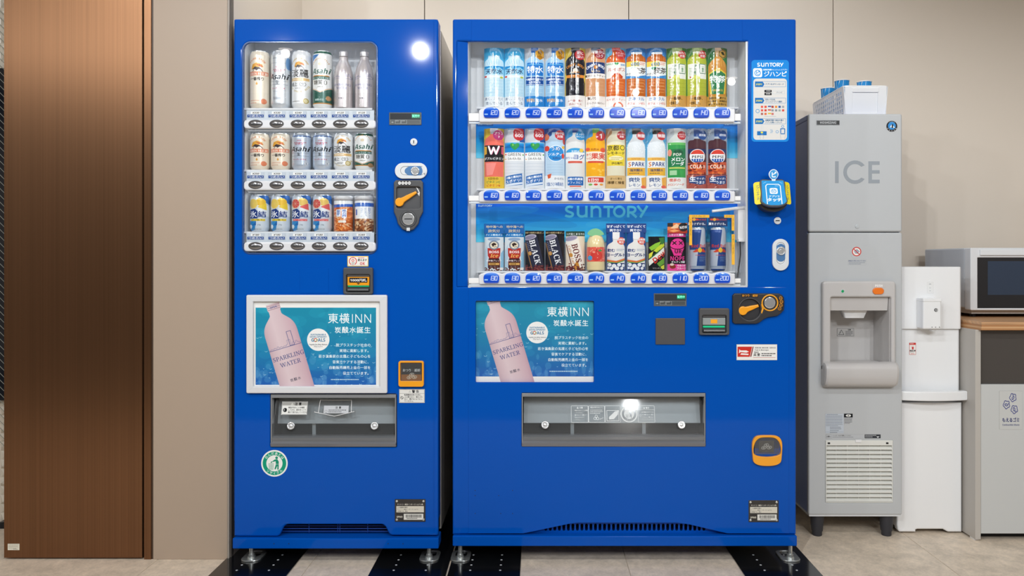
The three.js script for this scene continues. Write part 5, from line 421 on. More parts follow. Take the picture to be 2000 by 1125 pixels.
G.crackers = goods(218, (c) => { fill(c, '#c65f22', 0, 0, 100, 220); for (let k = 0; k < 170; k++) { c.save(); c.translate(rnd() * 100, 46 + rnd() * 170); c.rotate(rnd() * 3.1); ball(c, ['#e8853a', '#d56a24', '#f0a45a', '#b4501c', '#e9b98a'][k % 5], 0, 0, 11, 4); c.restore(); } fill(c, '#eff0ee', 0, 0, 100, 26); path(c, '#1d5cba', [[0, 30], [100, 22], [100, 42], [0, 50]]); rr(c, '#dfe7f2', 22, 62, 25, 52, 3); rr(c, '#dfe7f2', 52, 60, 25, 62, 3); jp(c, '旨辛', 34, 66, 20, { col: '#3c5ea8', w: 0.12, vertical: true }); jp(c, '柿の種', 64, 63, 18, { col: '#3c5ea8', w: 0.12, vertical: true }); rr(c, '#e9e4d8', 34, 140, 40, 16, 3); });
G.nuts = goods(218, (c) => { fill(c, '#8a4a24', 0, 0, 100, 220); for (let k = 0; k < 120; k++) { c.save(); c.translate(rnd() * 100, 128 + rnd() * 88); c.rotate(rnd() * 3.1); ball(c, ['#b06a3a', '#8f4e26', '#d2a070', '#6f3a1c', '#e3c49a'][k % 5], 0, 0, 10, 6); c.restore(); } fill(c, '#eff0ee', 0, 0, 100, 128); fill(c, '#1d5cba', 0, 16, 100, 26); jp(c, 'ミックス', 66, 52, 15, { col: '#3c5ea8', w: 0.08, vertical: true }); jp(c, 'お好みナッツ', 84, 48, 12.5, { col: '#3c5ea8', w: 0.08, vertical: true }); small(c, '#7a92c0', 42, 54, 8, 8, 8, 4); fill(c, '#2d6cc0', 12, 62, 9, 40); fill(c, '#5a90d0', 16, 30, 70, 4); });

// posters, notices and name plates
const poster = (w, h, blue, low) => print(w, h, (c) => {
  const [x0, y0, x1, y1] = blue;
  fill(c, '#f1f1ee', 0, 0, w, h);
  c.save(); c.beginPath(); c.rect(x0, y0, x1 - x0, y1 - y0); c.clip();
  for (let k = 0; k < 60; k++) { const t = k / 59; fill(c, `rgb(${Math.round(8 + 8 * t)},${Math.round(140 - 48 * t * t)},${Math.round(172 + 6 * t)})`, x0, y0 + (y1 - y0) * t - 1, x1 - x0, (y1 - y0) / 58 + 2); }
  for (let k = 0; k < 34; k++) { const x = x0 + rnd() * (x1 - x0), y = y0 + rnd() * rnd() * (y1 - y0); c.globalAlpha = 0.1; ball(c, '#4fd0dc', x, y, 30 + rnd() * 60, 16 + rnd() * 30); }
  for (let k = 0; k < 60; k++) { c.globalAlpha = 0.16; ball(c, '#bfe0f2', x0 + rnd() * (x1 - x0), y1 - rnd() * rnd() * 190, 8 + rnd() * 16, 12 + rnd() * 26); }
  c.globalAlpha = 0.85; for (let k = 0; k < 70; k++) { const x = x0 + rnd() * (x1 - x0), y = y0 + (0.25 + 0.75 * rnd()) * (y1 - y0), r = 2 + rnd() * 8; c.strokeStyle = '#cdeef6'; c.lineWidth = 2; c.beginPath(); c.arc(x, y, r, 0.3, 2.6); c.stroke(); }
  c.globalAlpha = 1; c.restore();
  // the tilted bottle
  c.save(); c.translate(x0 + 0.245 * (x1 - x0), y0 + 0.5 * (y1 - y0)); c.rotate(-0.29); const s = (y1 - y0) / 520; c.scale(s, s);
  c.beginPath(); c.rect(-200, -330, 400, low); c.clip();
  const body = () => { c.beginPath(); c.moveTo(-46, -300); c.lineTo(46, -300); c.lineTo(46, -258); c.lineTo(40, -250); c.lineTo(40, -222); c.bezierCurveTo(60, -190, 112, -170, 112, -90); c.lineTo(112, 420); c.lineTo(-112, 420); c.lineTo(-112, -90); c.bezierCurveTo(-112, -170, -60, -190, -40, -222); c.lineTo(-40, -250); c.lineTo(-46, -258); c.closePath(); };
  { const g = c.createLinearGradient(-112, 0, 112, 0); [[0, 'rgb(200,171,180)'], [0.12, 'rgb(211,186,193)'], [0.35, 'rgb(223,202,207)'], [0.6, 'rgb(217,193,199)'], [0.88, 'rgb(208,176,186)'], [1, 'rgb(195,159,173)']].forEach((q) => g.addColorStop(...q)); body(); c.fillStyle = g; c.fill(); }
  for (let k = 0; k < 3; k++) line(c, '#a98c98', 4, [-44, -288 + k * 13], [44, -288 + k * 13]); jp(c, 'OPEN', 0, -276, 18, { col: '#5a6296' });
  skyline(c, '#4a5690', -108, 8, 216); c.lineWidth = 3; c.strokeStyle = '#3e4a88'; c.beginPath(); c.moveTo(-110, 8); c.lineTo(110, 8); c.stroke(); c.strokeRect(34, -92, 30, 98);
  jp(c, 'SPARKLING', 2, 68, 39, { col: '#2c3a7c', font: 'serif', bold: false, sx: 0.98 }); jp(c, 'WATER', 2, 116, 39, { col: '#2c3a7c', font: 'serif', bold: false, sp: 2 }); jp(c, '炭酸水', 4, 232, 22, { col: '#3c3a4c', w: 0.08, sp: 4 });
  c.restore();
  const R = x1 - 0.045 * (x1 - x0), hh = y1 - y0, ww = x1 - x0;
  { const q = 0.105 * hh, b = y0 + 0.14 * hh, lw = 0.0105 * hh; for (const k of [0, 1.12]) line(c, '#fff', lw, [R - q * (0.72 + k), b + q / 2], [R - q * (0.72 + k), b - q / 2], [R - q * k, b + q / 2], [R - q * k, b - q / 2]); line(c, '#fff', lw, [R - q * 2.24, b + q / 2], [R - q * 2.24, b - q / 2]); jp(c, '東横', R - q * 2.6, b, 0.135 * hh, { col: '#fff', w: 0.08, align: 'right', sp: 5 }); } jp(c, '炭酸水誕生', R, y0 + 0.29 * hh, 0.085 * hh, { col: '#fff', w: 0.1, align: 'right', sp: 5 });
  const lines = ['脱プラスチック社会の', '実現に貢献します。', '若き演奏家の支援と子どもの心を', '音楽でケアする活動に、', '自動販売機売上金の一部を', '役立てています。'];
  lines.forEach((t, i) => jp(c, t, R, y0 + (0.485 + i * 0.073) * hh, 0.043 * hh, { col: '#fff', w: 0.1, align: 'right', sp: 1 }));
  small(c, '#d8eef4', R - 0.33 * ww, y0 + 0.925 * hh, 0.33 * ww, 1, 9, 8);
  const bx = x0 + 0.52 * ww, by = y0 + 0.415 * hh, q = hh / 470;
  ball(c, '#f4f4f2', bx, by, 68 * q); jp(c, 'SUSTAINABLE', bx, by - 32 * q, 14.5 * q, { col: '#2f6f9c' }); jp(c, 'DEVELOPMENT', bx, by - 18 * q, 14.5 * q, { col: '#2f6f9c' }); jp(c, 'G   ALS', bx, by + 2 * q, 27 * q, { col: '#2f6f9c' });
  for (let k = 0; k < 12; k++) { c.strokeStyle = ['#d9433a', '#e0a13a', '#4a9a4c', '#c8323f', '#e2552c', '#3aa6cc', '#f0c02c', '#a02f55', '#ef7d2c', '#d9407c', '#f0a03c', '#4c8a3c'][k]; c.lineWidth = 5 * q; c.beginPath(); c.arc(bx - 16 * q, by + 2 * q, 9 * q, k * 0.524, k * 0.524 + 0.5); c.stroke(); }
  jp(c, 'Toyoko Inn Blue Nature', bx, by + 29 * q, 9.5 * q, { col: '#28323c' }); jp(c, 'プロジェクト', bx, by + 42 * q, 9.5 * q, { col: '#28323c', w: 0.1 });
});
G.posterNarrow = poster(800, 540, [20, 40, 776, 526], 810);
G.posterWide = poster(740, 508, [0, 0, 740, 472], 815);
G.okSticker = print(160, 76, (c, w, h) => { fill(c, '#f0c22c', 0, 0, w, h); fill(c, '#f2efe8', 5, 5, w - 10, h - 10); ring(c, '#cf3a3a', 42, 38, 27, 6); rr(c, '#efeae2', 28, 14, 28, 52, 4); ring(c, '#cf3a3a', 42, 32, 8, 4); small(c, '#5a5a5a', 32, 48, 22, 2, 9, 5); small(c, '#c84a4a', 82, 11, 66, 1, 8, 7); jp(c, '使えます', 114, 29, 18, { w: 0.12, col: '#222' }); jp(c, 'OK', 114, 54, 28, { col: '#cf3030' }); });
G.thousand = print(160, 80, (c, w, h) => { fill(c, '#f3a01e', 0, 0, w, h); rr(c, '#222226', 14, 8, 132, 46, 3); jp(c, '1000円札', 80, 31, 29, { col: '#fff', w: 0.12 }); path(c, '#222226', [[66, 58], [94, 58], [80, 72]]); });
G.selling = print(84, 44, (c, w, h) => { fill(c, '#0a6a4c', 0, 0, w, h); jp(c, '販売中', 42, 22, 25, { col: '#7dffd0', w: 0.13 }); });
G.statusLow = print(260, 66, (c, w, h) => { fill(c, '#4d5254', 0, 0, w, h); rr(c, '#8d9496', 2, 4, w - 4, h - 8, 3, 2); for (const x of [44, 96]) rr(c, '#a9b0b2', x, 6, 46, h - 14, 2, 2.5); small(c, '#c8cecf', 48, 14, 36, 1, 8, 8); small(c, '#c8cecf', 100, 14, 36, 1, 8, 8); ball(c, '#8d9496', 20, 38, 10); });
G.lockIcons = print(110, 32, (c, w, h) => { rr(c, '#2c2c2f', 0, 0, w, h, 14); for (let k = 0; k < 4; k++) { ball(c, '#e5e5e5', 16 + k * 26, 16, 12); jp(c, ['10', '50', '100', '500'][k], 16 + k * 26, 16, 9, { col: '#333' }); } });
G.changeText = print(200, 44, (c, w, h) => { fill(c, '#2a2a2c', 0, 0, w, h); jp(c, 'おつり・返却', w / 2, h / 2, 31, { col: '#f2a32c', w: 0.14 }); });
G.coinCircles = print(72, 180, (c, w, h) => { fill(c, '#2b2b2e', 0, 0, w, h); [[34, 24, '500'], [42, 66, '100'], [36, 108, '50'], [20, 148, '10']].forEach(([x, y, t]) => { ring(c, '#f2a32c', x, y, 18, 4.5); jp(c, t, x, y, 14, { col: '#f2a32c' }); }); });
const coins = (c, x, y, s, col) => { for (const [a, b] of [[0, -12], [-18, 8], [20, 6]]) { c.strokeStyle = col; c.lineWidth = 4 * s; c.beginPath(); c.ellipse(x + a * s, y + b * s, 16 * s, 10 * s, -0.25, 0, 7); c.stroke(); c.beginPath(); c.ellipse(x + a * s, y + b * s, 5 * s, 3 * s, -0.25, 0, 7); c.stroke(); } };
G.changeSign = print(150, 130, (c, w, h) => { fill(c, '#1f1a17', 0, 0, w, 82); fill(c, '#a4641c', 0, 82, w, h - 82); jp(c, 'おつり・返却', w / 2, 50, 22, { col: '#fff', w: 0.13 }); coins(c, 78, 96, 1.05, '#efe3cf'); });
G.changeDark = print(120, 100, (c, w, h) => { fill(c, '#2a221d', 0, 0, w, h); coins(c, 60, 52, 1.15, '#c9c2ba'); });
G.warning = print(200, 106, (c, w, h) => { fill(c, '#e3e3df', 0, 0, w, h); rr(c, '#6a6a68', 3, 3, w - 6, h - 6, 5, 2); fill(c, '#6a6a68', 4, 32, w - 8, 1.5); path(c, '#c9c9c4', [[72, 26], [84, 8], [96, 26]]); jp(c, '警告', 128, 18, 23, { w: 0.11, col: '#26262a', sp: 8 }); ring(c, '#3a3a3c', 22, 66, 10, 3); line(c, '#3a3a3c', 3, [15, 59], [29, 73]); ['転倒事故を防ぐために、', '上に乗らない、揺さぶら', 'ない、傾けないようにし', 'てください。'].forEach((t, i) => jp(c, t, 40, 44 + i * 16, 13, { align: 'left', w: 0.1, col: '#333' })); });
G.caution = print(200, 96, (c, w, h) => { fill(c, '#e9e9e5', 0, 0, w, h); rr(c, '#77777a', 3, 3, w - 6, h - 6, 5, 2); fill(c, '#bcbcb8', 6, 6, w - 12, 24); path(c, '#e5e5e0', [[68, 27], [80, 9], [92, 27]]); jp(c, '注意', 126, 18, 22, { w: 0.13, col: '#222', sp: 8 }); ball(c, '#1c1c1e', 28, 62, 15); jp(c, '！', 28, 62, 20, { col: '#fff', w: 0.16 }); ['商品が出たことを確認', 'してから、扉をゆっくり', '開けて取り出してください。'].forEach((t, i) => jp(c, t, 52, 44 + i * 17, 12.5, { align: 'left', w: 0.1, col: '#333' })); });
G.recycle = print(220, 220, (c, w) => { ball(c, '#f2f2ee', 110, 110, 110); ball(c, '#0f9a78', 110, 110, 97); ball(c, '#f2f2ee', 110, 110, 67); arcText(c, 'のんだあとは', 110, 110, 82, -2.5, -0.64, 25, '#f2f2ee', { w: 0.12 }); arcText(c, 'リサイクル', 110, 110, 82, 2.28, 0.86, 26, '#f2f2ee', { w: 0.12, inside: true }); const g = '#15906f'; ball(c, g, 128, 64, 11); path(c, g, [[112, 78], [134, 76], [146, 96], [146, 116], [122, 116], [120, 92], [100, 98], [94, 92]]); path(c, g, [[122, 118], [146, 118], [144, 162], [134, 162], [134, 130], [120, 160], [110, 158]]); path(c, g, [[78, 100], [92, 92], [96, 98], [82, 108]]); for (let k = 0; k < 5; k++) line(c, g, 2, [62 + k * 10, 110], [66 + k * 8, 162]); for (let k = 0; k < 5; k++) line(c, g, 2, [62 + k, 112 + k * 12], [102 - k, 112 + k * 12]); });
const nameplate = print(232, 164, (c, w, h) => { fill(c, '#1d1c1e', 0, 0, w, h); jp(c, 'サントリー食品インターナショナル株', w / 2, 38, 11.5, { col: '#efe9d8', w: 0.13 }); fill(c, '#d9d3c4', 12, 50, 208, 46); jp(c, 'この自動販売機は', 18, 60, 10, { align: 'left', w: 0.09, col: '#444' }); jp(c, 'サントリー食品インターナショナル', 18, 74, 10, { align: 'left', w: 0.09, col: '#444' }); jp(c, 'の所有です。禁止', 18, 88, 10, { align: 'left', w: 0.09, col: '#444' }); jp(c, 'SPNO', 14, 128, 17, { col: '#efe9d8', align: 'left' }); fill(c, '#e5e3dc', 68, 106, 148, 44); let x = 82; while (x < 200) { const b = 1 + rnd() * 3; fill(c, '#222', x, 112, b, 22); x += b + 1 + rnd() * 3; } small(c, '#444', 90, 138, 110, 1, 8, 7); });
G.nameplate = nameplate;
G.service = print(240, 94, (c, w, h) => { fill(c, '#eceae6', 0, 0, w, h); rr(c, '#c9c7c2', 1, 1, w - 2, h - 2, 5, 2); path(c, '#cc2f24', [[6, 14], [92, 14], [78, 74], [6, 74]]); path(c, '#f0ebe6', [[16, 28], [24, 36], [58, 36], [74, 44], [58, 50], [24, 46], [14, 54]]); path(c, '#f0ebe6', [[22, 62], [28, 52], [72, 56], [70, 64]]); path(c, '#7a2a24', [[95, 14], [101, 14], [87, 74], [81, 74]]); jp(c, 'VENDING MACHINE SERVICE', 108, 20, 9.5, { align: 'left', font: 'monospace', col: '#333', sx: 0.94 }); jp(c, 'Food & Beverages', 108, 34, 8.5, { align: 'left', font: 'monospace', col: '#333' }); jp(c, '株会社', 104, 47, 9, { align: 'left', col: '#333', w: 0.1 }); jp(c, '兵 室', 100, 62, 17, { align: 'left', col: '#222', w: 0.12 }); small(c, '#333', 148, 52, 84, 2, 12, 8); fill(c, '#b03a30', 98, 78, 132, 1.5); });
G.app = print(300, 650, (c, w, h) => { fill(c, '#1187dc', 0, 0, w, h); rr(c, '#dcdad6', 16, 148, 268, 486, 26); wordmark(c, 150, 38, 30, '#fff'); rr(c, '#fff', 14, 66, 72, 72, 14); ring(c, '#1a8ad8', 50, 104, 22, 6); jp(c, 'ピ', 50, 103, 34, { col: '#1a8ad8', w: 0.14 }); jp(c, '自動販売機キャッシュレスアプリ', 190, 78, 13, { col: '#fff', w: 0.13 }); jp(c, 'ジハンピ', 190, 112, 46, { col: '#fff', w: 0.12 });
  [[172, ['アプリをダウンロード']], [302, ['支払い方法を', 'ジハンピアプリで選択']], [466, ['自動販売機で商品を選び', 'アプリを開いてタッチ']]].forEach(([y, t], i) => { rr(c, '#1f73b8', 30, y, 244, 42, 2, 2); path(c, '#1c6fb6', [[30, y], [90, y], [104, y + 21], [90, y + 42], [30, y + 42]]); jp(c, 'STEP' + (i + 1), 60, y + 21, 19, { col: '#f6e85a', italic: true, sx: 0.95 }); t.forEach((s, k) => jp(c, s, 110, y + 21 + (k - (t.length - 1) / 2) * 17, t.length > 1 ? 13.5 : 15, { align: 'left', col: '#26527c', w: 0.11 })); });
  rr(c, '#26262a', 104, 238, 58, 20, 4); rr(c, '#26262a', 104, 262, 58, 18, 4); small(c, '#dcdcdc', 120, 243, 38, 1, 8, 9); small(c, '#dcdcdc', 120, 266, 38, 1, 8, 9); rr(c, '#a8c4d8', 170, 246, 96, 24, 3, 1.5); jp(c, 'ジハンピ', 222, 258, 12, { col: '#4c6a84', w: 0.1 });
  rr(c, '#c2cad0', 60, 356, 214, 100, 3, 1.5); ring(c, '#2a8ccc', 50, 406, 14, 4); const cols = ['#e0584a', '#e0482c', '#46589a', '#a83a34', '#e08a2c', '#24549a', '#9aa0a6', '#e0584a', '#d2402f', '#cf4038', '#8c9298', '#8c9298', '#9aa8a0', '#d2504a', '#a8605a', '#e0683c', '#d8b52c', '#c8706a']; cols.forEach((k, i) => rr(c, k, 76 + (i % 7) * 28 - (i > 6 ? 0 : 0), 364 + Math.floor(i / 7) * 28, i % 7 === 2 ? 26 : 18, i % 7 === 2 ? 10 : 17, 3)); small(c, '#a0a8b0', 104, 446, 130, 1, 8, 5);
  fill(c, '#1c6fb6', 46, 566, 76, 32); ball(c, '#f2df3c', 84, 576, 10, 7); rr(c, '#c5ccd2', 78, 520, 14, 44, 4, 2); line(c, '#b0b4b8', 3, [72, 626], [68, 604], [80, 592], [90, 592], [98, 606], [94, 626]); line(c, '#5a9ac8', 3, [152, 552], [160, 566], [152, 580]); line(c, '#5a9ac8', 3, [162, 552], [170, 566], [162, 580]); ring(c, '#2a8ccc', 206, 570, 10, 3); ring(c, '#2a8ccc', 250, 528, 9, 3.5); rr(c, '#1c6fb6', 234, 546, 32, 40, 2, 7); line(c, '#b0b4b8', 3, [236, 626], [230, 590], [236, 580]); line(c, '#b0b4b8', 3, [266, 626], [272, 590], [266, 580]); });
G.touch = print(220, 300, (c, w, h) => { fill(c, '#2a97da', 0, 0, w, h); line(c, '#8ecbee', 5, [24, 34], [50, 18]); line(c, '#8ecbee', 5, [196, 34], [170, 18]); line(c, '#fff', 8, [44, 284], [44, 66], [58, 46], [162, 46], [176, 66], [176, 284]); small(c, '#e5f2fa', 128, 62, 40, 1, 8, 7); rr(c, '#fff', 76, 92, 72, 72, 16); ring(c, '#2a97da', 112, 130, 22, 6); jp(c, 'ピ', 112, 128, 34, { col: '#2a97da', w: 0.15 }); jp(c, 'アプリで', 112, 194, 25, { col: '#fff', w: 0.14 }); jp(c, 'タッチ', 112, 234, 44, { col: '#fff', w: 0.17 }); });
G.pip = print(120, 140, (c, w, h) => { fill(c, '#f4f6f8', 0, 0, w, h); ball(c, '#2a97da', 60, 58, 50); jp(c, 'ピ', 60, 60, 66, { col: '#fff', w: 0.16 }); });
G.yellowTab = print(60, 280, (c, w, h) => { fill(c, '#f4e02a', 0, 0, w, h); jp(c, 'アプリでタッチ', 30, 40, 27, { col: '#3a5a86', w: 0.1, vertical: true }); });
const tape = (w, h, text, vertical) => print(w, h, (c) => { fill(c, '#f0b53a', 0, 0, w, h); jp(c, text, w / 2, vertical ? 8 : h / 2, Math.min(w, h) * 0.6, { col: '#3c4a2c', w: 0.1, vertical }); });
G.tapeWide = tape(200, 26, 'エナジーチャージ！'); G.tapeTall = tape(26, 260, 'スッキリ！シャキッと！', true);
G.banner = print(1040, 160, (c, w, h) => { for (let k = 0; k < 80; k++) { const t = k / 79; fill(c, `rgb(${Math.round(150 * Math.max(0, t - 0.5) * 1.6)},${Math.round(98 + 122 * t)},${Math.round(226 + 24 * t)})`, 0, h * t - 1, w, h / 78 + 1); } c.globalAlpha = 0.25; for (let k = 0; k < 7; k++) { c.fillStyle = k % 2 ? '#0a5fae' : '#3fb3ea'; c.beginPath(); c.ellipse(60 + k * 160, 20 + (k % 3) * 14, 190, 22, (k % 2 ? 0.1 : -0.12), 0, 7); c.fill(); } c.globalAlpha = 1; for (const x of [36, 440, 1006]) { if (x !== 440) fill(c, '#0c5aa8', x - 32, 3, 64, 20); wordmark(c, x, 13, 8, '#e8f4fa'); } });
G.bannerName = print(1040, 160, (c, w, h) => { for (let k = 0; k < 80; k++) { const t = k / 79; fill(c, `rgb(${Math.round(170 * Math.max(0, t - 0.42))},${Math.round(94 + 124 * t)},${Math.round(224 + 24 * t)})`, 0, h * t - 1, w, h / 78 + 1); } c.globalAlpha = 0.22; for (let k = 0; k < 8; k++) { c.fillStyle = k % 2 ? '#0a66b4' : '#5cc6ee'; c.beginPath(); c.ellipse(40 + k * 150, 46 + (k % 3) * 22, 210, 26, (k % 2 ? 0.12 : -0.1), 0, 7); c.fill(); } c.globalAlpha = 1; wordmark(c, 512, 36, 47, '#54c6ea'); wordmark(c, 36, 12, 8, '#e8f4fa'); });
G.flapText = print(760, 160, (c, w, h) => { const k = '#eef2f2'; rr(c, k, 4, 4, 152, 150, 8, 4); rr(c, k, 160, 4, 144, 150, 8, 4); rr(c, k, 308, 4, 138, 150, 8, 4); jp(c, '注意', 92, 22, 17, { col: k, w: 0.12 }); path(c, k, [[52, 30], [62, 12], [72, 30]]); ['商品が出たことを確認', 'してください。', '扉をゆっくり開けて', '手を入れないで', 'ください。'].forEach((t, i) => jp(c, t, 34, 46 + i * 21, 12, { align: 'left', col: k, w: 0.12 })); jp(c, '商品が取り出し口', 232, 20, 14, { col: k, w: 0.12 }); small(c, k, 172, 40, 120, 3, 14, 9); for (const [x, y] of [[216, 118], [240, 118], [228, 98]]) ring(c, k, x, y, 11, 4); line(c, k, 4, [258, 126], [290, 112]); rr(c, k, 324, 46, 108, 94, 4, 5); path(c, k, [[342, 106], [398, 54], [430, 48], [424, 82], [386, 124], [344, 128]]); ball(c, 'rgba(238,242,242,1)', 524, 78, 76); ball(c, '#7d8285', 524, 78, 68); ball(c, k, 524, 78, 46); ring(c, k, 524, 78, 66, 4); arcText(c, 'のんだあとは', 524, 78, 57, -2.5, -0.64, 16, k, { w: 0.12 }); arcText(c, 'リサイクル', 524, 78, 57, 2.2, 0.94, 16, k, { w: 0.12, inside: true }); const g = '#6c7275'; ball(c, g, 536, 50, 7); path(c, g, [[524, 58], [544, 58], [548, 84], [530, 84], [528, 68], [512, 70]]); path(c, g, [[530, 86], [548, 86], [546, 114], [540, 114], [538, 94], [528, 112]]); for (let i = 0; i < 4; i++) line(c, g, 2, [494 + i * 8, 80], [497 + i * 6, 112]); rr(c, k, 606, 4, 148, 150, 8, 4); jp(c, '警告', 692, 24, 17, { col: k, w: 0.12 }); path(c, k, [[652, 32], [662, 14], [672, 32]]); fill(c, k, 608, 40, 144, 3); ring(c, k, 624, 92, 8, 3); ['転倒事故を防ぐため', '上に乗らない、揺さ', 'ぶらない、傾けない', 'ようにしてください'].forEach((t, i) => jp(c, t, 638, 62 + i * 22, 12, { align: 'left', col: k, w: 0.12 })); });
G.noHands = print(110, 110, (c) => { fill(c, '#bfc2c4', 0, 0, 110, 110); ball(c, '#f2efe9', 55, 46, 38); path(c, '#aab6c6', [[34, 40], [60, 26], [80, 44], [66, 64], [40, 60]]); line(c, '#46546c', 3, [34, 44], [56, 28], [80, 46]); line(c, '#46546c', 3, [40, 58], [66, 62]); ring(c, '#cf3a34', 55, 46, 36, 8); line(c, '#cf3a34', 7, [30, 22], [80, 70]); });
G.noHandsText = print(160, 44, (c, w) => { fill(c, '#bfc2c4', 0, 0, w, 44); jp(c, '氷取出口に手を入れないでください', w / 2, 10, 9.6, { col: '#4c5878', w: 0.13 }); small(c, '#7c8494', 8, 22, 146, 2, 10, 6); });
G.iceBrand = print(180, 34, (c, w, h) => { fill(c, '#17181a', 0, 0, w, h); rr(c, '#8c8f94', 2, 2, w - 4, h - 4, 2, 2); jp(c, 'HOSHIZAKI', w / 2, h / 2, 23, { col: '#c9ccd0', sx: 1.05 }); });
G.emblem = print(100, 100, (c) => { ball(c, '#14181f', 50, 50, 50); ball(c, '#2f8fd8', 50, 46, 36); path(c, '#e8f0f6', [[30, 62], [44, 36], [60, 60]]); path(c, '#e8f0f6', [[50, 66], [66, 44], [78, 66]]); path(c, '#14181f', [[48, 66], [50, 34], [58, 28], [62, 40], [60, 68]]); for (let k = 0; k < 5; k++) ball(c, '#e8e8e8', 50 + Math.cos(0.5 + k * 0.54) * 42, 50 + Math.sin(0.5 + k * 0.54) * 42, 3.6); arcText(c, 'SINCE', 50, 50, 42, -2.1, -1.04, 9, '#dfe5ea'); });
G.iceCaution = print(170, 84, (c, w, h) => { fill(c, '#bcbab8', 0, 0, w, h); rr(c, '#55555a', 2, 2, w - 4, h - 4, 2, 2); line(c, '#3c3c40', 4, [16, 66], [42, 18], [68, 66], [16, 66]); jp(c, '！', 42, 50, 26, { col: '#3c3c40', w: 0.12 }); jp(c, '注意', 122, 16, 16, { col: '#333', w: 0.13 }); small(c, '#55555a', 84, 30, 76, 4, 12, 8); });
G.iceSpec = print(240, 250, (c, w, h) => { fill(c, '#c3cad3', 0, 0, w, h); small(c, '#5e6673', 20, 8, 200, 1, 8, 8); small(c, '#5e6673', 8, 24, 220, 9, 16, 7); fill(c, '#5e6673', 4, 232, 232, 1.5); small(c, '#4a525e', 60, 170, 150, 3, 22, 9); small(c, '#4a525e', 60, 238, 130, 1, 8, 9); });
G.iceEye = print(110, 130, (c) => { fill(c, '#c2c4c6', 0, 0, 110, 130); fill(c, '#14161a', 0, 0, 110, 46); c.fillStyle = '#e9e9e5'; c.beginPath(); c.ellipse(55, 23, 34, 15, 0, 0, 7); c.fill(); ball(c, '#14161a', 55, 23, 9); ball(c, '#e9e9e5', 55, 23, 4); small(c, '#4c4e52', 6, 56, 98, 5, 14, 9); });
G.iceNote = print(480, 50, (c) => { fill(c, '#bfc2c5', 0, 0, 480, 50); rr(c, '#8c9094', 2, 2, 70, 44, 2, 2); jp(c, 'お願い', 37, 25, 19, { col: '#444', w: 0.11 }); jp(c, 'フィルターを必ず清掃してください', 84, 14, 15, { align: 'left', col: '#555', w: 0.1 }); small(c, '#6a6e74', 84, 30, 380, 1, 8, 7); });
G.iceArrow = print(200, 46, (c) => { fill(c, '#3c3f45', 0, 0, 200, 46); small(c, '#d8dadc', 8, 8, 184, 1, 8, 10); small(c, '#d8dadc', 8, 26, 130, 1, 8, 10); path(c, '#e4e6e8', [[146, 24], [184, 24], [165, 42]]); });
G.pushText = print(120, 36, (c) => { fill(c, '#c6c3c1', 0, 0, 120, 36); jp(c, 'PUSH', 60, 18, 28, { col: '#f4f4f2' }); });
G.hotSticker = print(80, 140, (c) => { fill(c, '#f1eeea', 0, 0, 80, 140); rr(c, '#cf3a34', 2, 2, 76, 136, 6, 3); fill(c, '#cf3a34', 0, 0, 80, 24); small(c, '#f4e4e0', 10, 7, 60, 1, 8, 9); path(c, '#cf2f34', [[28, 48], [54, 48], [50, 78], [34, 78]]); line(c, '#e08a80', 3, [34, 42], [34, 34]); line(c, '#e08a80', 3, [46, 42], [46, 34]); jp(c, '高温注意', 40, 92, 18, { col: '#222', w: 0.13 }); small(c, '#7a7a7a', 8, 106, 64, 1, 8, 7); small(c, '#cf3a34', 18, 124, 48, 1, 8, 8); });
G.waste = print(200, 270, (c, w) => { fill(c, '#cbccca', 0, 0, w, 270); const blob = (x, y, a) => { c.save(); c.translate(x, y); c.rotate(a); c.strokeStyle = '#2c3480'; c.lineWidth = 5; c.lineJoin = 'round'; c.beginPath(); for (let k = 0; k <= 24; k++) { const t = k / 24 * 6.283, r = 27 + 3.5 * Math.sin(t * 5 + 1); k ? c.lineTo(Math.cos(t) * r, Math.sin(t) * r) : c.moveTo(Math.cos(t) * r, Math.sin(t) * r); } c.closePath(); c.stroke(); c.beginPath(); c.moveTo(-12, -16); c.bezierCurveTo(14, -12, 14, 6, -2, 16); c.moveTo(2, -6); c.bezierCurveTo(-12, -2, -8, 14, 6, 14); c.stroke(); c.restore(); }; blob(118, 46, 0.4); blob(62, 96, 1.6); blob(130, 130, 2.8); jp(c, 'もえるゴミ', w / 2, 204, 31, { col: '#232c66', w: 0.13 }); jp(c, 'Combustible Waste', w / 2, 238, 16, { col: '#3c4472', sp: 1 }); });
G.server = print(40, 70, (c) => { fill(c, '#f0f1f1', 0, 0, 40, 70); small(c, '#a8aeb4', 12, 10, 16, 1, 8, 7); small(c, '#b8bec4', 14, 34, 12, 1, 8, 5); small(c, '#b8bec4', 14, 52, 12, 1, 8, 5); });
const tagPrint = new Map();
const priceTag = (v) => { if (!tagPrint.has(v)) tagPrint.set(v, print(150, 64, (c, w, h) => { fill(c, '#c4ced8', 0, 0, w, h); fill(c, '#f0f1ef', 34, 0, 84, 27); jp(c, '¥' + v, 76, 14, 23, { col: '#1c1c1e', italic: true, sx: 1.15 }); rr(c, '#2c4f92', 4, 32, 142, 28, 3); jp(c, 'つめたい', 75, 46, 25, { col: '#f2f2f0', w: 0.12, sx: 1.3 }); })); return tagPrint.get(v); };
const lampPrint = new Map();
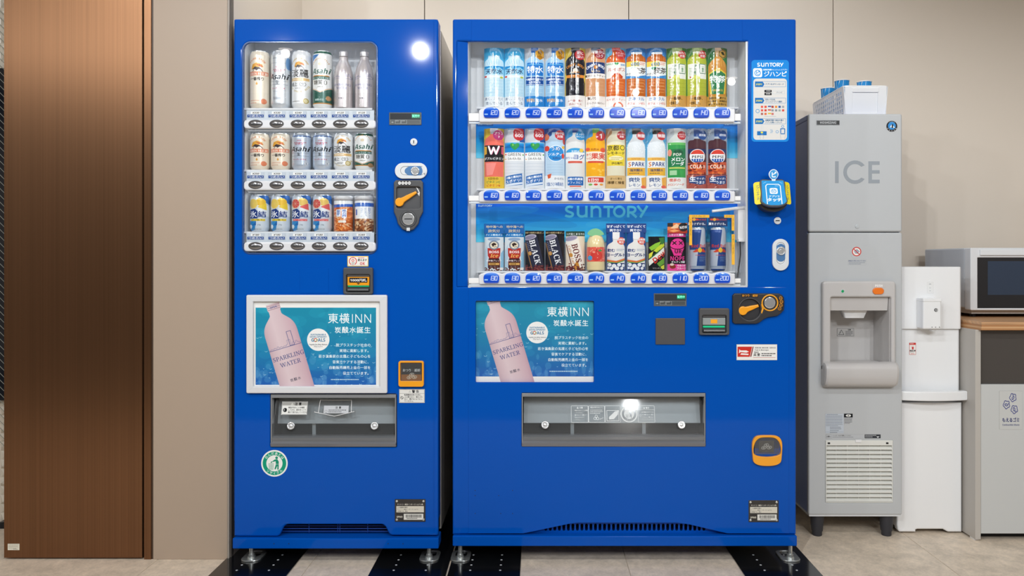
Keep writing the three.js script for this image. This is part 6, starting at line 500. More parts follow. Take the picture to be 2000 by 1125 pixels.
function digits(c, text, x, y, h, col) {                               // slanted seven-segment figures
  const on = { 0: 'abcdef', 1: 'bc', 2: 'abged', 3: 'abgcd', 4: 'fgbc', 5: 'afgcd', 6: 'afgedc', 7: 'fabc', 8: 'abcdefg', 9: 'abcdfg' }, w = h * 0.5;
  [...text].forEach((t, i) => { const X = x + i * h * 0.72, p = (u, v) => [X + u * w - (v - 0.5) * h * 0.12, y + v * h], s = { a: [p(0, 0), p(1, 0)], b: [p(1, 0), p(1, 0.5)], c: [p(1, 0.5), p(1, 1)], d: [p(0, 1), p(1, 1)], e: [p(0, 0.5), p(0, 1)], f: [p(0, 0), p(0, 0.5)], g: [p(0, 0.5), p(1, 0.5)] }; for (const k of on[t]) line(c, col, h * 0.17, ...s[k]); });
}
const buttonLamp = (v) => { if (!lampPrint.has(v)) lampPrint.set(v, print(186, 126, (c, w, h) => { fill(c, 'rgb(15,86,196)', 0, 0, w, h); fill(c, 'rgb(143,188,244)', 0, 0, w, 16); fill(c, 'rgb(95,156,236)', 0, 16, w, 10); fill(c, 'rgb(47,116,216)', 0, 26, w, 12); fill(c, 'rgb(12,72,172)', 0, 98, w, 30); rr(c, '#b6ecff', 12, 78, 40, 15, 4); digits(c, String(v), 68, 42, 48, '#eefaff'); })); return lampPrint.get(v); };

// ---------------------------------------------------------------- goods on display
function cardGeometry(w, h, p, R = 0.046, t = 0.001) {                 // a printed card bent to a half round
  const arc = 2 * R * Math.asin(Math.min(0.98, w / (2 * R))), g = lay(new THREE.BoxGeometry(arc, h, t, 16, 1, 1), p), a = g.attributes.position;
  for (let i = 0; i < a.count; i++) { const q = a.getX(i) / R, r = R + a.getZ(i); a.setXYZ(i, Math.sin(q) * r, a.getY(i) + h / 2, Math.cos(q) * r - R); }
  g.computeVertexNormals(); return g;
}
const flatCard = (w, h, p) => lay(plate(rectPath(THREE.Shape, -w / 2, 0, w / 2, h, 0.0015), -0.0006, 0.0006, 0.0003, 1), p);
function lathe(pts, seg = 40) { return new THREE.LatheGeometry(pts.map(([r, y]) => new THREE.Vector2(r, y)), seg); }
const canBody = (r, h, p) => lay(lathe([[0.0001, 0.003], [r * 0.78, 0.0], [r * 0.84, 0.002], [r * 0.99, 0.012], [r, 0.018], [r, h - 0.02], [r * 0.985, h - 0.014], [r * 0.87, h - 0.003], [r * 0.85, h - 0.003]]), p);
const canLid = (r, h) => lathe([[0.0001, h - 0.0045], [r * 0.78, h - 0.0045], [r * 0.8, h - 0.001], [r * 0.84, h], [r * 0.88, h - 0.001], [r * 0.87, h - 0.004]]);
const sleeveGeometry = (r, h) => new THREE.CylinderGeometry(r, r, h, 28, 1, true, -Math.PI / 2, Math.PI).translate(0, h / 2, 0);
const geos = new Map();
const once = (key, f) => { if (!geos.has(key)) geos.set(key, f()); return geos.get(key); };
const made = new Map();
function good(key, build, name, category, label, [x, y, z]) {          // the first of its kind is built, the others are clones with a label of their own
  let o;
  if (made.has(key)) { o = made.get(key).clone(); o.name = numbered(name); scene.add(o); o.position.set(x, y, z); describe(o, label, category); }
  else { o = thing(name, [x, y, z], label, category); const b = new THREE.Vector3(); base.set(o, b); build(o); made.set(key, o); }
  return o;
}

// ---------------------------------------------------------------- fittings that both machines have
function levelingFoot(m, px, z, top) {
  const x = U(px, z), f = part(m, 'leveling_foot', merged(rod([x, 0.008, z], [x, top + 0.005, z], 0.0075), rod([x, 0.008, z], [x, 0.017, z], 0.014, 0.014, 6), rod([x, 0.018, z], [x, 0.024, z], 0.0115, 0.0115, 6)), M.zinc);
  const s = rectPath(THREE.Shape, x - 0.033, -z - 0.026, x + 0.033, -z + 0.075, 0.025);
  s.holes.push(rectPath(THREE.Path, x - 0.02, -z + 0.016, x + 0.02, -z + 0.066, 0.014));
  part(f, 'foot_plate', plate(s, 0.0042, 0.0092, 0.0012).rotateX(-Math.PI / 2), M.zinc);
}
function liner(m, a, b, c, d, deep, zf) {                              // white box behind a display window
  const x0 = U(a), x1 = U(c), y0 = V(d), y1 = V(b), t = 0.003;
  return part(m, 'display_liner', merged(box(x0, y0, deep - t, x1, y1, deep), box(x0 - t, y0 - t, deep - t, x0, y1 + t, zf), box(x1, y0 - t, deep - t, x1 + t, y1 + t, zf), box(x0 - t, y1, deep - t, x1 + t, y1 + t, zf), box(x0 - t, y0 - t, deep - t, x1 + t, y0, zf)), M.liner);
}
function ledStrip(m, px0, px1, py, z, tilt) {                          // lamp strip of a display and the light it gives
  const x0 = U(px0, z), x1 = U(px1, z), y = V(py, z);
  part(m, 'lamp_strip', box(x0, y, z - 0.005, x1, y + 0.0025, z + 0.005, 0.001), glow(0xf4f8ff, 0.35, '#aaa'));
  const l = new THREE.RectAreaLight(0xf4f8ff, LED, x1 - x0, 0.012); l.position.set((x0 + x1) / 2, y - 0.002, z); l.lookAt((x0 + x1) / 2, y - 0.2, z - tilt); scene.add(l);
}
function boltHead(m, px, py, z, r = 2) { return part(m, 'screw', disc(px, py, r, z, z + 0.0015, 0.0006), M.zinc); }
function plateSign(m, a, b, c, d) {
  const p = sticker(m, 'name_plate', slab(a, b, c, d, 0.001, 0.0002, 0.0022, 0.0004), G.nameplate, 'gloss', 'black plate with a bar code');
  for (const [x, y] of [[a + 4, b + 4], [c - 4, b + 4], [a + 4, d - 4], [c - 4, d - 4]]) part(p, 'screw', disc(x, y, 2.2, 0.0022, 0.0034, 0.0006), M.zinc);
}
function lever(parent, cx, cy, r, tx, ty, z) {                          // orange return lever: a round hub and a tapering arm
  const s = new THREE.Shape(), X = U(cx, z), Y = V(cy, z), R = r * (FAR - z) / F, TX = U(tx, z), TY = V(ty, z), a = Math.atan2(TY - Y, TX - X);
  s.absarc(X, Y, R, a + 0.75, a - 0.75 + 2 * Math.PI, false);
  const n = [-Math.sin(a), Math.cos(a)], mid = [X + 0.5 * (TX - X), Y + 0.5 * (TY - Y)];
  s.quadraticCurveTo(X + Math.cos(a) * R * 1.05 - n[0] * R * 0.5, Y + Math.sin(a) * R * 1.05 - n[1] * R * 0.5, mid[0] - n[0] * R * 0.5, mid[1] - n[1] * R * 0.5);
  s.lineTo(TX - n[0] * R * 0.28, TY - n[1] * R * 0.28); s.lineTo(TX + n[0] * R * 0.28, TY + n[1] * R * 0.28); s.lineTo(mid[0] + n[0] * R * 0.55, mid[1] + n[1] * R * 0.55);
  s.quadraticCurveTo(X + Math.cos(a) * R * 1.05 + n[0] * R * 0.6, Y + Math.sin(a) * R * 1.05 + n[1] * R * 0.6, X + Math.cos(a + 0.75) * R, Y + Math.sin(a + 0.75) * R);
  return part(parent, 'return_lever', plate(s, z - 0.011, z, 0.003, 3), M.amber, 'orange lever');
}
function lockPlate(m, a, b, c, d, lx, ly, upright) {                    // pale plate with a sunk channel and a round lock
  const [x0, y0, x1, y1] = M4(a, b, c, d, 0, 0.009), s = rectPath(THREE.Shape, x0, y0, x1, y1, 0.028), k = upright ? [a + 8, b + 7, c - 8, d - 13] : [a + 11, b + 7, c - 4, d - 7], [p0, q0, p1, q1] = M4(...k, 0, 0.009);
  s.holes.push(rectPath(THREE.Path, p0, q0, p1, q1, 0.028));
  const h = part(m, 'handle_plate', plate(s, 0.0003, 0.009, 0.0015, 3), M.silver);
  part(h, 'handle_flap', plate(rectPath(THREE.Shape, p0 + 0.0008, q0 + 0.0008, p1 - 0.0008, q1 - 0.0008, 0.027), 0.0003, 0.0084, 0.0008), M.silver);
  const X = U(lx, 0.008), Y = V(ly, 0.008);
  const drop = upright ? [[X, Y + 0.024], [X + 0.02, Y + 0.01], [X + 0.021, Y - 0.008], [X + 0.009, Y - 0.034], [X - 0.009, Y - 0.034], [X - 0.021, Y - 0.008], [X - 0.02, Y + 0.01]] : [[X + 0.025, Y], [X + 0.016, Y + 0.018], [X - 0.006, Y + 0.021], [X - 0.034, Y + 0.006], [X - 0.034, Y - 0.006], [X - 0.006, Y - 0.021], [X + 0.016, Y - 0.018]];
  part(h, 'lock_well', plate(curve(drop), 0.003, 0.0089, 0.0006), std('#5f8cc0', 0.25, { metalness: 0.4 }));  // blue reflections of the chrome cup are put into its colour
  part(h, 'lock_cylinder', merged(disc(lx, ly, 8, 0.004, 0.0125, 0.002), new THREE.TorusGeometry(0.0125, 0.002, 8, 28).translate(X, Y, 0.0125), disc(lx, ly, 3, 0.0125, 0.0145, 0.0008)), M.chrome, 'chrome lock');
}
function keyLock(m, px, py, slotUpright) {
  const k = part(m, 'key_lock', merged(disc(px, py, 7, 0.0002, 0.005, 0.0015), disc(px, py, 4.6, 0.005, 0.0066, 0.0008)), M.silver);
  part(k, 'key_slot', slotUpright ? slab(px - 0.9, py - 3, px + 0.9, py + 3, 0.0004, 0.0062, 0.007, 0.0002) : slab(px - 4, py - 1, px + 4, py + 1, 0.0004, 0.0062, 0.007, 0.0002), M.dark);
}
function recessBox(x0, y0, x1, y1, z0, z1, t = 0.002) {                 // open to the front
  return merged(box(x0, y0, z0 - t, x1, y1, z0), box(x0 - t, y0 - t, z0 - t, x0, y1 + t, z1), box(x1, y0 - t, z0 - t, x1 + t, y1 + t, z1), box(x0, y1, z0 - t, x1, y1 + t, z1), box(x0, y0 - t, z0 - t, x1, y0, z1));
}
function statusDisplay(m, a, b, c, d) {                                // dark glass read-out with a green lit sign
  const p = part(m, 'status_display', slab(a, b, c, d, 0.001, 0.0002, 0.0032, 0.0008), M.lens), mid = b + (d - b) * 0.56;
  part(p, 'display_screen', slab(a + 2, b + 2, c - 2, mid, 0.0004, 0.003, 0.0036, 0.0002), std('#3a3d40', 0.12));
  sticker(p, 'lower_scale', slab(a + 2, mid + 0.6, c - 2, d - 1.5, 0.0004, 0.003, 0.0036, 0.0002), G.statusLow, 'gloss');
  const k = slab(c - 19, b + 2.5, c - 2.5, b + 11.5, 0.0004, 0.0034, 0.004, 0.0002);
  const q = G.selling, mat = new THREE.MeshPhysicalMaterial({ color: 0x000000, roughness: 0.3, emissive: 0xffffff, emissiveIntensity: 1.7, emissiveMap: q.sheet.map });
  part(p, 'selling_sign', lay(k, q), mat, 'green lit sign');
}
function billUnit(m, a, b, c, d, banner) {                             // note slot: a hood with a clear or printed tongue and a green lamp line
  const w = c - a, h = d - b, [x0, y0, x1, y1] = M4(a, b, c, d, 0, 0.016), s = rectPath(THREE.Shape, x0, y0, x1, y1, 0.006), [p0, q0, p1, q1] = M4(a + w * 0.1, b + h * 0.26, c - w * 0.1, d - h * 0.07, 0, 0.016);
  s.holes.push(rectPath(THREE.Path, p0, q0, p1, q1, 0.005));
  const u = part(m, 'bill_acceptor', merged(plate(s, 0.0003, 0.016, 0.003, 3), box(p0 - 0.002, q0 - 0.002, 0.0003, p1 + 0.002, q1 + 0.002, 0.003)), M.greyPlastic);
  const y = (t) => q1 + (q0 - q1) * t;
  part(u, 'slot_lip', profile([[0.003, y(0)], [0.012, y(0.02)], [0.006, y(0.2)], [0.003, y(0.2)]], p0 + 0.002, p1 - 0.002), M.smoke);
  if (banner) sticker(u, 'amount_label', box(p0 + 0.003, y(0.62), 0.004, p1 - 0.003, y(0.14), 0.009, 0.001), G.thousand, 'gloss', 'orange label for notes');
  else { part(u, 'clear_tongue', box(p0 + 0.002, y(0.55), 0.004, p1 - 0.002, y(0.16), 0.009, 0.0015), std('#9aa0a0', 0.15, { clearcoat: 1 })); part(u, 'bill_symbol', merged(box((p0 + p1) / 2 - 0.011, y(0.46), 0.0088, (p0 + p1) / 2 + 0.011, y(0.24), 0.0094)), M.yellow); }
  part(u, 'slot_lamp', box(p0 + 0.004, y(0.7), 0.005, p1 - 0.004, y(0.6), 0.008, 0.001), glow(0x18c890, banner ? 0.55 : 0.95, '#063'), 'green lamp line');
  part(u, 'note_shelf', profile([[0.003, y(0.78)], [0.014, y(0.82)], [0.015, y(0.9)], [0.003, y(0.98)]], p0 + 0.005, p1 - 0.005), M.smoke);
}
function changeCup(m, a, b, c, d, round) {                             // orange cup for returned coins behind a clear lid
  const [x0, y0, x1, y1] = M4(a, b, c, d, 0, 0.012), s = round ? curve([[x0, y0 + 0.03], [x0 + 0.004, y0 + 0.01], [x0 + 0.022, y0], [x1 - 0.022, y0], [x1 - 0.004, y0 + 0.01], [x1, y0 + 0.03], [x1, y1 - 0.02], [x1 - 0.012, y1 - 0.004], [(x0 + x1) / 2, y1], [x0 + 0.012, y1 - 0.004], [x0, y1 - 0.02]]) : rectPath(THREE.Shape, x0, y0, x1, y1, 0.008);
  const k = round ? [x0 + 0.0062, y0 + (y1 - y0) * 0.36, x1 - 0.0062, y1 - 0.0068] : [x0 + 0.006, y0 + (y1 - y0) * 0.22, x1 - 0.006, y1 - 0.006];
  s.holes.push(round ? curve([[k[0], k[1]], [k[2], k[1]], [k[2], k[3] - 0.022], [k[2] - 0.014, k[3] - 0.004], [(k[0] + k[2]) / 2, k[3]], [k[0] + 0.014, k[3] - 0.004], [k[0], k[3] - 0.022]], THREE.Path) : rectPath(THREE.Path, ...k, 0.004));
  const u = part(m, 'change_cup', plate(s, 0.0003, 0.012, 0.0012, 2), M.amber, 'orange coin return cup');
  part(u, 'cup_well', merged(box(k[0] - 0.001, k[1] - 0.001, 0.0003, k[2] + 0.001, k[3] + 0.001, 0.0018)), round ? M.amberDark : M.amberDark);
  if (round) sticker(u, 'coin_sign', box(k[0] + 0.016, k[1] + 0.006, 0.0018, k[2] - 0.018, k[3] - 0.012, 0.005, 0.0005), G.changeDark, 'gloss');
  else sticker(u, 'coin_sign', box(k[0] + 0.003, k[1], 0.0018, k[2] - 0.003, k[3] - 0.004, 0.005, 0.0005), G.changeSign, 'gloss');
  part(u, 'clear_lid', new THREE.PlaneGeometry(k[2] - k[0], k[3] - k[1]).translate((k[0] + k[2]) / 2, (k[1] + k[3]) / 2, 0.0095), M.flap);
}
function pickup(m, a, b, c, d, sill, text) {                           // delivery slot: steel chute, clear flap hung from a bar, grey sill
  const z = 0.004, [x0, y0, x1, y1] = M4(a, b, c, d, 0, z), back = -0.11;
  const bay = part(m, 'pickup_bay', recessBox(x0, y0, x1, y1, back, -0.001), M.dark);
  const yb = y0 + (y1 - y0) * 0.38;
  part(bay, 'chute_plate', profile([[-0.075, y1 - 0.004], [-0.072, y1 - 0.004], [-0.05, yb], [-0.053, yb]], x0 + 0.006, x1 - 0.006), M.steel, 'grey sheet steel chute');
  for (const t of text ? [0.28, 0.68] : [0.3]) part(bay, 'bay_bracket', box(x0 + (x1 - x0) * t - 0.006, y0 + 0.01, -0.07, x0 + (x1 - x0) * t + 0.006, yb + 0.006, -0.064), M.steel);
  const frame = part(m, 'flap_frame', merged(box(x0, y1 - 0.012, -0.012, x1, y1, z, 0.002), box(x0, y0, -0.02, x0 + 0.004, y1, z - 0.001, 0.001), box(x1 - 0.004, y0, -0.02, x1, y1, z - 0.001, 0.001)), std('#85878a', 0.25, { clearcoat: 0.5 }));
  part(frame, 'sill', profile([[-0.03, y0], [z, y0], [z + 0.004, y0 + sill * 0.32], [z, y0 + sill * 0.4], [z - 0.006, y0 + sill * 0.5], [z - 0.004, y0 + sill * 0.86], [z - 0.012, y0 + sill], [-0.03, y0 + sill]], x0, x1, 0.0008), std('#77777a', 0.28, { clearcoat: 0.6 }));
  const lean = 0.3, mid = (y0 + y1) / 2 + sill * 0.22, zm = -0.011, onFlap = (g, x, y, off = 0.0012) => g.rotateX(-lean).translate(x, y, zm + (mid - y) * Math.tan(lean) + off);
  const flap = part(m, 'clear_flap', onFlap(new THREE.PlaneGeometry(x1 - x0 - 0.012, (y1 - y0 - sill * 0.5 - 0.016) / Math.cos(lean)), (x0 + x1) / 2, mid, 0), M.flap, 'clear hinged flap');
  const w = x1 - x0;
  for (const t of text ? [0.127, 0.868] : [0.165, 0.83]) { const X = x0 + w * t, Y = y0 + sill + (y1 - y0 - sill) * 0.24; part(flap, 'bumper', onFlap(merged(new THREE.TorusGeometry(0.0105, 0.0028, 10, 26).translate(0, 0, 0.012), new THREE.SphereGeometry(0.007, 18, 12).scale(1, 1, 0.5).translate(0, 0, 0.012), rod([0, 0, 0.001], [0, 0, 0.012], 0.011, 0.011, 20)), X, Y, 0), M.chrome); }
  return [flap, onFlap];
}

function gasketRing(m, a, b, z0) {
  const x0 = U(a), x1 = U(b), y0 = 0.085, y1 = V(44), t = 0.012;
  part(m, 'gasket', merged(box(x0, y0, z0, x0 + t, y1, -0.085), box(x1 - t, y0, z0, x1, y1, -0.085), box(x0 + t, y1 - t, z0, x1 - t, y1, -0.085), box(x0 + t, y0, z0, x1 - t, y0 + t, -0.085)), M.gasket);
}

// ---------------------------------------------------------------- narrow machine with beer
{
  const m = thing('vending_machine', [U(656.5), 0, -0.4], 'narrow glossy blue vending machine with six columns of beer cans and a framed poster', 'vending machine');
  part(m, 'cabinet', box(U(459), 0.075, -0.8, U(854), V(40), -0.115, 0.004), M.body, 'grey painted cabinet behind the blue door');
  gasketRing(m, 462, 851, -0.115);
  const s = new THREE.Shape(), X = (p) => U(p), Y = (p) => V(p);
  s.moveTo(X(457) + 0.012, Y(1048)); s.lineTo(X(541), Y(1048)); s.bezierCurveTo(X(551), Y(1047), X(549), Y(1024.5), X(563), Y(1024.5)); s.lineTo(X(744), Y(1024.5)); s.bezierCurveTo(X(758), Y(1024.5), X(754), Y(1045), X(767), Y(1046)); s.lineTo(X(856) - 0.01, Y(1046.5));
  s.absarc(X(856) - 0.008, Y(1046.5) + 0.008, 0.008, -Math.PI / 2, 0); s.lineTo(X(856), Y(37) - 0.01); s.absarc(X(856) - 0.01, Y(37) - 0.01, 0.01, 0, Math.PI / 2); s.lineTo(X(457) + 0.006, Y(37)); s.absarc(X(457) + 0.006, Y(37) - 0.006, 0.006, Math.PI / 2, Math.PI); s.lineTo(X(457), Y(1047));
  s.holes.push(hole(474, 82, 736, 495, 0.026), hole(528, 770, 774, 873, 0.006));
  const door = part(m, 'door', plate(s, -0.02, 0, 0.006, 4), M.blue);
  const rim = slab(457.5, 38, 855.5, 1018, 0.004, -0.085, -0.0195, 0.001, [hole(468, 62, 742, 501, 0.004), hole(520, 764, 782, 880, 0.004)]);
  part(door, 'door_body', rim, M.blue);
  part(door, 'hinge_strip', slab(846.5, 42, 848, 1042, 0.0006, -0.001, 0.0012, 0.0006), M.blue);
  part(m, 'base_rail', slab(454, 1051.5, 856.5, 1072, 0.002, -0.06, 0.012, 0.003), M.blue);
  part(m, 'base_shelf', box(U(457), V(1056), -0.1, U(850), V(1051), -0.03), M.blueDark);
  const gr = part(m, 'vent_recess', recessBox(U(541), V(1050), U(767), V(1020), -0.16, -0.086), M.dark);
  for (let k = 0; k < 4; k++) part(gr, 'grille_wire', rod([U(545), V(1027.5 + k * 5.3), -0.03], [U(765), V(1027.5 + k * 5.3), -0.03], 0.0017), M.blueDark);
  for (const px of [598, 655, 659, 714]) part(gr, 'grille_wire', rod([U(px), V(1047), -0.033], [U(px), V(1022), -0.033], 0.0017), M.blueDark);
  part(gr, 'vent_tray', box(U(570), V(1043), -0.14, U(672), V(1036), -0.13), M.cabinet);
  for (const px of [535, 564, 758, 787]) part(m, 'pinhole', disc(px, 1062, 1, 0.0115, 0.0125, 0.0003), M.dark);
  levelingFoot(m, 491, -0.02, V(1072)); levelingFoot(m, 838, -0.02, V(1072));
  // display
  const deep = -0.112, zf = -0.008; liner(m, 475, 66, 735, 494, deep, -0.0205);
  const [a0, b0, a1, b1] = M4(472.5, 80.5, 737.5, 496.5, 0, 0.003), ts = rectPath(THREE.Shape, a0, b0, a1, b1, 0.028); ts.holes.push(hole(475.5, 83.5, 734.5, 493.5, 0.024, 0.003));
  part(m, 'window_trim', plate(ts, -0.004, 0.003, 0.0014, 3), std('#34558c', 0.15, { clearcoat: 1 }));
  part(m, 'display_window', new THREE.ShapeGeometry(rectPath(THREE.Shape, ...M4(475.5, 83.5, 734.5, 493.5, 0.024, -0.004)), 10).translate(0, 0, -0.004), M.glass, 'clear window');
  const prices = [[330, 330, 240, 240, 120, 120], [250, 250, 250, 250, 180, 180], [180, 180, 180, 180, 230, 280]];
  const rows = [[233.5, 251, 215.5, 101], [353, 371.5, 334.5, 260], [472.5, 491, 454, 380]];
  rows.forEach(([y0, y1, shelf, top], r) => {
    const rail = part(m, 'button_rail', slab(475.5, y0, 733.5, y1, 0.011, -0.002, 0.014, 0.005), M.rail);
    for (const px of [482, 727]) part(rail, 'rail_joint', box(U(px, 0.014) - 0.0004, V(y1 - 1.5, 0.014), 0.0132, U(px, 0.014) + 0.0004, V(y0 + 1.5, 0.014), 0.0142), M.tray);
    const sh = part(m, 'display_shelf', box(U(482, -0.05), V(shelf - 1, -0.045) - 0.006, deep + 0.001, U(731, -0.05), V(shelf - 1, -0.045), -0.014), M.liner);
    part(sh, 'price_tray', box(U(481, -0.014), V(y0 + 3, -0.014), -0.0165, U(731, -0.014), V(shelf, -0.014), -0.0125, 0.001), M.tray);
    for (let i = 0; i < 6; i++) {
      const bx = 499 + i * 41.32, b = part(rail, 'select_button', new THREE.SphereGeometry(0.0226, 28, 14, 0, Math.PI * 2, 0, Math.PI / 2).rotateX(Math.PI / 2).scale(1, 0.56, 0.3).translate(U(bx, 0.0142), V(y0 + 8.2, 0.0142), 0.0138), M.lensMetal);
      part(rail, 'button_rim', (() => { const t = new THREE.TorusGeometry(0.0232, 0.0011, 8, 40).scale(1, 0.56, 1); return t.translate(U(bx, 0.0142), V(y0 + 8.2, 0.0142), 0.0142); })(), M.smoke);
      sticker(sh, 'price_tag', slab(bx - 17, shelf + 2, bx + 17, shelf + 14.5, 0.0006, -0.0126, -0.0116, 0.0003), priceTag(prices[r][i]), 'paper');
    }
    ledStrip(m, 486, 724, [82, 256, 376][r], -0.03, 0.11);
  });
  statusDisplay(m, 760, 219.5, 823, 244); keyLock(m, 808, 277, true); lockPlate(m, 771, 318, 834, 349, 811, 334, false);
  const cs = poly([[769, 356], [773, 351.5], [822, 351.5], [826, 356], [826, 414], [820, 425], [817, 437], [808, 448], [797, 451.5], [786, 448], [777, 437], [774, 425], [769, 414]].map(([x, y]) => [U(x, 0.012), V(y, 0.012)]));
  cs.holes.push(hole(774, 364.5, 821, 407, 0.008, 0.012));
  const coin = part(m, 'coin_unit', merged(plate(cs, 0.0003, 0.012, 0.003, 3), slab(773, 363.5, 822, 408, 0.004, 0.0003, 0.0015, 0.0004)), M.greyPlastic, 'grey coin unit');
  lever(coin, 779.8, 394.6, 8.6, 813, 375, 0.013);
  sticker(coin, 'coin_icons', slab(776.5, 353, 803.5, 362, 0.007, 0.0118, 0.0128, 0.0003), G.lockIcons, 'gloss');
  part(coin, 'arrow_mark', plate(poly([[812, 365], [816, 368], [820, 376], [819, 383], [815, 378], [818, 376]].map(([x, y]) => [U(x, 0.003), V(y, 0.003)])), 0.0014, 0.0024, 0.0003), M.white);
  part(coin, 'coin_surround', merged(new THREE.TorusGeometry(0.0255, 0.0035, 12, 40).translate(U(797.4, 0.012), V(427.6, 0.012), 0.012)), M.greyPlastic);
  part(coin, 'coin_slot', merged(disc(797.4, 427.6, 12, 0.0115, 0.0165, 0.0018)), M.chrome, 'chrome coin slot');
  part(coin, 'slot_cut', slab(790, 426.6, 805, 428.6, 0.0006, 0.0162, 0.0168, 0.0002), M.dark);
  part(coin, 'latch', slab(794, 444.5, 800.5, 451, 0.001, 0.0118, 0.0145, 0.0006), M.silver);
  sticker(m, 'notes_sticker', slab(678.5, 500, 719.5, 520.5, 0.0012, 0.0001, 0.0008, 0.0002), G.okSticker, 'paper');
  const cover = part(m, 'service_cover', slab(585.5, 524, 641.5, 573, 0.002, 0.0001, 0.0014, 0.0009), M.blue);
  billUnit(m, 670, 522.5, 728, 574.5, true);
  // framed poster
  const fr = part(m, 'poster_frame', (() => { const [x0, y0, x1, y1] = M4(480.5, 576, 756, 768.5, 0, 0.014), q = rectPath(THREE.Shape, x0, y0, x1, y1, 0.0055); q.holes.push(hole(494, 589.5, 741, 755, 0.001, 0.014)); return plate(q, 0.0003, 0.014, 0.004, 3); })(), std('#dcdde0', 0.3), 'white aluminium frame');
  for (const [x, y, u, v] of [[481, 576.5, 494, 589.5], [755.5, 576.5, 741, 589.5], [481, 768, 494, 755], [755.5, 768, 741, 755]]) part(fr, 'mitre_joint', rod([U(x + (u - x) * 0.25, 0.0142), V(y + (v - y) * 0.25, 0.0142), 0.0137], [U(u, 0.0142), V(v, 0.0142), 0.0137], 0.0006, 0.0006, 6), M.tray);
  sticker(m, 'poster', slab(493, 588.5, 742, 756, 0, 0.0003, 0.002, 0.0003), G.posterNarrow, 'poster', 'blue poster with a pink bottle');
  changeCup(m, 778, 705, 827.5, 755.5, false);
  sticker(m, 'warning_sticker', slab(779.5, 760, 829.5, 787, 0.001, 0.0001, 0.0008, 0.0002), G.warning, 'paper');
  const [flap, onFlap] = pickup(m, 528.5, 770.5, 773.5, 872.5, 0.034, false);
  const label = (w, h) => plate(rectPath(THREE.Shape, -w / 2, -h / 2, w / 2, h / 2, 0.001), 0, 0.0008, 0.0002);
  part(flap, 'caution_sticker', onFlap(lay(label(0.088, 0.045), G.caution), U(575.5, -0.02), V(797, -0.02)), ink(G.caution, 'paper'));
  const inner = print(190, 60, (c, w, h) => { fill(c, '#c9ccd0', 0, 0, w, h); rr(c, '#909498', 1, 1, w - 2, h - 2, 2, 2); jp(c, '注意', 110, 16, 18, { col: '#333', w: 0.12, sp: 8 }); ring(c, '#888', 20, 44, 9, 2); small(c, '#5a5c60', 38, 32, 140, 2, 13, 8); });
  part(flap, 'bay_sticker', onFlap(lay(label(0.086, 0.027), inner), U(657, -0.02), V(799.5, -0.02)), ink(inner, 'paper'));
  const ln = (pts) => merged(pts.slice(1).map((p, i) => rod([(pts[i][0] - 655) / 572, (797 - pts[i][1]) / 572, 0], [(p[0] - 655) / 572, (797 - p[1]) / 572, 0], 0.0011, 0.0011, 6)));
  part(flap, 'arrow_print', onFlap(merged(ln([[622, 806], [624, 782], [685, 782], [686, 805]]), ln([[614, 805], [654, 813], [692, 804]])), U(655, -0.015), V(797, -0.015), 0.002), M.white);
  sticker(m, 'recycling_sticker', disc(536, 905, 26, 0.0001, 0.0008, 0.0002), G.recycle, 'paper', 'round green recycling sticker');
  plateSign(m, 771, 975, 831, 1019);

  // the goods: cans, bottles and jars in clear sleeves
  const z = -0.045, k = (FAR - z) / F, sl = (o, h) => part(o, 'clear_sleeve', sleeveGeometry(0.0352, h), M.sleeve);
  const can = (p, r, h, finish) => (o) => { part(o, 'can_body', canBody(r, h, p), ink(p, finish)); part(o, 'can_lid', canLid(r, h), M.zinc); sl(o, h + 0.003); };
  const flask = (o) => { const h = 0.197, r = 0.0318; part(o, 'bottle_body', lay(lathe([[0.0001, 0], [r * 0.94, 0], [r, 0.004], [r, 0.112], [r * 0.97, 0.126], [r * 0.82, 0.145], [r * 0.55, 0.163], [0.0148, 0.17], [0.0148, 0.178], [0.0128, 0.18]]), G.sparkling), ink(G.sparkling, 'metal')); part(o, 'bottle_cap', lathe([[0.0001, h], [0.0138, h], [0.0152, h - 0.002], [0.0152, h - 0.012], [0.0146, h - 0.013], [0.0152, h - 0.0145], [0.0152, h - 0.018], [0.0001, h - 0.018]]), std('#c9c4c4', 0.3, { metalness: 0.5 })); sl(o, h + 0.003); };
  const jar = (p) => (o) => { const h = 0.105; part(o, 'jar_body', lay(lathe([[0.0001, 0], [0.031, 0], [0.0325, 0.003], [0.0325, h], [0.0001, h]]), p), ink(p, 'gloss')); part(o, 'jar_lid', lathe([[0.0001, 0.122], [0.031, 0.122], [0.0328, 0.12], [0.0328, 0.1052], [0.0001, 0.1052]]), M.white); sl(o, 0.126); };
  const T = 0.197, L = 0.126, W = 0.0328;
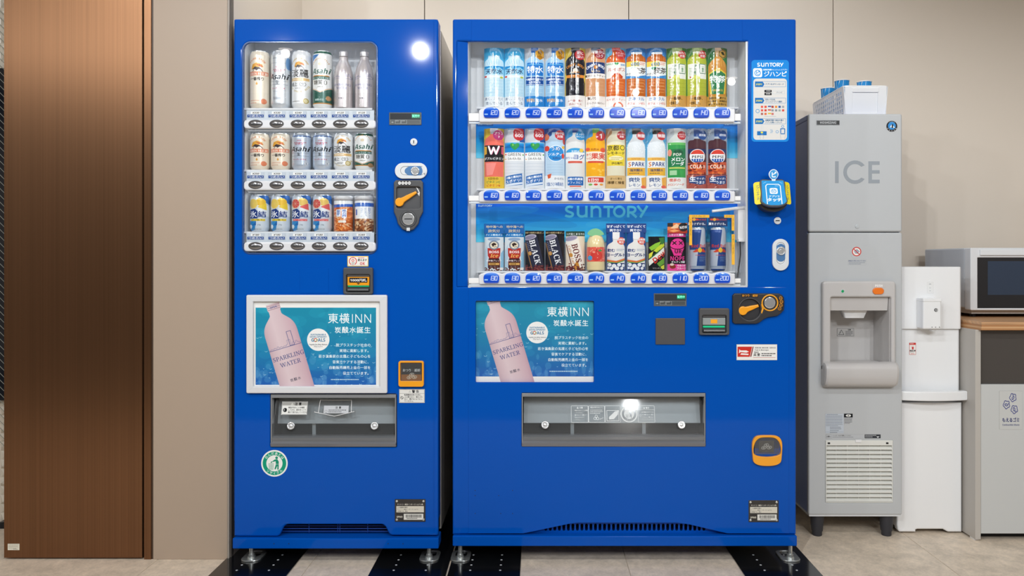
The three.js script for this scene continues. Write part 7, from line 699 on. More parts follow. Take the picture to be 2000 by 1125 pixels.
  const stock = [
    [[G.lagerTall, 'tall cream beer can with orange band, in the narrow machine', can(G.lagerTall, W, T, 'can')], [G.dryTall, 'tall silver dry beer can with black slanted lettering in the top row', can(G.dryTall, W, T, 'metal')], [G.mildTall, 'tall white beer can with a gold band and large black characters', can(G.mildTall, W, T, 'can')], [G.freeTall, 'tall white and dark green beer can in the top row', can(G.freeTall, W, T, 'can')], [G.sparkling, 'pale aluminium bottle of sparkling water beside the tall green can', flask], [G.sparkling, 'pale aluminium sparkling water bottle at the row end nearest the coin unit', flask]],
    [[G.lager, 'short cream beer can with orange band, first in its row from the bronze door', can(G.lager, W, L, 'can')], [G.lager, 'short cream beer can with orange band, beside a silver dry beer can', can(G.lager, W, L, 'can')], [G.dry, 'short silver dry beer can beside the cream beer cans', can(G.dry, W, L, 'metal')], [G.dry, 'short silver dry beer can beside the white and gold can', can(G.dry, W, L, 'metal')], [G.mild, 'short white beer can with gold band and large black characters', can(G.mild, W, L, 'can')], [G.free, 'short white and dark green beer can at the end of the middle row', can(G.free, W, L, 'can')]],
    [[G.frostLemon, 'silver lemon cocktail can with blue patches, first in its row from the bronze door', can(G.frostLemon, W, L, 'can')], [G.frostLemon, 'silver lemon cocktail can with blue patches, beside a grapefruit can', can(G.frostLemon, W, L, 'can')], [G.frostGrape, 'silver grapefruit cocktail can with pink slice, beside a lemon can', can(G.frostGrape, W, L, 'can')], [G.frostGrape, 'silver grapefruit cocktail can with pink slice, beside the orange cracker jar', can(G.frostGrape, W, L, 'can')], [G.crackers, 'jar of orange rice crackers with blue and white top', jar(G.crackers)], [G.nuts, 'jar of mixed nuts with white label and blue band', jar(G.nuts)]],
  ];
  stock.forEach((row, r) => row.forEach(([p, label, build], i) => {
    const name = build === flask ? 'sparkling_bottle' : p === G.crackers || p === G.nuts ? 'snack_jar' : 'drink_can';
    good(p, build, name, name === 'drink_can' ? 'can' : name === 'snack_jar' ? 'jar' : 'bottle', label, [U(508 + i * 40.75, z), V(rows[r][2] - 1, z) + 0.0006, z]);
  }));
}

// ---------------------------------------------------------------- wide machine with soft drinks
{
  const m = thing('vending_machine', [U(1220), 0, -0.4], 'wide glossy blue vending machine with twelve columns of soft drink dummies', 'vending machine');
  part(m, 'cabinet', box(U(887), 0.075, -0.8, U(1552), V(40), -0.135, 0.004), M.body, 'grey painted cabinet behind the blue door');
  gasketRing(m, 890, 1549, -0.135);
  const low = (y) => [[1022, 1042], [1044, 1037.5], [1112, 1023], [1128, 1021], [1322, 1021], [1345, 1024], [1408, 1039], [1421, 1042]].map(([px, py]) => [U(px, y), V(py, y)]);
  const outline = (a, b, c, bottom, z, r) => { const s = new THREE.Shape(); s.moveTo(U(a, z), V(bottom, z)); low(z).forEach(([x, y]) => s.lineTo(x, y)); s.lineTo(U(c, z), V(bottom, z)); s.lineTo(U(c, z), V(b, z) - r); s.absarc(U(c, z) - r, V(b, z) - r, r, 0, Math.PI / 2); s.lineTo(U(a, z) + r, V(b, z)); s.absarc(U(a, z) + r, V(b, z) - r, r, Math.PI / 2, Math.PI); s.closePath(); return s; };
  const s = outline(884, 37, 1555, 1044, 0, 0.006);
  s.holes.push(hole(893, 80, 1460, 560, 0.002), hole(929, 588, 1160, 747, 0.004), hole(1019, 768, 1378, 872, 0.004));
  const door = part(m, 'door', plate(s, -0.02, 0, 0.006, 4), M.blue);
  part(door, 'door_body', slab(885, 38, 1554, 1012, 0.004, -0.085, -0.0195, 0.001, [hole(886.5, 60, 1466, 568, 0.004), hole(925, 584, 1164, 751, 0.004), hole(1014, 763, 1383, 878, 0.004)]), M.blue);
  part(door, 'header_panel', slab(921, 39, 1450, 79.5, 0.001, 0.0001, 0.0016, 0.0008), M.blue);
  const ls = outline(915, 561, 1541, 1042, 0.0018, 0.012); ls.holes.push(hole(928.5, 587.5, 1160.5, 747.5, 0.006, 0.0018), hole(1018.5, 767, 1378.5, 872.5, 0.004, 0.0018));
  part(door, 'lower_panel', plate(ls, 0.0001, 0.0018, 0.0009), M.blue);
  // the sloping side of the window frame
  part(door, 'window_reveal', (() => { const z1 = 0, z0 = -0.012, x0 = U(893), x1 = U(913.5, z0), t = new THREE.Shape([[x0, z1], [x1, z0], [x1, z0 - 0.01], [x0, z0 - 0.01]].map(([x, z]) => new THREE.Vector2(x, -z))); return new THREE.ExtrudeGeometry(t, { depth: V(80.5) - V(559.5), bevelEnabled: false }).rotateX(-Math.PI / 2).translate(0, V(559.5), 0); })(), M.blue);
  part(m, 'base_rail', slab(884, 1047, 1557, 1067, 0.002, -0.06, 0.012, 0.003), M.blue);
  part(m, 'base_shelf', box(U(888), V(1052), -0.1, U(1550), V(1047), -0.03), M.blueDark);
  const vr = part(m, 'vent_recess', recessBox(U(1012), V(1050), U(1430), V(1016), -0.16, -0.086), M.dark);
  const vs = rectPath(THREE.Shape, U(1015, -0.02), V(1042.5, -0.02), U(1428, -0.02), V(1012, -0.02), 0.001);
  for (let k = 0; k < 36; k++) { const px = 1066 + k * 8.82; vs.holes.push(hole(px - 2.7, 1023, px + 2.7, 1036.5, 0.0046, -0.02)); }
  part(vr, 'vent_plate', plate(vs, -0.0215, -0.02, 0.0003, 1), M.blue, 'blue plate with a row of slots');
  for (const [px, py] of [[928, 958], [928, 968], [928, 1003], [974, 968], [978, 1003], [1001, 958], [1001, 1003]]) part(door, 'pinhole', disc(px, py, 0.9, 0.0014, 0.0021, 0.0002), M.dark);
  levelingFoot(m, 899, -0.02, V(1067)); levelingFoot(m, 1543, -0.02, V(1067));
  // display
  const deep = -0.128, zf = -0.013; liner(m, 914, 64, 1459, 559, deep, -0.0205);
  part(m, 'window_trim', merged(box(U(1456.5, 0.001), V(559, 0.001), -0.012, U(1460.5, 0.001), V(81, 0.001), 0.001, 0.0008), box(U(914, 0.001), V(562, 0.001), -0.012, U(1460, 0.001), V(557.5, 0.001), 0.001, 0.0008)), std('#c9cdd2', 0.2));
  part(m, 'display_window', new THREE.ShapeGeometry(rectPath(THREE.Shape, U(914.5, -0.01), V(558, -0.01), U(1459, -0.01), V(81, -0.01), 0.001)).translate(0, 0, -0.01), M.glass, 'clear window');
  const prices = [[120, 120, 150, 150, 170, 170, 150, 130, 130, 140, 140, 180], [160, 160, 160, 150, 170, 170, 170, 130, 130, 160, 160, 160], [130, 130, 120, 120, 120, 140, 140, 140, 130, 110, 200, 200]];
  const rows = [[208, 238.5, 219.2, 210.5], [369, 394.5, 380.7, 369], [530, 555.5, 542.6, 529]];
  const lampMats = new Map();
  rows.forEach(([y0, y1, yb, floor], r) => {
    const z = 0.012, q = new THREE.Shape(), left = 935, end = 1436; q.moveTo(U(left, z) + 0.006, V(y1, z)); q.lineTo(U(end, z) - 0.006, V(y1, z)); q.absarc(U(end, z) - 0.006, V(y1, z) + 0.006, 0.006, -Math.PI / 2, 0); q.lineTo(U(end, z), V(y0 + 6, z));
    for (let px = 1434; px >= 937; px -= 2.5) { const near = 959.6 + Math.round((px - 959.6) / 41.07) * 41.07, d = (px - near) / 20.5; q.lineTo(U(px, z), V(y0 + 4.2 - 4.2 * Math.pow(Math.cos(d * Math.PI / 2), 1.4), z)); }
    q.lineTo(U(left, z), V(y0 + 8, z)); q.lineTo(U(left, z), V(y1, z) + 0.006); q.absarc(U(left, z) + 0.006, V(y1, z) + 0.006, 0.006, Math.PI, 1.5 * Math.PI);
    const rail = part(m, 'button_rail', plate(q, -0.009, z, 0.004, 3), M.rail);
    part(rail, 'rail_bracket', merged(slab(915.5, y0 + 13, 940, y1 - 2, 0.002, -0.0095, 0.006, 0.0015), slab(1430, y0 + 14, 1447, y1 - 3, 0.002, -0.0095, 0.006, 0.0015)), M.white);
    part(rail, 'rail_lip', box(U(916, 0), V(y1 + 3.2, 0), -0.0095, U(1446, 0), V(y1, 0), 0.002, 0.001), M.tray);
    const sh = part(m, 'display_shelf', box(U(930, -0.05), V(floor, -0.09) - 0.006, deep + 0.001, U(1446, -0.05), V(floor, -0.09), -0.0745), M.liner);
    for (let i = 0; i < 12; i++) {
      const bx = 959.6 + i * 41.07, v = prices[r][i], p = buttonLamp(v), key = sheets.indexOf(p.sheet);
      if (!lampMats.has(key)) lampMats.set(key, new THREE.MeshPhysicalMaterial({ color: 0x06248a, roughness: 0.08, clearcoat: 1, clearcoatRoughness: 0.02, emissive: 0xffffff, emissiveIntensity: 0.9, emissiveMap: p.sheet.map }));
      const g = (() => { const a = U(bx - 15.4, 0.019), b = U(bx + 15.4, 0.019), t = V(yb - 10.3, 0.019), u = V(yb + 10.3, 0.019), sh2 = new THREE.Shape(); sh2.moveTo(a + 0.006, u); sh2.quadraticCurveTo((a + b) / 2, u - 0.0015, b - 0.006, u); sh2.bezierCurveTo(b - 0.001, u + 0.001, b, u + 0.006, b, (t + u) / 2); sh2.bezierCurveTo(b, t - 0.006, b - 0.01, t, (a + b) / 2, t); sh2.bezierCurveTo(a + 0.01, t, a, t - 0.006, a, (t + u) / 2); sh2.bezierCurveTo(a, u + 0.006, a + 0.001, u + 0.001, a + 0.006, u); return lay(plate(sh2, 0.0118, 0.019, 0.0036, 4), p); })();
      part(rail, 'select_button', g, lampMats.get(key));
    }
    ledStrip(m, 930, 1440, [81, 242, 397.5][r], -0.03, r ? 0.2 : 0.35);
  });
  // blue printed sheets behind the two lower rows
  const sheet = (p, y0, y1) => sticker(m, 'backdrop_sheet', slab(929.5, y0, 1446, y1, 0.001, deep + 0.0003, deep + 0.0016, 0.0003), p, 'paper');
  sheet(G.banner, 236, 309); sheet(G.bannerName, 396, 473);
  // sensor with its cable, at the edge of the display
  const sb = part(m, 'sensor_box', merged(box(U(1441.5, -0.03), V(468, -0.03), -0.09, U(1456.5, -0.03), V(409, -0.03), -0.03, 0.002), box(U(1442.5, -0.024), V(472, -0.024), -0.05, U(1456, -0.024), V(467, -0.024), -0.024, 0.001)), M.white, 'white sensor housing');
  part(sb, 'sensor_arm', rod([U(1391, -0.025), V(412.5, -0.025), -0.025], [U(1455, -0.03), V(405, -0.03), -0.03], 0.0046, 0.0054, 18), M.white);
  part(sb, 'sensor_cable', tube([[U(1445.5, -0.04), V(471, -0.04), -0.04], [U(1446, -0.04), V(500, -0.04), -0.041], [U(1442.5, -0.04), V(525, -0.04), -0.04], [U(1440.5, -0.035), V(541, -0.035), -0.035]], 0.0022), M.blackPlastic);
  const tp = (a, b, c, d, p) => sticker(m, 'tape_label', slab(a, b, c, d, 0.0003, -0.0093, -0.0087, 0.0002), p, 'paper');
  tp(1346, 419.5, 1385.5, 425.2, G.tapeWide); tp(1346, 425.2, 1351.8, 479, G.tapeTall); tp(1414.5, 419.5, 1434.5, 425.2, G.tapeWide); tp(1429, 425.2, 1434.5, 450.5, G.tapeTall); tp(1429, 457.5, 1435, 517, G.tapeTall);
  // service column
  sticker(m, 'instruction_sign', slab(1467.5, 117, 1541, 277, 0.012, 0.0001, 0.0012, 0.0004), G.app, 'paper', 'blue bordered payment instruction sign');
  const rd = part(m, 'touch_reader', (() => { const a = plate(curve([[1486, 356], [1532, 356], [1540, 372], [1539, 398], [1528, 410], [1511, 413.5], [1494, 410], [1484, 398], [1483, 372]].map(([x, y]) => [U(x, 0.05), V(y, 0.05)])), 0.0003, 0.05, 0.008, 3); return a; })(), M.blackPlastic, 'black card reader body');
  const tiltBy = -0.32, cx = U(1511.5, 0.066), cy = V(376, 0.066), face = (g) => g.rotateX(tiltBy).translate(cx, cy, 0.062);
  part(rd, 'reader_bezel', face(plate(curve([[-0.039, 0.046], [0, 0.047], [0.039, 0.046], [0.041, 0.0], [0.043, -0.034], [0.022, -0.048], [0, -0.05], [-0.022, -0.048], [-0.043, -0.034], [-0.041, 0]]), -0.012, 0.0, 0.003)), M.greyPlastic);
  part(rd, 'touch_face', face(lay(plate(poly([[-0.036, 0.043], [0.036, 0.043], [0.04, -0.032], [0.03, -0.041], [0.012, -0.045], [-0.012, -0.045], [-0.03, -0.041], [-0.04, -0.032]]), 0.0001, 0.0012, 0.0004), G.touch)), ink(G.touch, 'paper'), 'blue touch face');
  for (const k of [-1, 1]) part(rd, 'side_tab', lay(plate(rectPath(THREE.Shape, -0.013, -0.04, 0.013, 0.038, 0.009), -0.0008, 0.0008, 0.0004), G.yellowTab).rotateY(k * 0.5).rotateX(tiltBy * 0.8).translate(cx + k * 0.049, cy, 0.052), ink(G.yellowTab, 'gloss'), 'yellow side tab');
  part(rd, 'call_sign', lay(plate(curve([[1501.5, 340], [1505, 333], [1511, 330.5], [1517, 333], [1520.5, 340], [1518, 347], [1514.5, 350.5], [1514.5, 355], [1507.5, 355], [1507.5, 350.5], [1504, 347]].map(([x, y]) => [U(x, 0.05), V(y, 0.05)])), 0.048, 0.05, 0.0005), G.pip), ink(G.pip, 'gloss'), 'round blue sign on the reader');
  part(rd, 'sign_stem', box(U(1507.5, 0.045), V(358, 0.045), 0.044, U(1514.5, 0.045), V(349, 0.045), 0.0479), M.white);
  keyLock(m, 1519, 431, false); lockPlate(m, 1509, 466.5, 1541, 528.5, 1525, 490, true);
  statusDisplay(m, 1277, 573, 1341, 598);
  part(m, 'blank_cover', slab(1280.5, 621.5, 1338, 673, 0.002, 0.0015, 0.006, 0.0018), std('#4c4c50', 0.35), 'dark grey blank cover');
  billUnit(m, 1366, 602, 1425, 654.5, false);
  const cs = poly([[1431, 577], [1435, 573], [1522, 573], [1529, 577], [1532.5, 587], [1532, 600], [1527, 611], [1519, 617], [1500, 620], [1492, 623.5], [1484, 630], [1477, 632.5], [1435, 632.5], [1431, 629]].map(([x, y]) => [U(x, 0.012), V(y, 0.012)]));
  const rc = new THREE.Path(); rc.absellipse(U(1464.5, 0.012), V(604.5, 0.012), 22 * 2.638 / F, 21.5 * 2.638 / F, 0, Math.PI * 2); cs.holes.push(rc);
  const coin = part(m, 'coin_unit', merged(plate(cs, 0.0018, 0.012, 0.003, 3), disc(1464.5, 604.5, 23, 0.0018, 0.003, 0.0004)), M.blackPlastic, 'black coin unit');
  part(coin, 'recess_rim', new THREE.TorusGeometry(0.0378, 0.0012, 8, 48).translate(U(1464.5, 0.012), V(604.5, 0.012), 0.0116), M.smoke);
  lever(coin, 1451.5, 607, 8.8, 1482, 597, 0.0135);
  sticker(coin, 'change_lettering', slab(1448, 574, 1481, 580.5, 0.0002, 0.0118, 0.0124, 0.0002), G.changeText, 'gloss', 'orange lettering');
  part(coin, 'coin_surround', new THREE.TorusGeometry(0.0262, 0.0022, 10, 44).translate(U(1503.8, 0.0125), V(591.5, 0.0125), 0.0122), M.yellow, 'orange ring');
  part(coin, 'coin_slot', disc(1503.8, 591.5, 11, 0.0112, 0.0152, 0.002), M.chrome, 'chrome coin slot');
  sticker(coin, 'coin_values', slab(1519.5, 578.5, 1531, 608, 0.006, 0.0118, 0.0124, 0.0002), G.coinCircles, 'gloss');
  part(coin, 'arrow_mark', plate(poly([[1486.5, 594], [1488.5, 594], [1490, 602], [1492, 602], [1488, 613], [1486.5, 610], [1488.5, 603]].map(([x, y]) => [U(x, 0.0122), V(y, 0.0122)])), 0.0118, 0.0124, 0.0002), M.yellow);
  sticker(m, 'service_sticker', slab(1438.5, 672.5, 1518, 703.5, 0.0015, 0.0019, 0.0027, 0.0003), G.service, 'paper', 'white service sticker with red emblem');
  // poster behind a clear pane
  part(m, 'poster_recess', box(U(928), V(748), -0.03, U(1161), V(587), -0.0125), M.cabinet);
  sticker(m, 'poster', slab(929.5, 588.5, 1159.5, 746.5, 0.003, -0.0125, -0.011, 0.0003), G.posterWide, 'poster', 'blue poster with a pink bottle');
  part(m, 'poster_pane', new THREE.ShapeGeometry(rectPath(THREE.Shape, ...M4(929, 588, 1160, 747, 0.005, -0.002))).translate(0, 0, -0.002), M.glass);
  const [flap, onFlap] = pickup(m, 1019, 768, 1378, 872, 0.036, true);
  const fp = G.flapText, fm = new THREE.MeshPhysicalMaterial({ map: fp.sheet.map, alphaMap: fp.sheet.map, transparent: true, roughness: 0.5, opacity: 0.9 });
  part(flap, 'printed_notices', onFlap(lay(new THREE.PlaneGeometry(U(1280, -0.01) - U(1115, -0.01), V(792, -0.01) - V(826.5, -0.01)), fp), U(1197.5, -0.01), V(809.2, -0.01), 0.0012), fm, 'white printed notices');
  changeCup(m, 1470.5, 850.5, 1527, 909, true);
  plateSign(m, 1462, 977, 1521, 1020);

  // the goods: bent printed cards, slim cans and one bottle
  const z = -0.09, k = (FAR - z) / F;
  const card = (p, w, h) => (o) => part(o, 'printed_card', cardGeometry(w, h, p), ink(p, 'card'));
  const topped = (p, h, head, hh, gap = 0.002) => (o) => { part(o, 'printed_card', cardGeometry(0.0655, h, p), ink(p, 'card')); part(o, 'header_card', flatCard(0.0695, hh, head).translate(0, h - gap, -0.006), ink(head, 'gloss'), 'header card above'); };
  const slim = (p) => (o) => { const h = 0.15, r = 0.0275; part(o, 'can_body', canBody(r, h, p), ink(p, 'can')); part(o, 'can_lid', canLid(r, h), M.zinc); part(o, 'clear_sleeve', sleeveGeometry(0.0325, h + 0.004), M.sleeve); part(o, 'header_card', flatCard(0.0665, 0.034, G.headerBull).translate(0, h + 0.004, 0.0), ink(G.headerBull, 'gloss'), 'dark blue header card'); };
  const apple = (o) => {
    const r = 0.031; part(o, 'bottle_body', lathe([[0.0001, 0], [r * 0.93, 0], [r, 0.005], [r, 0.085], [r * 0.97, 0.1], [r * 0.74, 0.119], [0.0165, 0.125], [0.0165, 0.132], [0.0001, 0.132]]), std('#ecd9a4', 0.2, { clearcoat: 0.5 }));
    part(o, 'label_band', lay(new THREE.CylinderGeometry(r + 0.0006, r + 0.0006, 0.05, 40, 1, true).translate(0, 0.057, 0), G.appleLabel), ink(G.appleLabel, 'gloss'), 'red apple label');
    part(o, 'leaf_tag', plate(curve([[-0.03, 0.128], [-0.018, 0.142], [0.002, 0.146], [0.018, 0.138], [0.027, 0.126], [0.006, 0.121], [-0.014, 0.119]]), 0.0172, 0.0186, 0.0004), std('#7cc08a', 0.5), 'pale green leaf tag');
  };
  const W = 0.0692, H1 = 0.2045, H2 = 0.2085;
  const bottleOf = (p, label, h) => [p, label, card(p, W, h), 'bottle_dummy', 'bottle'];
  const stock = [
    [bottleOf(G.water, 'dummy of clear spring water with sky-blue label, nearest the narrow machine on the top shelf', H1), bottleOf(G.water, 'dummy of clear spring water with sky-blue label, beside a bottle with gold hexagon', H1), bottleOf(G.special, 'dummy water bottle with deep blue label and gold hexagon, beside the sky-blue spring water', H1), bottleOf(G.special, 'dummy water bottle with deep blue label and gold hexagon, beside the black coffee', H1), bottleOf(G.black, 'black coffee bottle dummy with orange lettering and a red badge', H1), bottleOf(G.milktea, 'tan milk tea bottle dummy with navy label and dark red badge', H1), bottleOf(G.rooibos, 'red rooibos tea bottle dummy with white label and red cap', H1), bottleOf(G.barley, 'amber barley tea bottle dummy with blue cap, beside the red rooibos tea', H1), bottleOf(G.barley, 'amber barley tea bottle dummy with blue cap, beside the green tea', H1), bottleOf(G.green, 'yellow-green tea bottle dummy with white label, beside the amber barley tea', H1), bottleOf(G.green, 'yellow-green tea bottle dummy with white label, beside the diamond-labelled tea', H1), bottleOf(G.tokucha, 'amber tea bottle dummy with green diamond label, ending the top shelf', H1)],
    [bottleOf(G.double, 'coral pink drink bottle dummy with black label and a large white W', H2), bottleOf(G.dakara, 'white sports drink dummy with green heart, beside the coral pink bottle', H2), bottleOf(G.dakara, 'white sports drink dummy with green heart, beside the plum soda bottle', H2), bottleOf(G.plum, 'pale blue plum drink bottle dummy with round blue label', H2), bottleOf(G.yogurt, 'white yogurt water bottle dummy with blue badge', H2), bottleOf(G.orange, 'bright orange juice bottle dummy with green cap', H2), bottleOf(G.lemonade, 'pale lemonade bottle dummy with yellow label and black cap', H2), bottleOf(G.spark, 'clear sparkling lemon bottle dummy with black cap, beside the lemonade', H2), bottleOf(G.spark, 'clear sparkling lemon bottle dummy with black cap, beside the melon soda', H2), bottleOf(G.melon, 'green melon soda bottle dummy with white cap and red badge', H2), bottleOf(G.cola, 'dark cola bottle dummy with red, white and blue disc, beside the melon soda', H2), bottleOf(G.cola, 'dark cola bottle dummy with red, white and blue disc, ending the middle shelf', H2)],
    [[G.ice, 'iced coffee dummy under a blue header card, nearest the narrow machine', topped(G.ice, 0.131, G.headerIce, 0.0345), 'coffee_dummy', 'bottle'], [G.ice, 'iced coffee dummy under a blue header card, beside a black coffee can', topped(G.ice, 0.131, G.headerIce, 0.0345), 'coffee_dummy', 'bottle'], [G.coffee, 'black coffee can card with white slanted lettering, beside the iced coffee', card(G.coffee, 0.0655, 0.139), 'coffee_dummy', 'can'], [G.coffee, 'black coffee can card with white slanted lettering, beside the cream coffee', card(G.coffee, 0.0655, 0.136), 'coffee_dummy', 'can'], [G.cafe, 'cream coloured milk coffee can card with brown slanted lettering', card(G.cafe, 0.0655, 0.137), 'coffee_dummy', 'can'], [G.appleLabel, 'cream bottle with red apple label and a green leaf tag', apple, 'juice_bottle', 'bottle'], [G.drinkYo, 'white drinking yogurt dummy under a navy header, beside the apple bottle', topped(G.drinkYo, 0.134, G.headerYo, 0.0325), 'yogurt_dummy', 'bottle'], [G.drinkYo, 'white drinking yogurt dummy under a navy header, beside the black and green can', topped(G.drinkYo, 0.134, G.headerYo, 0.0325), 'yogurt_dummy', 'bottle'], [G.dew, 'small black and lime green soda can card with red lettering', card(G.dew, 0.057, 0.119), 'soda_dummy', 'can'], [G.nope, 'black and pink soda card with a crossed-eye smile and header', (o) => { part(o, 'printed_card', cardGeometry(0.064, 0.132, G.nope), ink(G.nope, 'card')); part(o, 'header_card', flatCard(0.069, 0.036, G.headerNope).translate(0, 0.13, 0.001), ink(G.headerNope, 'gloss'), 'orange header card'); }, 'soda_dummy', 'can'], [G.bull, 'slim blue and silver energy drink can, beside the black and pink soda', slim(G.bull), 'energy_drink', 'can'], [G.bull, 'slim blue and silver energy drink can, beside the white sensor housing', slim(G.bull), 'energy_drink', 'can']],
  ];
  stock.forEach((row, r) => row.forEach(([p, label, build, name, cat], i) => {
    const flat = name === 'juice_bottle' || name === 'energy_drink';
    const o = good(p, build, name, cat, label, [U(965.2 + i * 39.55, z), V(rows[r][3], z) + 0.0006, flat ? -0.075 : -0.073]);
  }));
}
// steel floor plates under the machines, with their rows of holes
for (const [x0, x1, label] of [[-1.064, -0.812, 'black steel floor plate under the outer foot of the narrow machine'], [-0.548, -0.297, 'black steel floor plate under the inner foot of the narrow machine'], [-0.292, -0.057, 'black steel floor plate under the inner foot of the wide machine'], [0.67, 0.922, 'black steel floor plate beside the ice machine']]) {
  const t = thing('floor_plate', [(x0 + x1) / 2, 0, -0.25], label, 'plate');
  part(t, 'plate_sheet', box(x0, 0.0003, -0.84, x1, 0.0042, 0.34, 0.001), M.blackSteel);
  for (const fx of [0.3, 0.72]) for (let k = 0; k < 4; k++) part(t, 'bolt_hole', new THREE.CylinderGeometry(0.0036, 0.0036, 0.0008, 16).translate(x0 + (x1 - x0) * fx, 0.0044, 0.075 - k * 0.045), M.silver);
}

// ---------------------------------------------------------------- ice machine
const zi = -0.235;
{
  const z = zi, x0 = U(1579, z), x1 = 1.343, m = thing('ice_machine', [(x0 + x1) / 2, 0, -0.5], 'tall grey ice dispenser on black legs beside the wide blue machine', 'ice machine');
  const top = V(222, z), seam = V(453.5, z), bottom = V(1006, z);
  const bx = [x0, x1];
  part(m, 'cabinet', merged(box(x0 + 0.002, bottom + 0.004, -0.84, x0 + 0.006, top - 0.022, z - 0.021), box(x1 - 0.006, bottom + 0.004, -0.84, x1 - 0.002, top - 0.022, z - 0.021), box(x0 + 0.006, bottom + 0.004, -0.84, x1 - 0.006, top - 0.022, -0.836), box(x0 + 0.002, top - 0.02, -0.84, x1 - 0.002, top - 0.001, z - 0.021, 0.003), box(x0 + 0.006, bottom + 0.004, -0.836, x1 - 0.006, bottom + 0.008, z - 0.021)), M.iceSide, 'sides of the ice machine with blue reflection put into their colour');
  const pw = (py) => V(py, z);
  part(m, 'upper_panel', box(x0, seam + 0.0012, z - 0.02, x1, top, z, 0.008), M.ice);
  const s = rectPath(THREE.Shape, x0, bottom, x1, seam - 0.0012, 0.0075); s.holes.push(rectPath(THREE.Path, U(1622, z), V(716, z), U(1742, z), V(580, z), 0.006), rectPath(THREE.Path, U(1613, z), V(981, z), U(1743, z), V(862, z), 0.001));
  const lower = part(m, 'lower_panel', plate(s, z - 0.02, z, 0.006, 3), M.ice);
  part(m, 'bottom_rail', box(x0 + 0.004, bottom - 0.006, -0.8, x1 - 0.004, bottom + 0.004, z - 0.004), M.silver);
  sticker(m, 'brand_plate', slab(1595, 235, 1640, 244, 0.0008, z, z + 0.002, 0.0005), G.iceBrand, 'gloss', 'small black name plate');
  sticker(m, 'round_emblem', disc(1742, 246.5, 10.6, z, z + 0.0015, 0.0005), G.emblem, 'gloss', 'round blue and black emblem');
  const L = (sh) => part(m, 'letter', plate(sh, z - 0.0004, z + 0.0006, 0.0002, 1), M.iceLetter), Z = (pts) => poly(pts.map(([x, y]) => [U(x, z), V(y, z)]));
  L(Z([[1631, 315], [1638, 315], [1638, 357.5], [1631, 357.5]]));
  const C = new THREE.Shape(), ccx = U(1670, z), ccy = V(336.3, z), q = (FAR - z) / F; C.absarc(ccx, ccy, 23 * q, 0.62, 2 * Math.PI - 0.62, false); C.lineTo(ccx + Math.cos(-0.62) * 23 * q, ccy + Math.sin(-0.62) * 23 * q); C.absarc(ccx, ccy, 16 * q, 2 * Math.PI - 0.72, 0.72, true); C.closePath(); L(C);
  L(Z([[1696, 315], [1718, 315], [1718, 322], [1703, 322], [1703, 332.5], [1718, 332.5], [1718, 339], [1703, 339], [1703, 351], [1718, 351], [1718, 358], [1696, 358]]));
  const kl = part(m, 'key_lock', merged(disc(1674.5, 442, 4, z, z + 0.003, 0.001), disc(1674.5, 442, 2, z + 0.003, z + 0.004, 0.0005)), M.steel);
  sticker(m, 'no_hands_sign', disc(1673, 493.5, 12.5, z, z + 0.0007, 0.0002), G.noHands, 'paper', 'round red prohibition sign');
  sticker(m, 'sign_text', slab(1656, 507, 1692, 518, 0, z - 0.0006, z + 0.0001, 0.00004), G.noHandsText, 'paper');
  // dispenser mouth
  const zb = z + 0.02, os = rectPath(THREE.Shape, U(1607, zb), V(728, zb), U(1750, zb), V(549, zb), 0.012); os.holes.push(rectPath(THREE.Path, U(1623, zb), V(717, zb), U(1741, zb), V(580.5, zb), 0.006));
  const b = part(m, 'dispenser_bezel', plate(os, z - 0.001, zb, 0.007, 4), M.iceBezel, 'warm grey dispenser surround');
  part(b, 'dispenser_recess', recessBox(U(1624, zb), V(716, zb), U(1740, zb), V(581.5, zb), z - 0.13, z + 0.006, 0.003), M.iceBezel);
  part(b, 'hood', profile([[z - 0.03, V(581, zb)], [z + 0.004, V(581, zb)], [z - 0.004, V(607, zb)], [z - 0.11, V(612, zb)], [z - 0.125, V(581, zb)]], U(1625, zb), U(1739, zb), 0.001), M.iceBezel);
  part(b, 'ice_chute', new THREE.CylinderGeometry(0.062, 0.046, 0.03, 4, 1).rotateY(Math.PI / 4).scale(1, 1, 0.55).translate(U(1668, z - 0.04), V(613, z - 0.04), z - 0.05), M.whiteGloss, 'pale ice chute');
  sticker(b, 'caution_sticker', slab(1635, 641, 1668, 657, 0.0005, z - 0.1305, z - 0.129, 0.0003), G.iceCaution, 'paper');
  sticker(b, 'push_lettering', slab(1704, 554, 1729, 562, 0, zb - 0.0006, zb + 0.0001, 0.00004), G.pushText, 'paper');
  part(b, 'push_button', slab(1705, 562, 1727, 575, 0.012, zb - 0.002, zb + 0.005, 0.0025), std('#ef7a1e', 0.35, { clearcoat: 0.4 }), 'orange push button');
  part(b, 'power_lamp', disc(1646, 569, 2.6, zb - 0.001, zb + 0.003, 0.0012), glow(0x10b060, 0.5, '#0a6a44'), 'green pilot lamp');
  part(b, 'lamp_ring', new THREE.TorusGeometry(0.0066, 0.0013, 8, 24).translate(U(1646, zb), V(569, zb), zb + 0.0006), M.silver);
  const y0 = V(758, zb), y1 = V(706, zb), key = [[zb + 0.004, y1], [zb + 0.022, y1 - 0.006], [zb + 0.031, y1 - 0.018], [zb + 0.033, y1 - 0.034], [zb + 0.029, y0 + 0.036], [zb + 0.016, y0 + 0.012], [z + 0.006, y0 + 0.001]], tr = [[z - 0.016, y1 - 0.014], ...new THREE.CatmullRomCurve3(key.map(([q, w]) => new THREE.Vector3(q, w, 0))).getPoints(26).map((q) => [q.x, q.y]), [z - 0.016, y0 + 0.014]];
  part(b, 'drip_tray', profile(tr, U(1607, zb), U(1750.5, zb), 0.011), M.iceBezel);
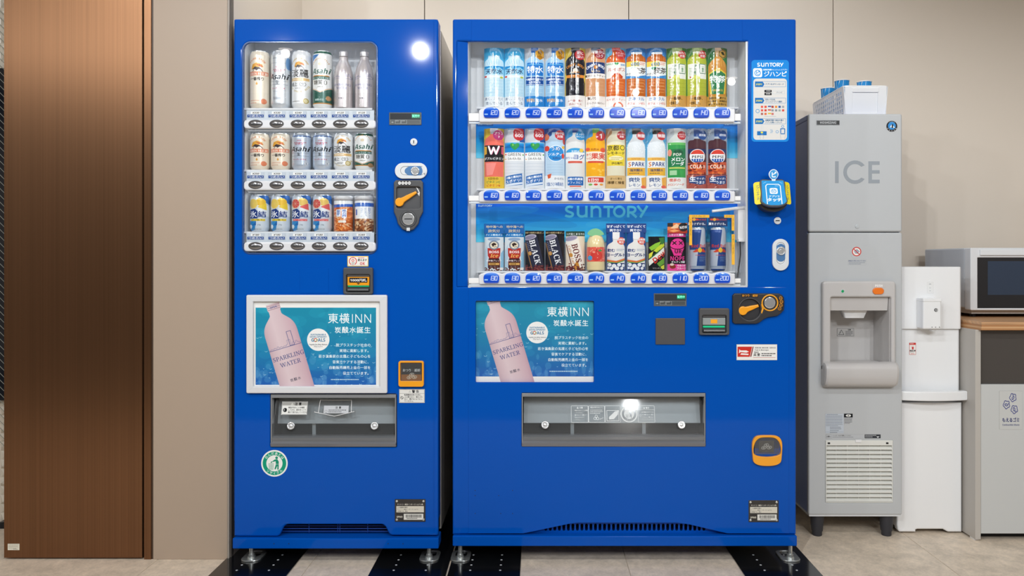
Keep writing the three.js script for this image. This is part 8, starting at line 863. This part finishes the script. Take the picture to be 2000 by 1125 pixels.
  part(b, 'tray_well', profile([[z - 0.12, V(716, zb)], [z + 0.03, V(716, zb) - 0.004], [z + 0.034, V(712, zb)], [z - 0.12, V(712.5, zb)]], U(1626, zb), U(1738, zb)), M.iceBezel);
  sticker(m, 'rating_label', slab(1612, 808, 1648, 846, 0, z - 0.0003, z + 0.0006, 0.0002), G.iceSpec, 'paper'); sticker(m, 'eye_label', slab(1648.5, 808, 1665.5, 829, 0, z - 0.0003, z + 0.0006, 0.0002), G.iceEye, 'paper');
  sticker(m, 'filter_note', slab(1613, 848.5, 1686, 856.5, 0, z - 0.0003, z + 0.0006, 0.0002), G.iceNote, 'paper'); sticker(m, 'arrow_label', slab(1689, 848.5, 1720, 856, 0, z - 0.0003, z + 0.0006, 0.0002), G.iceArrow, 'paper');
  const gx0 = U(1612.5, z), gx1 = U(1743.5, z), gy0 = V(981.5, z), gy1 = V(860, z), gf = rectPath(THREE.Shape, gx0, gy0, gx1, gy1, 0.002); gf.holes.push(rectPath(THREE.Path, gx0 + 0.003, gy0 + 0.003, gx1 - 0.003, V(870, z), 0.0005));
  const g = part(m, 'air_grille', merged(plate(gf, z - 0.012, z + 0.002, 0.001), box(gx0, gy0, z - 0.019, gx1, gy1, z - 0.016)), M.grille, 'white louvred air grille');
  for (let k = 0; k < 13; k++) { const y = V(871.5 + k * 8.42, z); part(g, 'slat', profile([[z + 0.002, y - 0.0125], [z + 0.002, y - 0.0095], [z - 0.011, y - 0.0005], [z - 0.0125, y - 0.003]], gx0 + 0.003, gx1 - 0.003), M.grille); }
  for (let k = 1; k < 6; k++) part(g, 'grille_rib', box(gx0 + (gx1 - gx0) * k / 6 - 0.0012, gy0 + 0.003, z - 0.016, gx0 + (gx1 - gx0) * k / 6 + 0.0012, V(870, z), z - 0.006), M.grille);
  part(g, 'grille_catch', slab(1671, 859, 1683, 864.5, 0.001, z + 0.0015, z + 0.005, 0.001), M.white);
  for (const px of [1619, 1733]) part(g, 'latch_hole', slab(px - 2.4, 864, px + 2.4, 867.5, 0.0005, z + 0.0015, z + 0.0024, 0.0002), M.dark);
  for (const [lx, lz] of [[x0 + 0.044, z - 0.035], [x1 - 0.044, z - 0.035], [x0 + 0.044, -0.78], [x1 - 0.044, -0.78]]) part(m, 'leg', lathe([[0.0001, 0.0], [0.0165, 0.0], [0.018, 0.003], [0.018, 0.016], [0.0205, 0.018], [0.026, 0.085], [0.026, bottom - 0.006], [0.0001, bottom - 0.006]]).translate(lx, 0, lz), M.rubber);
}
// basket of paper cups on the ice machine
{
  const yb = V(222, zi), yt = yb + 0.125, zf = -0.33, zr = -0.665, x0 = 1.164, x1 = 1.331, t = thing('cup_basket', [(x0 + x1) / 2, yb, -0.5], 'white plastic basket holding blue paper cups on top of the ice machine', 'basket');
  const inset = 0.009;
  const wall = (w, h, slots) => { const s = rectPath(THREE.Shape, 0, 0, w, h, 0.001); if (slots) for (let i = 0; i < slots; i++) for (let j = 0; j < 6; j++) { const u = 0.03 + i * 0.0205, v = 0.012 + j * 0.0165; if (u + 0.014 < w - 0.012) s.holes.push(poly([[u, v], [u + 0.009, v], [u + 0.013, v + 0.011], [u + 0.004, v + 0.011]], THREE.Path)); } return plate(s, 0, 0.0022, 0.0004, 1); };
  const lean = (g, at, yaw) => g.rotateX(yaw ? 0 : 0).translate(0, 0, 0);
  const len = zf - zr, wid = x1 - x0, tiltAngle = Math.atan2(inset, 0.12);
  const sideWall = () => wall(len, 0.12, 15);
  part(t, 'side_wall', sideWall().translate(-len / 2, 0, -0.0011).rotateX(tiltAngle).rotateY(-Math.PI / 2).translate(x0 + inset, yb + 0.002, (zf + zr) / 2), M.whiteGloss, 'side with slanted slots');
  part(t, 'side_wall', sideWall().translate(-len / 2, 0, -0.0011).rotateX(tiltAngle).rotateY(Math.PI / 2).translate(x1 - inset, yb + 0.002, (zf + zr) / 2), M.whiteGloss, 'side with slanted slots');
  const fs = rectPath(THREE.Shape, -wid / 2 + 0.004, 0, wid / 2 - 0.004, 0.12, 0.001); const grip = rectPath(THREE.Path, -0.05, 0.02, 0.046, 0.098, 0.004); fs.holes.push(grip);
  part(t, 'front_wall', merged(plate(fs, -0.0011, 0.0022, 0.0006, 1), box(-0.0515, 0.0185, -0.0022, 0.0475, 0.0995, -0.0006), box(-0.053, 0.0975, 0.0008, 0.049, 0.114, 0.0052, 0.0015)).rotateX(tiltAngle).translate((x0 + x1) / 2, yb + 0.002, zf - inset), M.whiteGloss, 'front with a sunken grip');
  part(t, 'back_wall', wall(wid - 0.008, 0.12, 0).translate(-wid / 2 + 0.004, 0, -0.0011).rotateX(-tiltAngle).translate((x0 + x1) / 2, yb + 0.002, zr + inset), M.whiteGloss);
  part(t, 'floor_panel', box(x0 + inset, yb + 0.0005, zr + inset, x1 - inset, yb + 0.003, zf - inset, 0.001), M.whiteGloss);
  const rim = rectPath(THREE.Shape, x0 - 0.002, -zf - 0.002, x1 + 0.002, -zr + 0.002, 0.018); rim.holes.push(rectPath(THREE.Path, x0 + 0.004, -zf + 0.004, x1 - 0.004, -zr - 0.004, 0.014));
  part(t, 'rim', plate(rim, 0, 0.0045, 0.0015).rotateX(-Math.PI / 2).translate(0, yt - 0.0045, 0), M.whiteGloss);
  const stripes = print(420, 260, (c, w, h) => { fill(c, '#2b8fd4', 0, 0, w, h); for (let k = 0; k < 6; k++) { line(c, '#f0f4f6', 5, [k * 70 - 20, h], [k * 70 + 50, 90], [k * 70 + 96, 0]); line(c, '#f0f4f6', 3, [k * 70 + 8, h], [k * 70 + 40, 150], [k * 70 + 60, 0]); line(c, '#1f6fb4', 4, [k * 70 - 44, h * 0.8], [k * 70 + 20, 0]); } });
  const cup = (x, z, label) => {
    const h = 0.166, o = thing('paper_cup', [x, yb + 0.003, z], label, 'cup'), g = new THREE.CylinderGeometry(0.0275, 0.0205, h - 0.003, 40, 1, true).translate(x, yb + 0.003 + h / 2, z), uv = g.attributes.uv;
    for (let i = 0; i < uv.count; i++) uv.setXY(i, stripes.u0 + (stripes.u1 - stripes.u0) * uv.getX(i), stripes.v0 + (stripes.v1 - stripes.v0) * uv.getY(i));
    const mat = ink(stripes, 'paper'); mat.side = THREE.DoubleSide;
    part(o, 'cup_wall', g, mat); part(o, 'rim', new THREE.TorusGeometry(0.0275, 0.0019, 10, 40).rotateX(Math.PI / 2).translate(x, yb + 0.003 + h, z), M.white); part(o, 'cup_base', new THREE.CylinderGeometry(0.0205, 0.0205, 0.003, 32).translate(x, yb + 0.0046, z), M.white);
  };
  cup(1.2, -0.59, 'blue paper cup at the back of the basket, farthest from its front wall'); cup(1.2035, -0.45, 'blue paper cup with white strokes in the middle of the basket'); cup(1.3, -0.47, 'blue paper cup by the far side of the basket, mostly hidden by its front');
}
// ---------------------------------------------------------------- water server
{
  const z = -0.283, x0 = 1.3455, x1 = 1.588, top = V(521, z), m = thing('water_server', [(x0 + x1) / 2, 0, -0.45], 'slim white water server between the ice machine and the waste cabinet', 'water server');
  const Wm = M.whiteGloss;
  const front = (y0, y1, zf, deep, r = 0.012) => { const s = rectPath(THREE.Shape, x0, -zf, x1, -deep, r); return plate(s, 0, y1 - y0, 0.004, 3).rotateX(-Math.PI / 2).translate(0, y0, 0); };
  part(m, 'upper_body', front(V(643, z), top, z, -0.62), Wm);
  part(m, 'middle_body', front(V(770, z), V(643, z) + 0.001, z - 0.012, -0.62), Wm);
  const s = rectPath(THREE.Shape, x0, 0.004, x1, V(786, z), 0.01); const nb = poly([[1790, 1052], [1790, 1039], [1793, 1036], [1844, 1036], [1851, 1042], [1851, 1052]].map(([x, y]) => [U(x, z), V(y, z)]), THREE.Path);
  const lo = new THREE.Shape([[x0 + 0.01, 0.006], [U(1789, z), 0.006], [U(1789, z), 0.014], [U(1792, z), 0.0165], [U(1842, z), 0.0165], [U(1852, z), 0.006], [x1, 0.006], [x1, V(786, z)], [x0, V(786, z)], [x0, 0.03], [x0 + 0.003, 0.014]].map((p) => new THREE.Vector2(...p)));
  part(m, 'lower_body', merged(plate(lo, z - 0.03, z, 0.006, 3), box(x0 + 0.002, 0.02, -0.62, x1 - 0.002, V(786, z), z - 0.02, 0.006)), Wm);
  for (const fx of [x0 + 0.03, x1 - 0.035]) for (const fz of [z - 0.06, -0.58]) part(m, 'foot', rod([fx, 0, fz], [fx, 0.022, fz], 0.016), M.rubber);
  part(m, 'drip_shelf', (() => { const a = x0 - 0.0, b = U(1885, z + 0.06) , zf = z + 0.045, sh = new THREE.Shape(); sh.moveTo(a, -z); sh.lineTo(a, -(zf - 0.02)); sh.quadraticCurveTo((a + b) / 2, -(zf + 0.02), x1 + 0.006, -(zf - 0.02)); sh.lineTo(x1 + 0.006, -z); sh.closePath(); return plate(sh, 0, V(765.5, zf) - V(784, zf), 0.004, 3).rotateX(-Math.PI / 2).translate(0, V(784, zf), 0); })(), Wm, 'bowed drip shelf');
  const sx0 = U(1803, z + 0.05), sx1 = U(1839, z + 0.05), sy0 = V(643, z + 0.05), sy1 = V(583, z + 0.05);
  const sp = part(m, 'spigot', merged(box(sx0, sy0, z - 0.002, sx1, sy1, z + 0.05, 0.006), box(sx0 - 0.001, sy1 - 0.012, z - 0.002, sx1 + 0.001, sy1 + 0.001, z + 0.052, 0.003)), Wm, 'square white tap block');
  part(sp, 'tap_button', disc(1828.5, 605.5, 3.4, z + 0.049, z + 0.052, 0.001), M.dark, 'black round tap button'); part(sp, 'button_core', merged(new THREE.TorusGeometry(0.0034, 0.0009, 8, 20).translate(U(1828.5, z + 0.052), V(605.5, z + 0.052), z + 0.052)), M.white);
  for (const px of [1820.5, 1827.5, 1835]) part(sp, 'indicator', disc(px, 639, 0.9, z + 0.0495, z + 0.0506, 0.0003), M.greyPlastic);
  part(sp, 'nozzle', rod([U(1822, z + 0.03), sy0 - 0.008, z + 0.025], [U(1822, z + 0.03), sy0 + 0.002, z + 0.025], 0.01), M.whiteGloss);
  sticker(m, 'indicator_label', slab(1811, 551, 1823, 573, 0, z - 0.0006, z + 0.0001, 0.00004), G.server, 'gloss'); part(m, 'status_button', disc(1817, 549.5, 2.8, z - 0.0005, z + 0.001, 0.0006), M.whiteGloss);
  sticker(m, 'hot_water_sticker', slab(1776, 669.5, 1789, 693, 0.0008, z - 0.0123, z - 0.0112, 0.0003), G.hotSticker, 'paper', 'small red and white warning sticker');
}
// ---------------------------------------------------------------- waste cabinet, worktop, microwave
{
  const z = -0.205, x0 = U(1905, z), x1 = 2.3, yt = 0.77, m = thing('waste_cabinet', [(x0 + x1) / 2, 0, -0.5], 'pale grey waste cabinet under the wooden worktop', 'cabinet');
  const xi = x0 + 0.02;
  part(m, 'side_panel', box(x0, 0.006, -0.82, xi, yt, z, 0.0012), M.cabinetSide); part(m, 'side_panel', box(x1 - 0.02, 0.006, -0.82, x1, yt, z, 0.0012), M.cabinetSide);
  part(m, 'foot', box(x0 + 0.002, 0, z - 0.04, x0 + 0.018, 0.006, z - 0.01), M.white); part(m, 'foot', box(x1 - 0.018, 0, z - 0.04, x1 - 0.002, 0.006, z - 0.01), M.white);
  part(m, 'plinth', box(xi, 0.0, -0.8, x1 - 0.02, 0.03, z - 0.05), M.dark);
  const split = 1.92;
  for (const [a, b, first] of [[xi + 0.002, split - 0.0015, true], [split + 0.0015, x1 - 0.022, false]]) {
    const d = part(m, 'waste_door', box(a, 0.026, z - 0.022, b, V(751, z - 0.004), z - 0.004, 0.0018), M.cabinet);
    if (first) sticker(d, 'waste_sign', box(U(1953, z), V(839, z), z - 0.0045, U(1998, z), V(764, z), z - 0.0034), G.waste, 'paper', 'combustible waste sign with crumpled paper');
    part(m, 'swing_flap', box(a, V(750, z - 0.02) + 0.001, z - 0.06, b, yt - 0.004, z - 0.018, 0.002), std('#4b4744', 0.16, { clearcoat: 0.8, clearcoatRoughness: 0.04 }), 'dark glossy swing flap');
  }
  const w = thing('worktop', [(x0 + x1) / 2, yt, -0.5], 'pale oak laminated worktop with a cut corner', 'worktop');
  const grain = noiseMap(512, 128, (x, y) => { const q = 0.55 * n64(x / 40, y / 3) + 0.45 * n128(x / 60, y), s = 0.86 + 0.24 * q; return [205 * s, 160 * s, 118 * s]; }, true), oak = std('#ffffff', 0.42, { map: grain });
  const zt = -0.185, xl = U(1875, -0.32) , sh = new THREE.Shape([[xl, 0.83], [xl, 0.31], [U(1917, zt), -zt], [x1, -zt], [x1, 0.83]].map((p) => new THREE.Vector2(...p)));
  const layers = ['#c99a6c', '#b98658', '#d2a679', '#b58256'], th = 0.0295;
  const tg = plate(sh, 0, th * 0.34, 0.0015).rotateX(-Math.PI / 2).translate(0, yt + th * 0.66, 0); { const p = tg.attributes.position, uv = tg.attributes.uv; for (let i = 0; i < uv.count; i++) uv.setXY(i, p.getX(i) / 1.2, (p.getZ(i) + p.getY(i)) / 0.3); }
  part(w, 'top_layer', tg, oak);
  for (let k = 0; k < 3; k++) part(w, 'ply_layer', plate(sh, 0, th * 0.22, 0.0004, 1).rotateX(-Math.PI / 2).translate(0, yt + th * 0.22 * k, 0), std(layers[(k + 1) % 4], 0.5));
  // microwave
  const zm = -0.4, mx0 = U(1895.7, zm), mx1 = mx0 + 0.47, my0 = V(606, zm), my1 = V(484, zm), deep = -0.765;
  const o = thing('microwave_oven', [(mx0 + mx1) / 2, yt + th, -0.58], 'white microwave oven with a dark door glass on the wooden worktop', 'microwave');
  part(o, 'oven_case', box(mx0 + 0.001, my0 + 0.006, deep, mx1 - 0.001, my1, zm - 0.045, 0.006), std('#c9cdd2', 0.35));
  const ds = rectPath(THREE.Shape, mx0, my0, mx1, my1, 0.005); ds.holes.push(rectPath(THREE.Path, U(1909.5, zm), V(602, zm), mx1 - 0.03, V(503, zm), 0.001));
  const dr = part(o, 'oven_door', plate(ds, zm - 0.042, zm, 0.003, 3), std('#dfe1e4', 0.3));
  part(dr, 'door_handle', box(U(1913, zm), V(499, zm), zm - 0.001, mx1 - 0.02, V(487.5, zm), zm + 0.007, 0.003), std('#e4e6e8', 0.3));
  const gl = part(dr, 'door_glass', box(U(1909.5, zm), V(602, zm), zm - 0.012, mx1 - 0.03, V(503, zm), zm - 0.003), M.blackGlass, 'dark door glass');
  part(gl, 'viewing_screen', box(U(1930, zm), V(576, zm), zm - 0.0031, mx1 - 0.06, V(510, zm), zm - 0.0026), std('#26384f', 0.07, { clearcoat: 1 }));
  part(o, 'bottom_plate', box(mx0 + 0.02, yt + th + 0.014, deep + 0.02, mx1 - 0.02, my0 + 0.006, zm - 0.03), M.cabinetSide);
  for (const fx of [mx0 + 0.05, mx1 - 0.05]) for (const fz of [zm - 0.075, deep + 0.05]) part(o, 'foot', rod([fx, yt + th, fz], [fx, yt + th + 0.016, fz], 0.011), M.rubber);
  for (let k = 0; k < 5; k++) part(o, 'vent_slot', box(mx0 + 0.0002, my0 + 0.035 + k * 0.0105, zm - 0.105, mx0 + 0.0014, my0 + 0.039 + k * 0.0105, zm - 0.075), M.dark);
}
renderer.render(scene, camera);
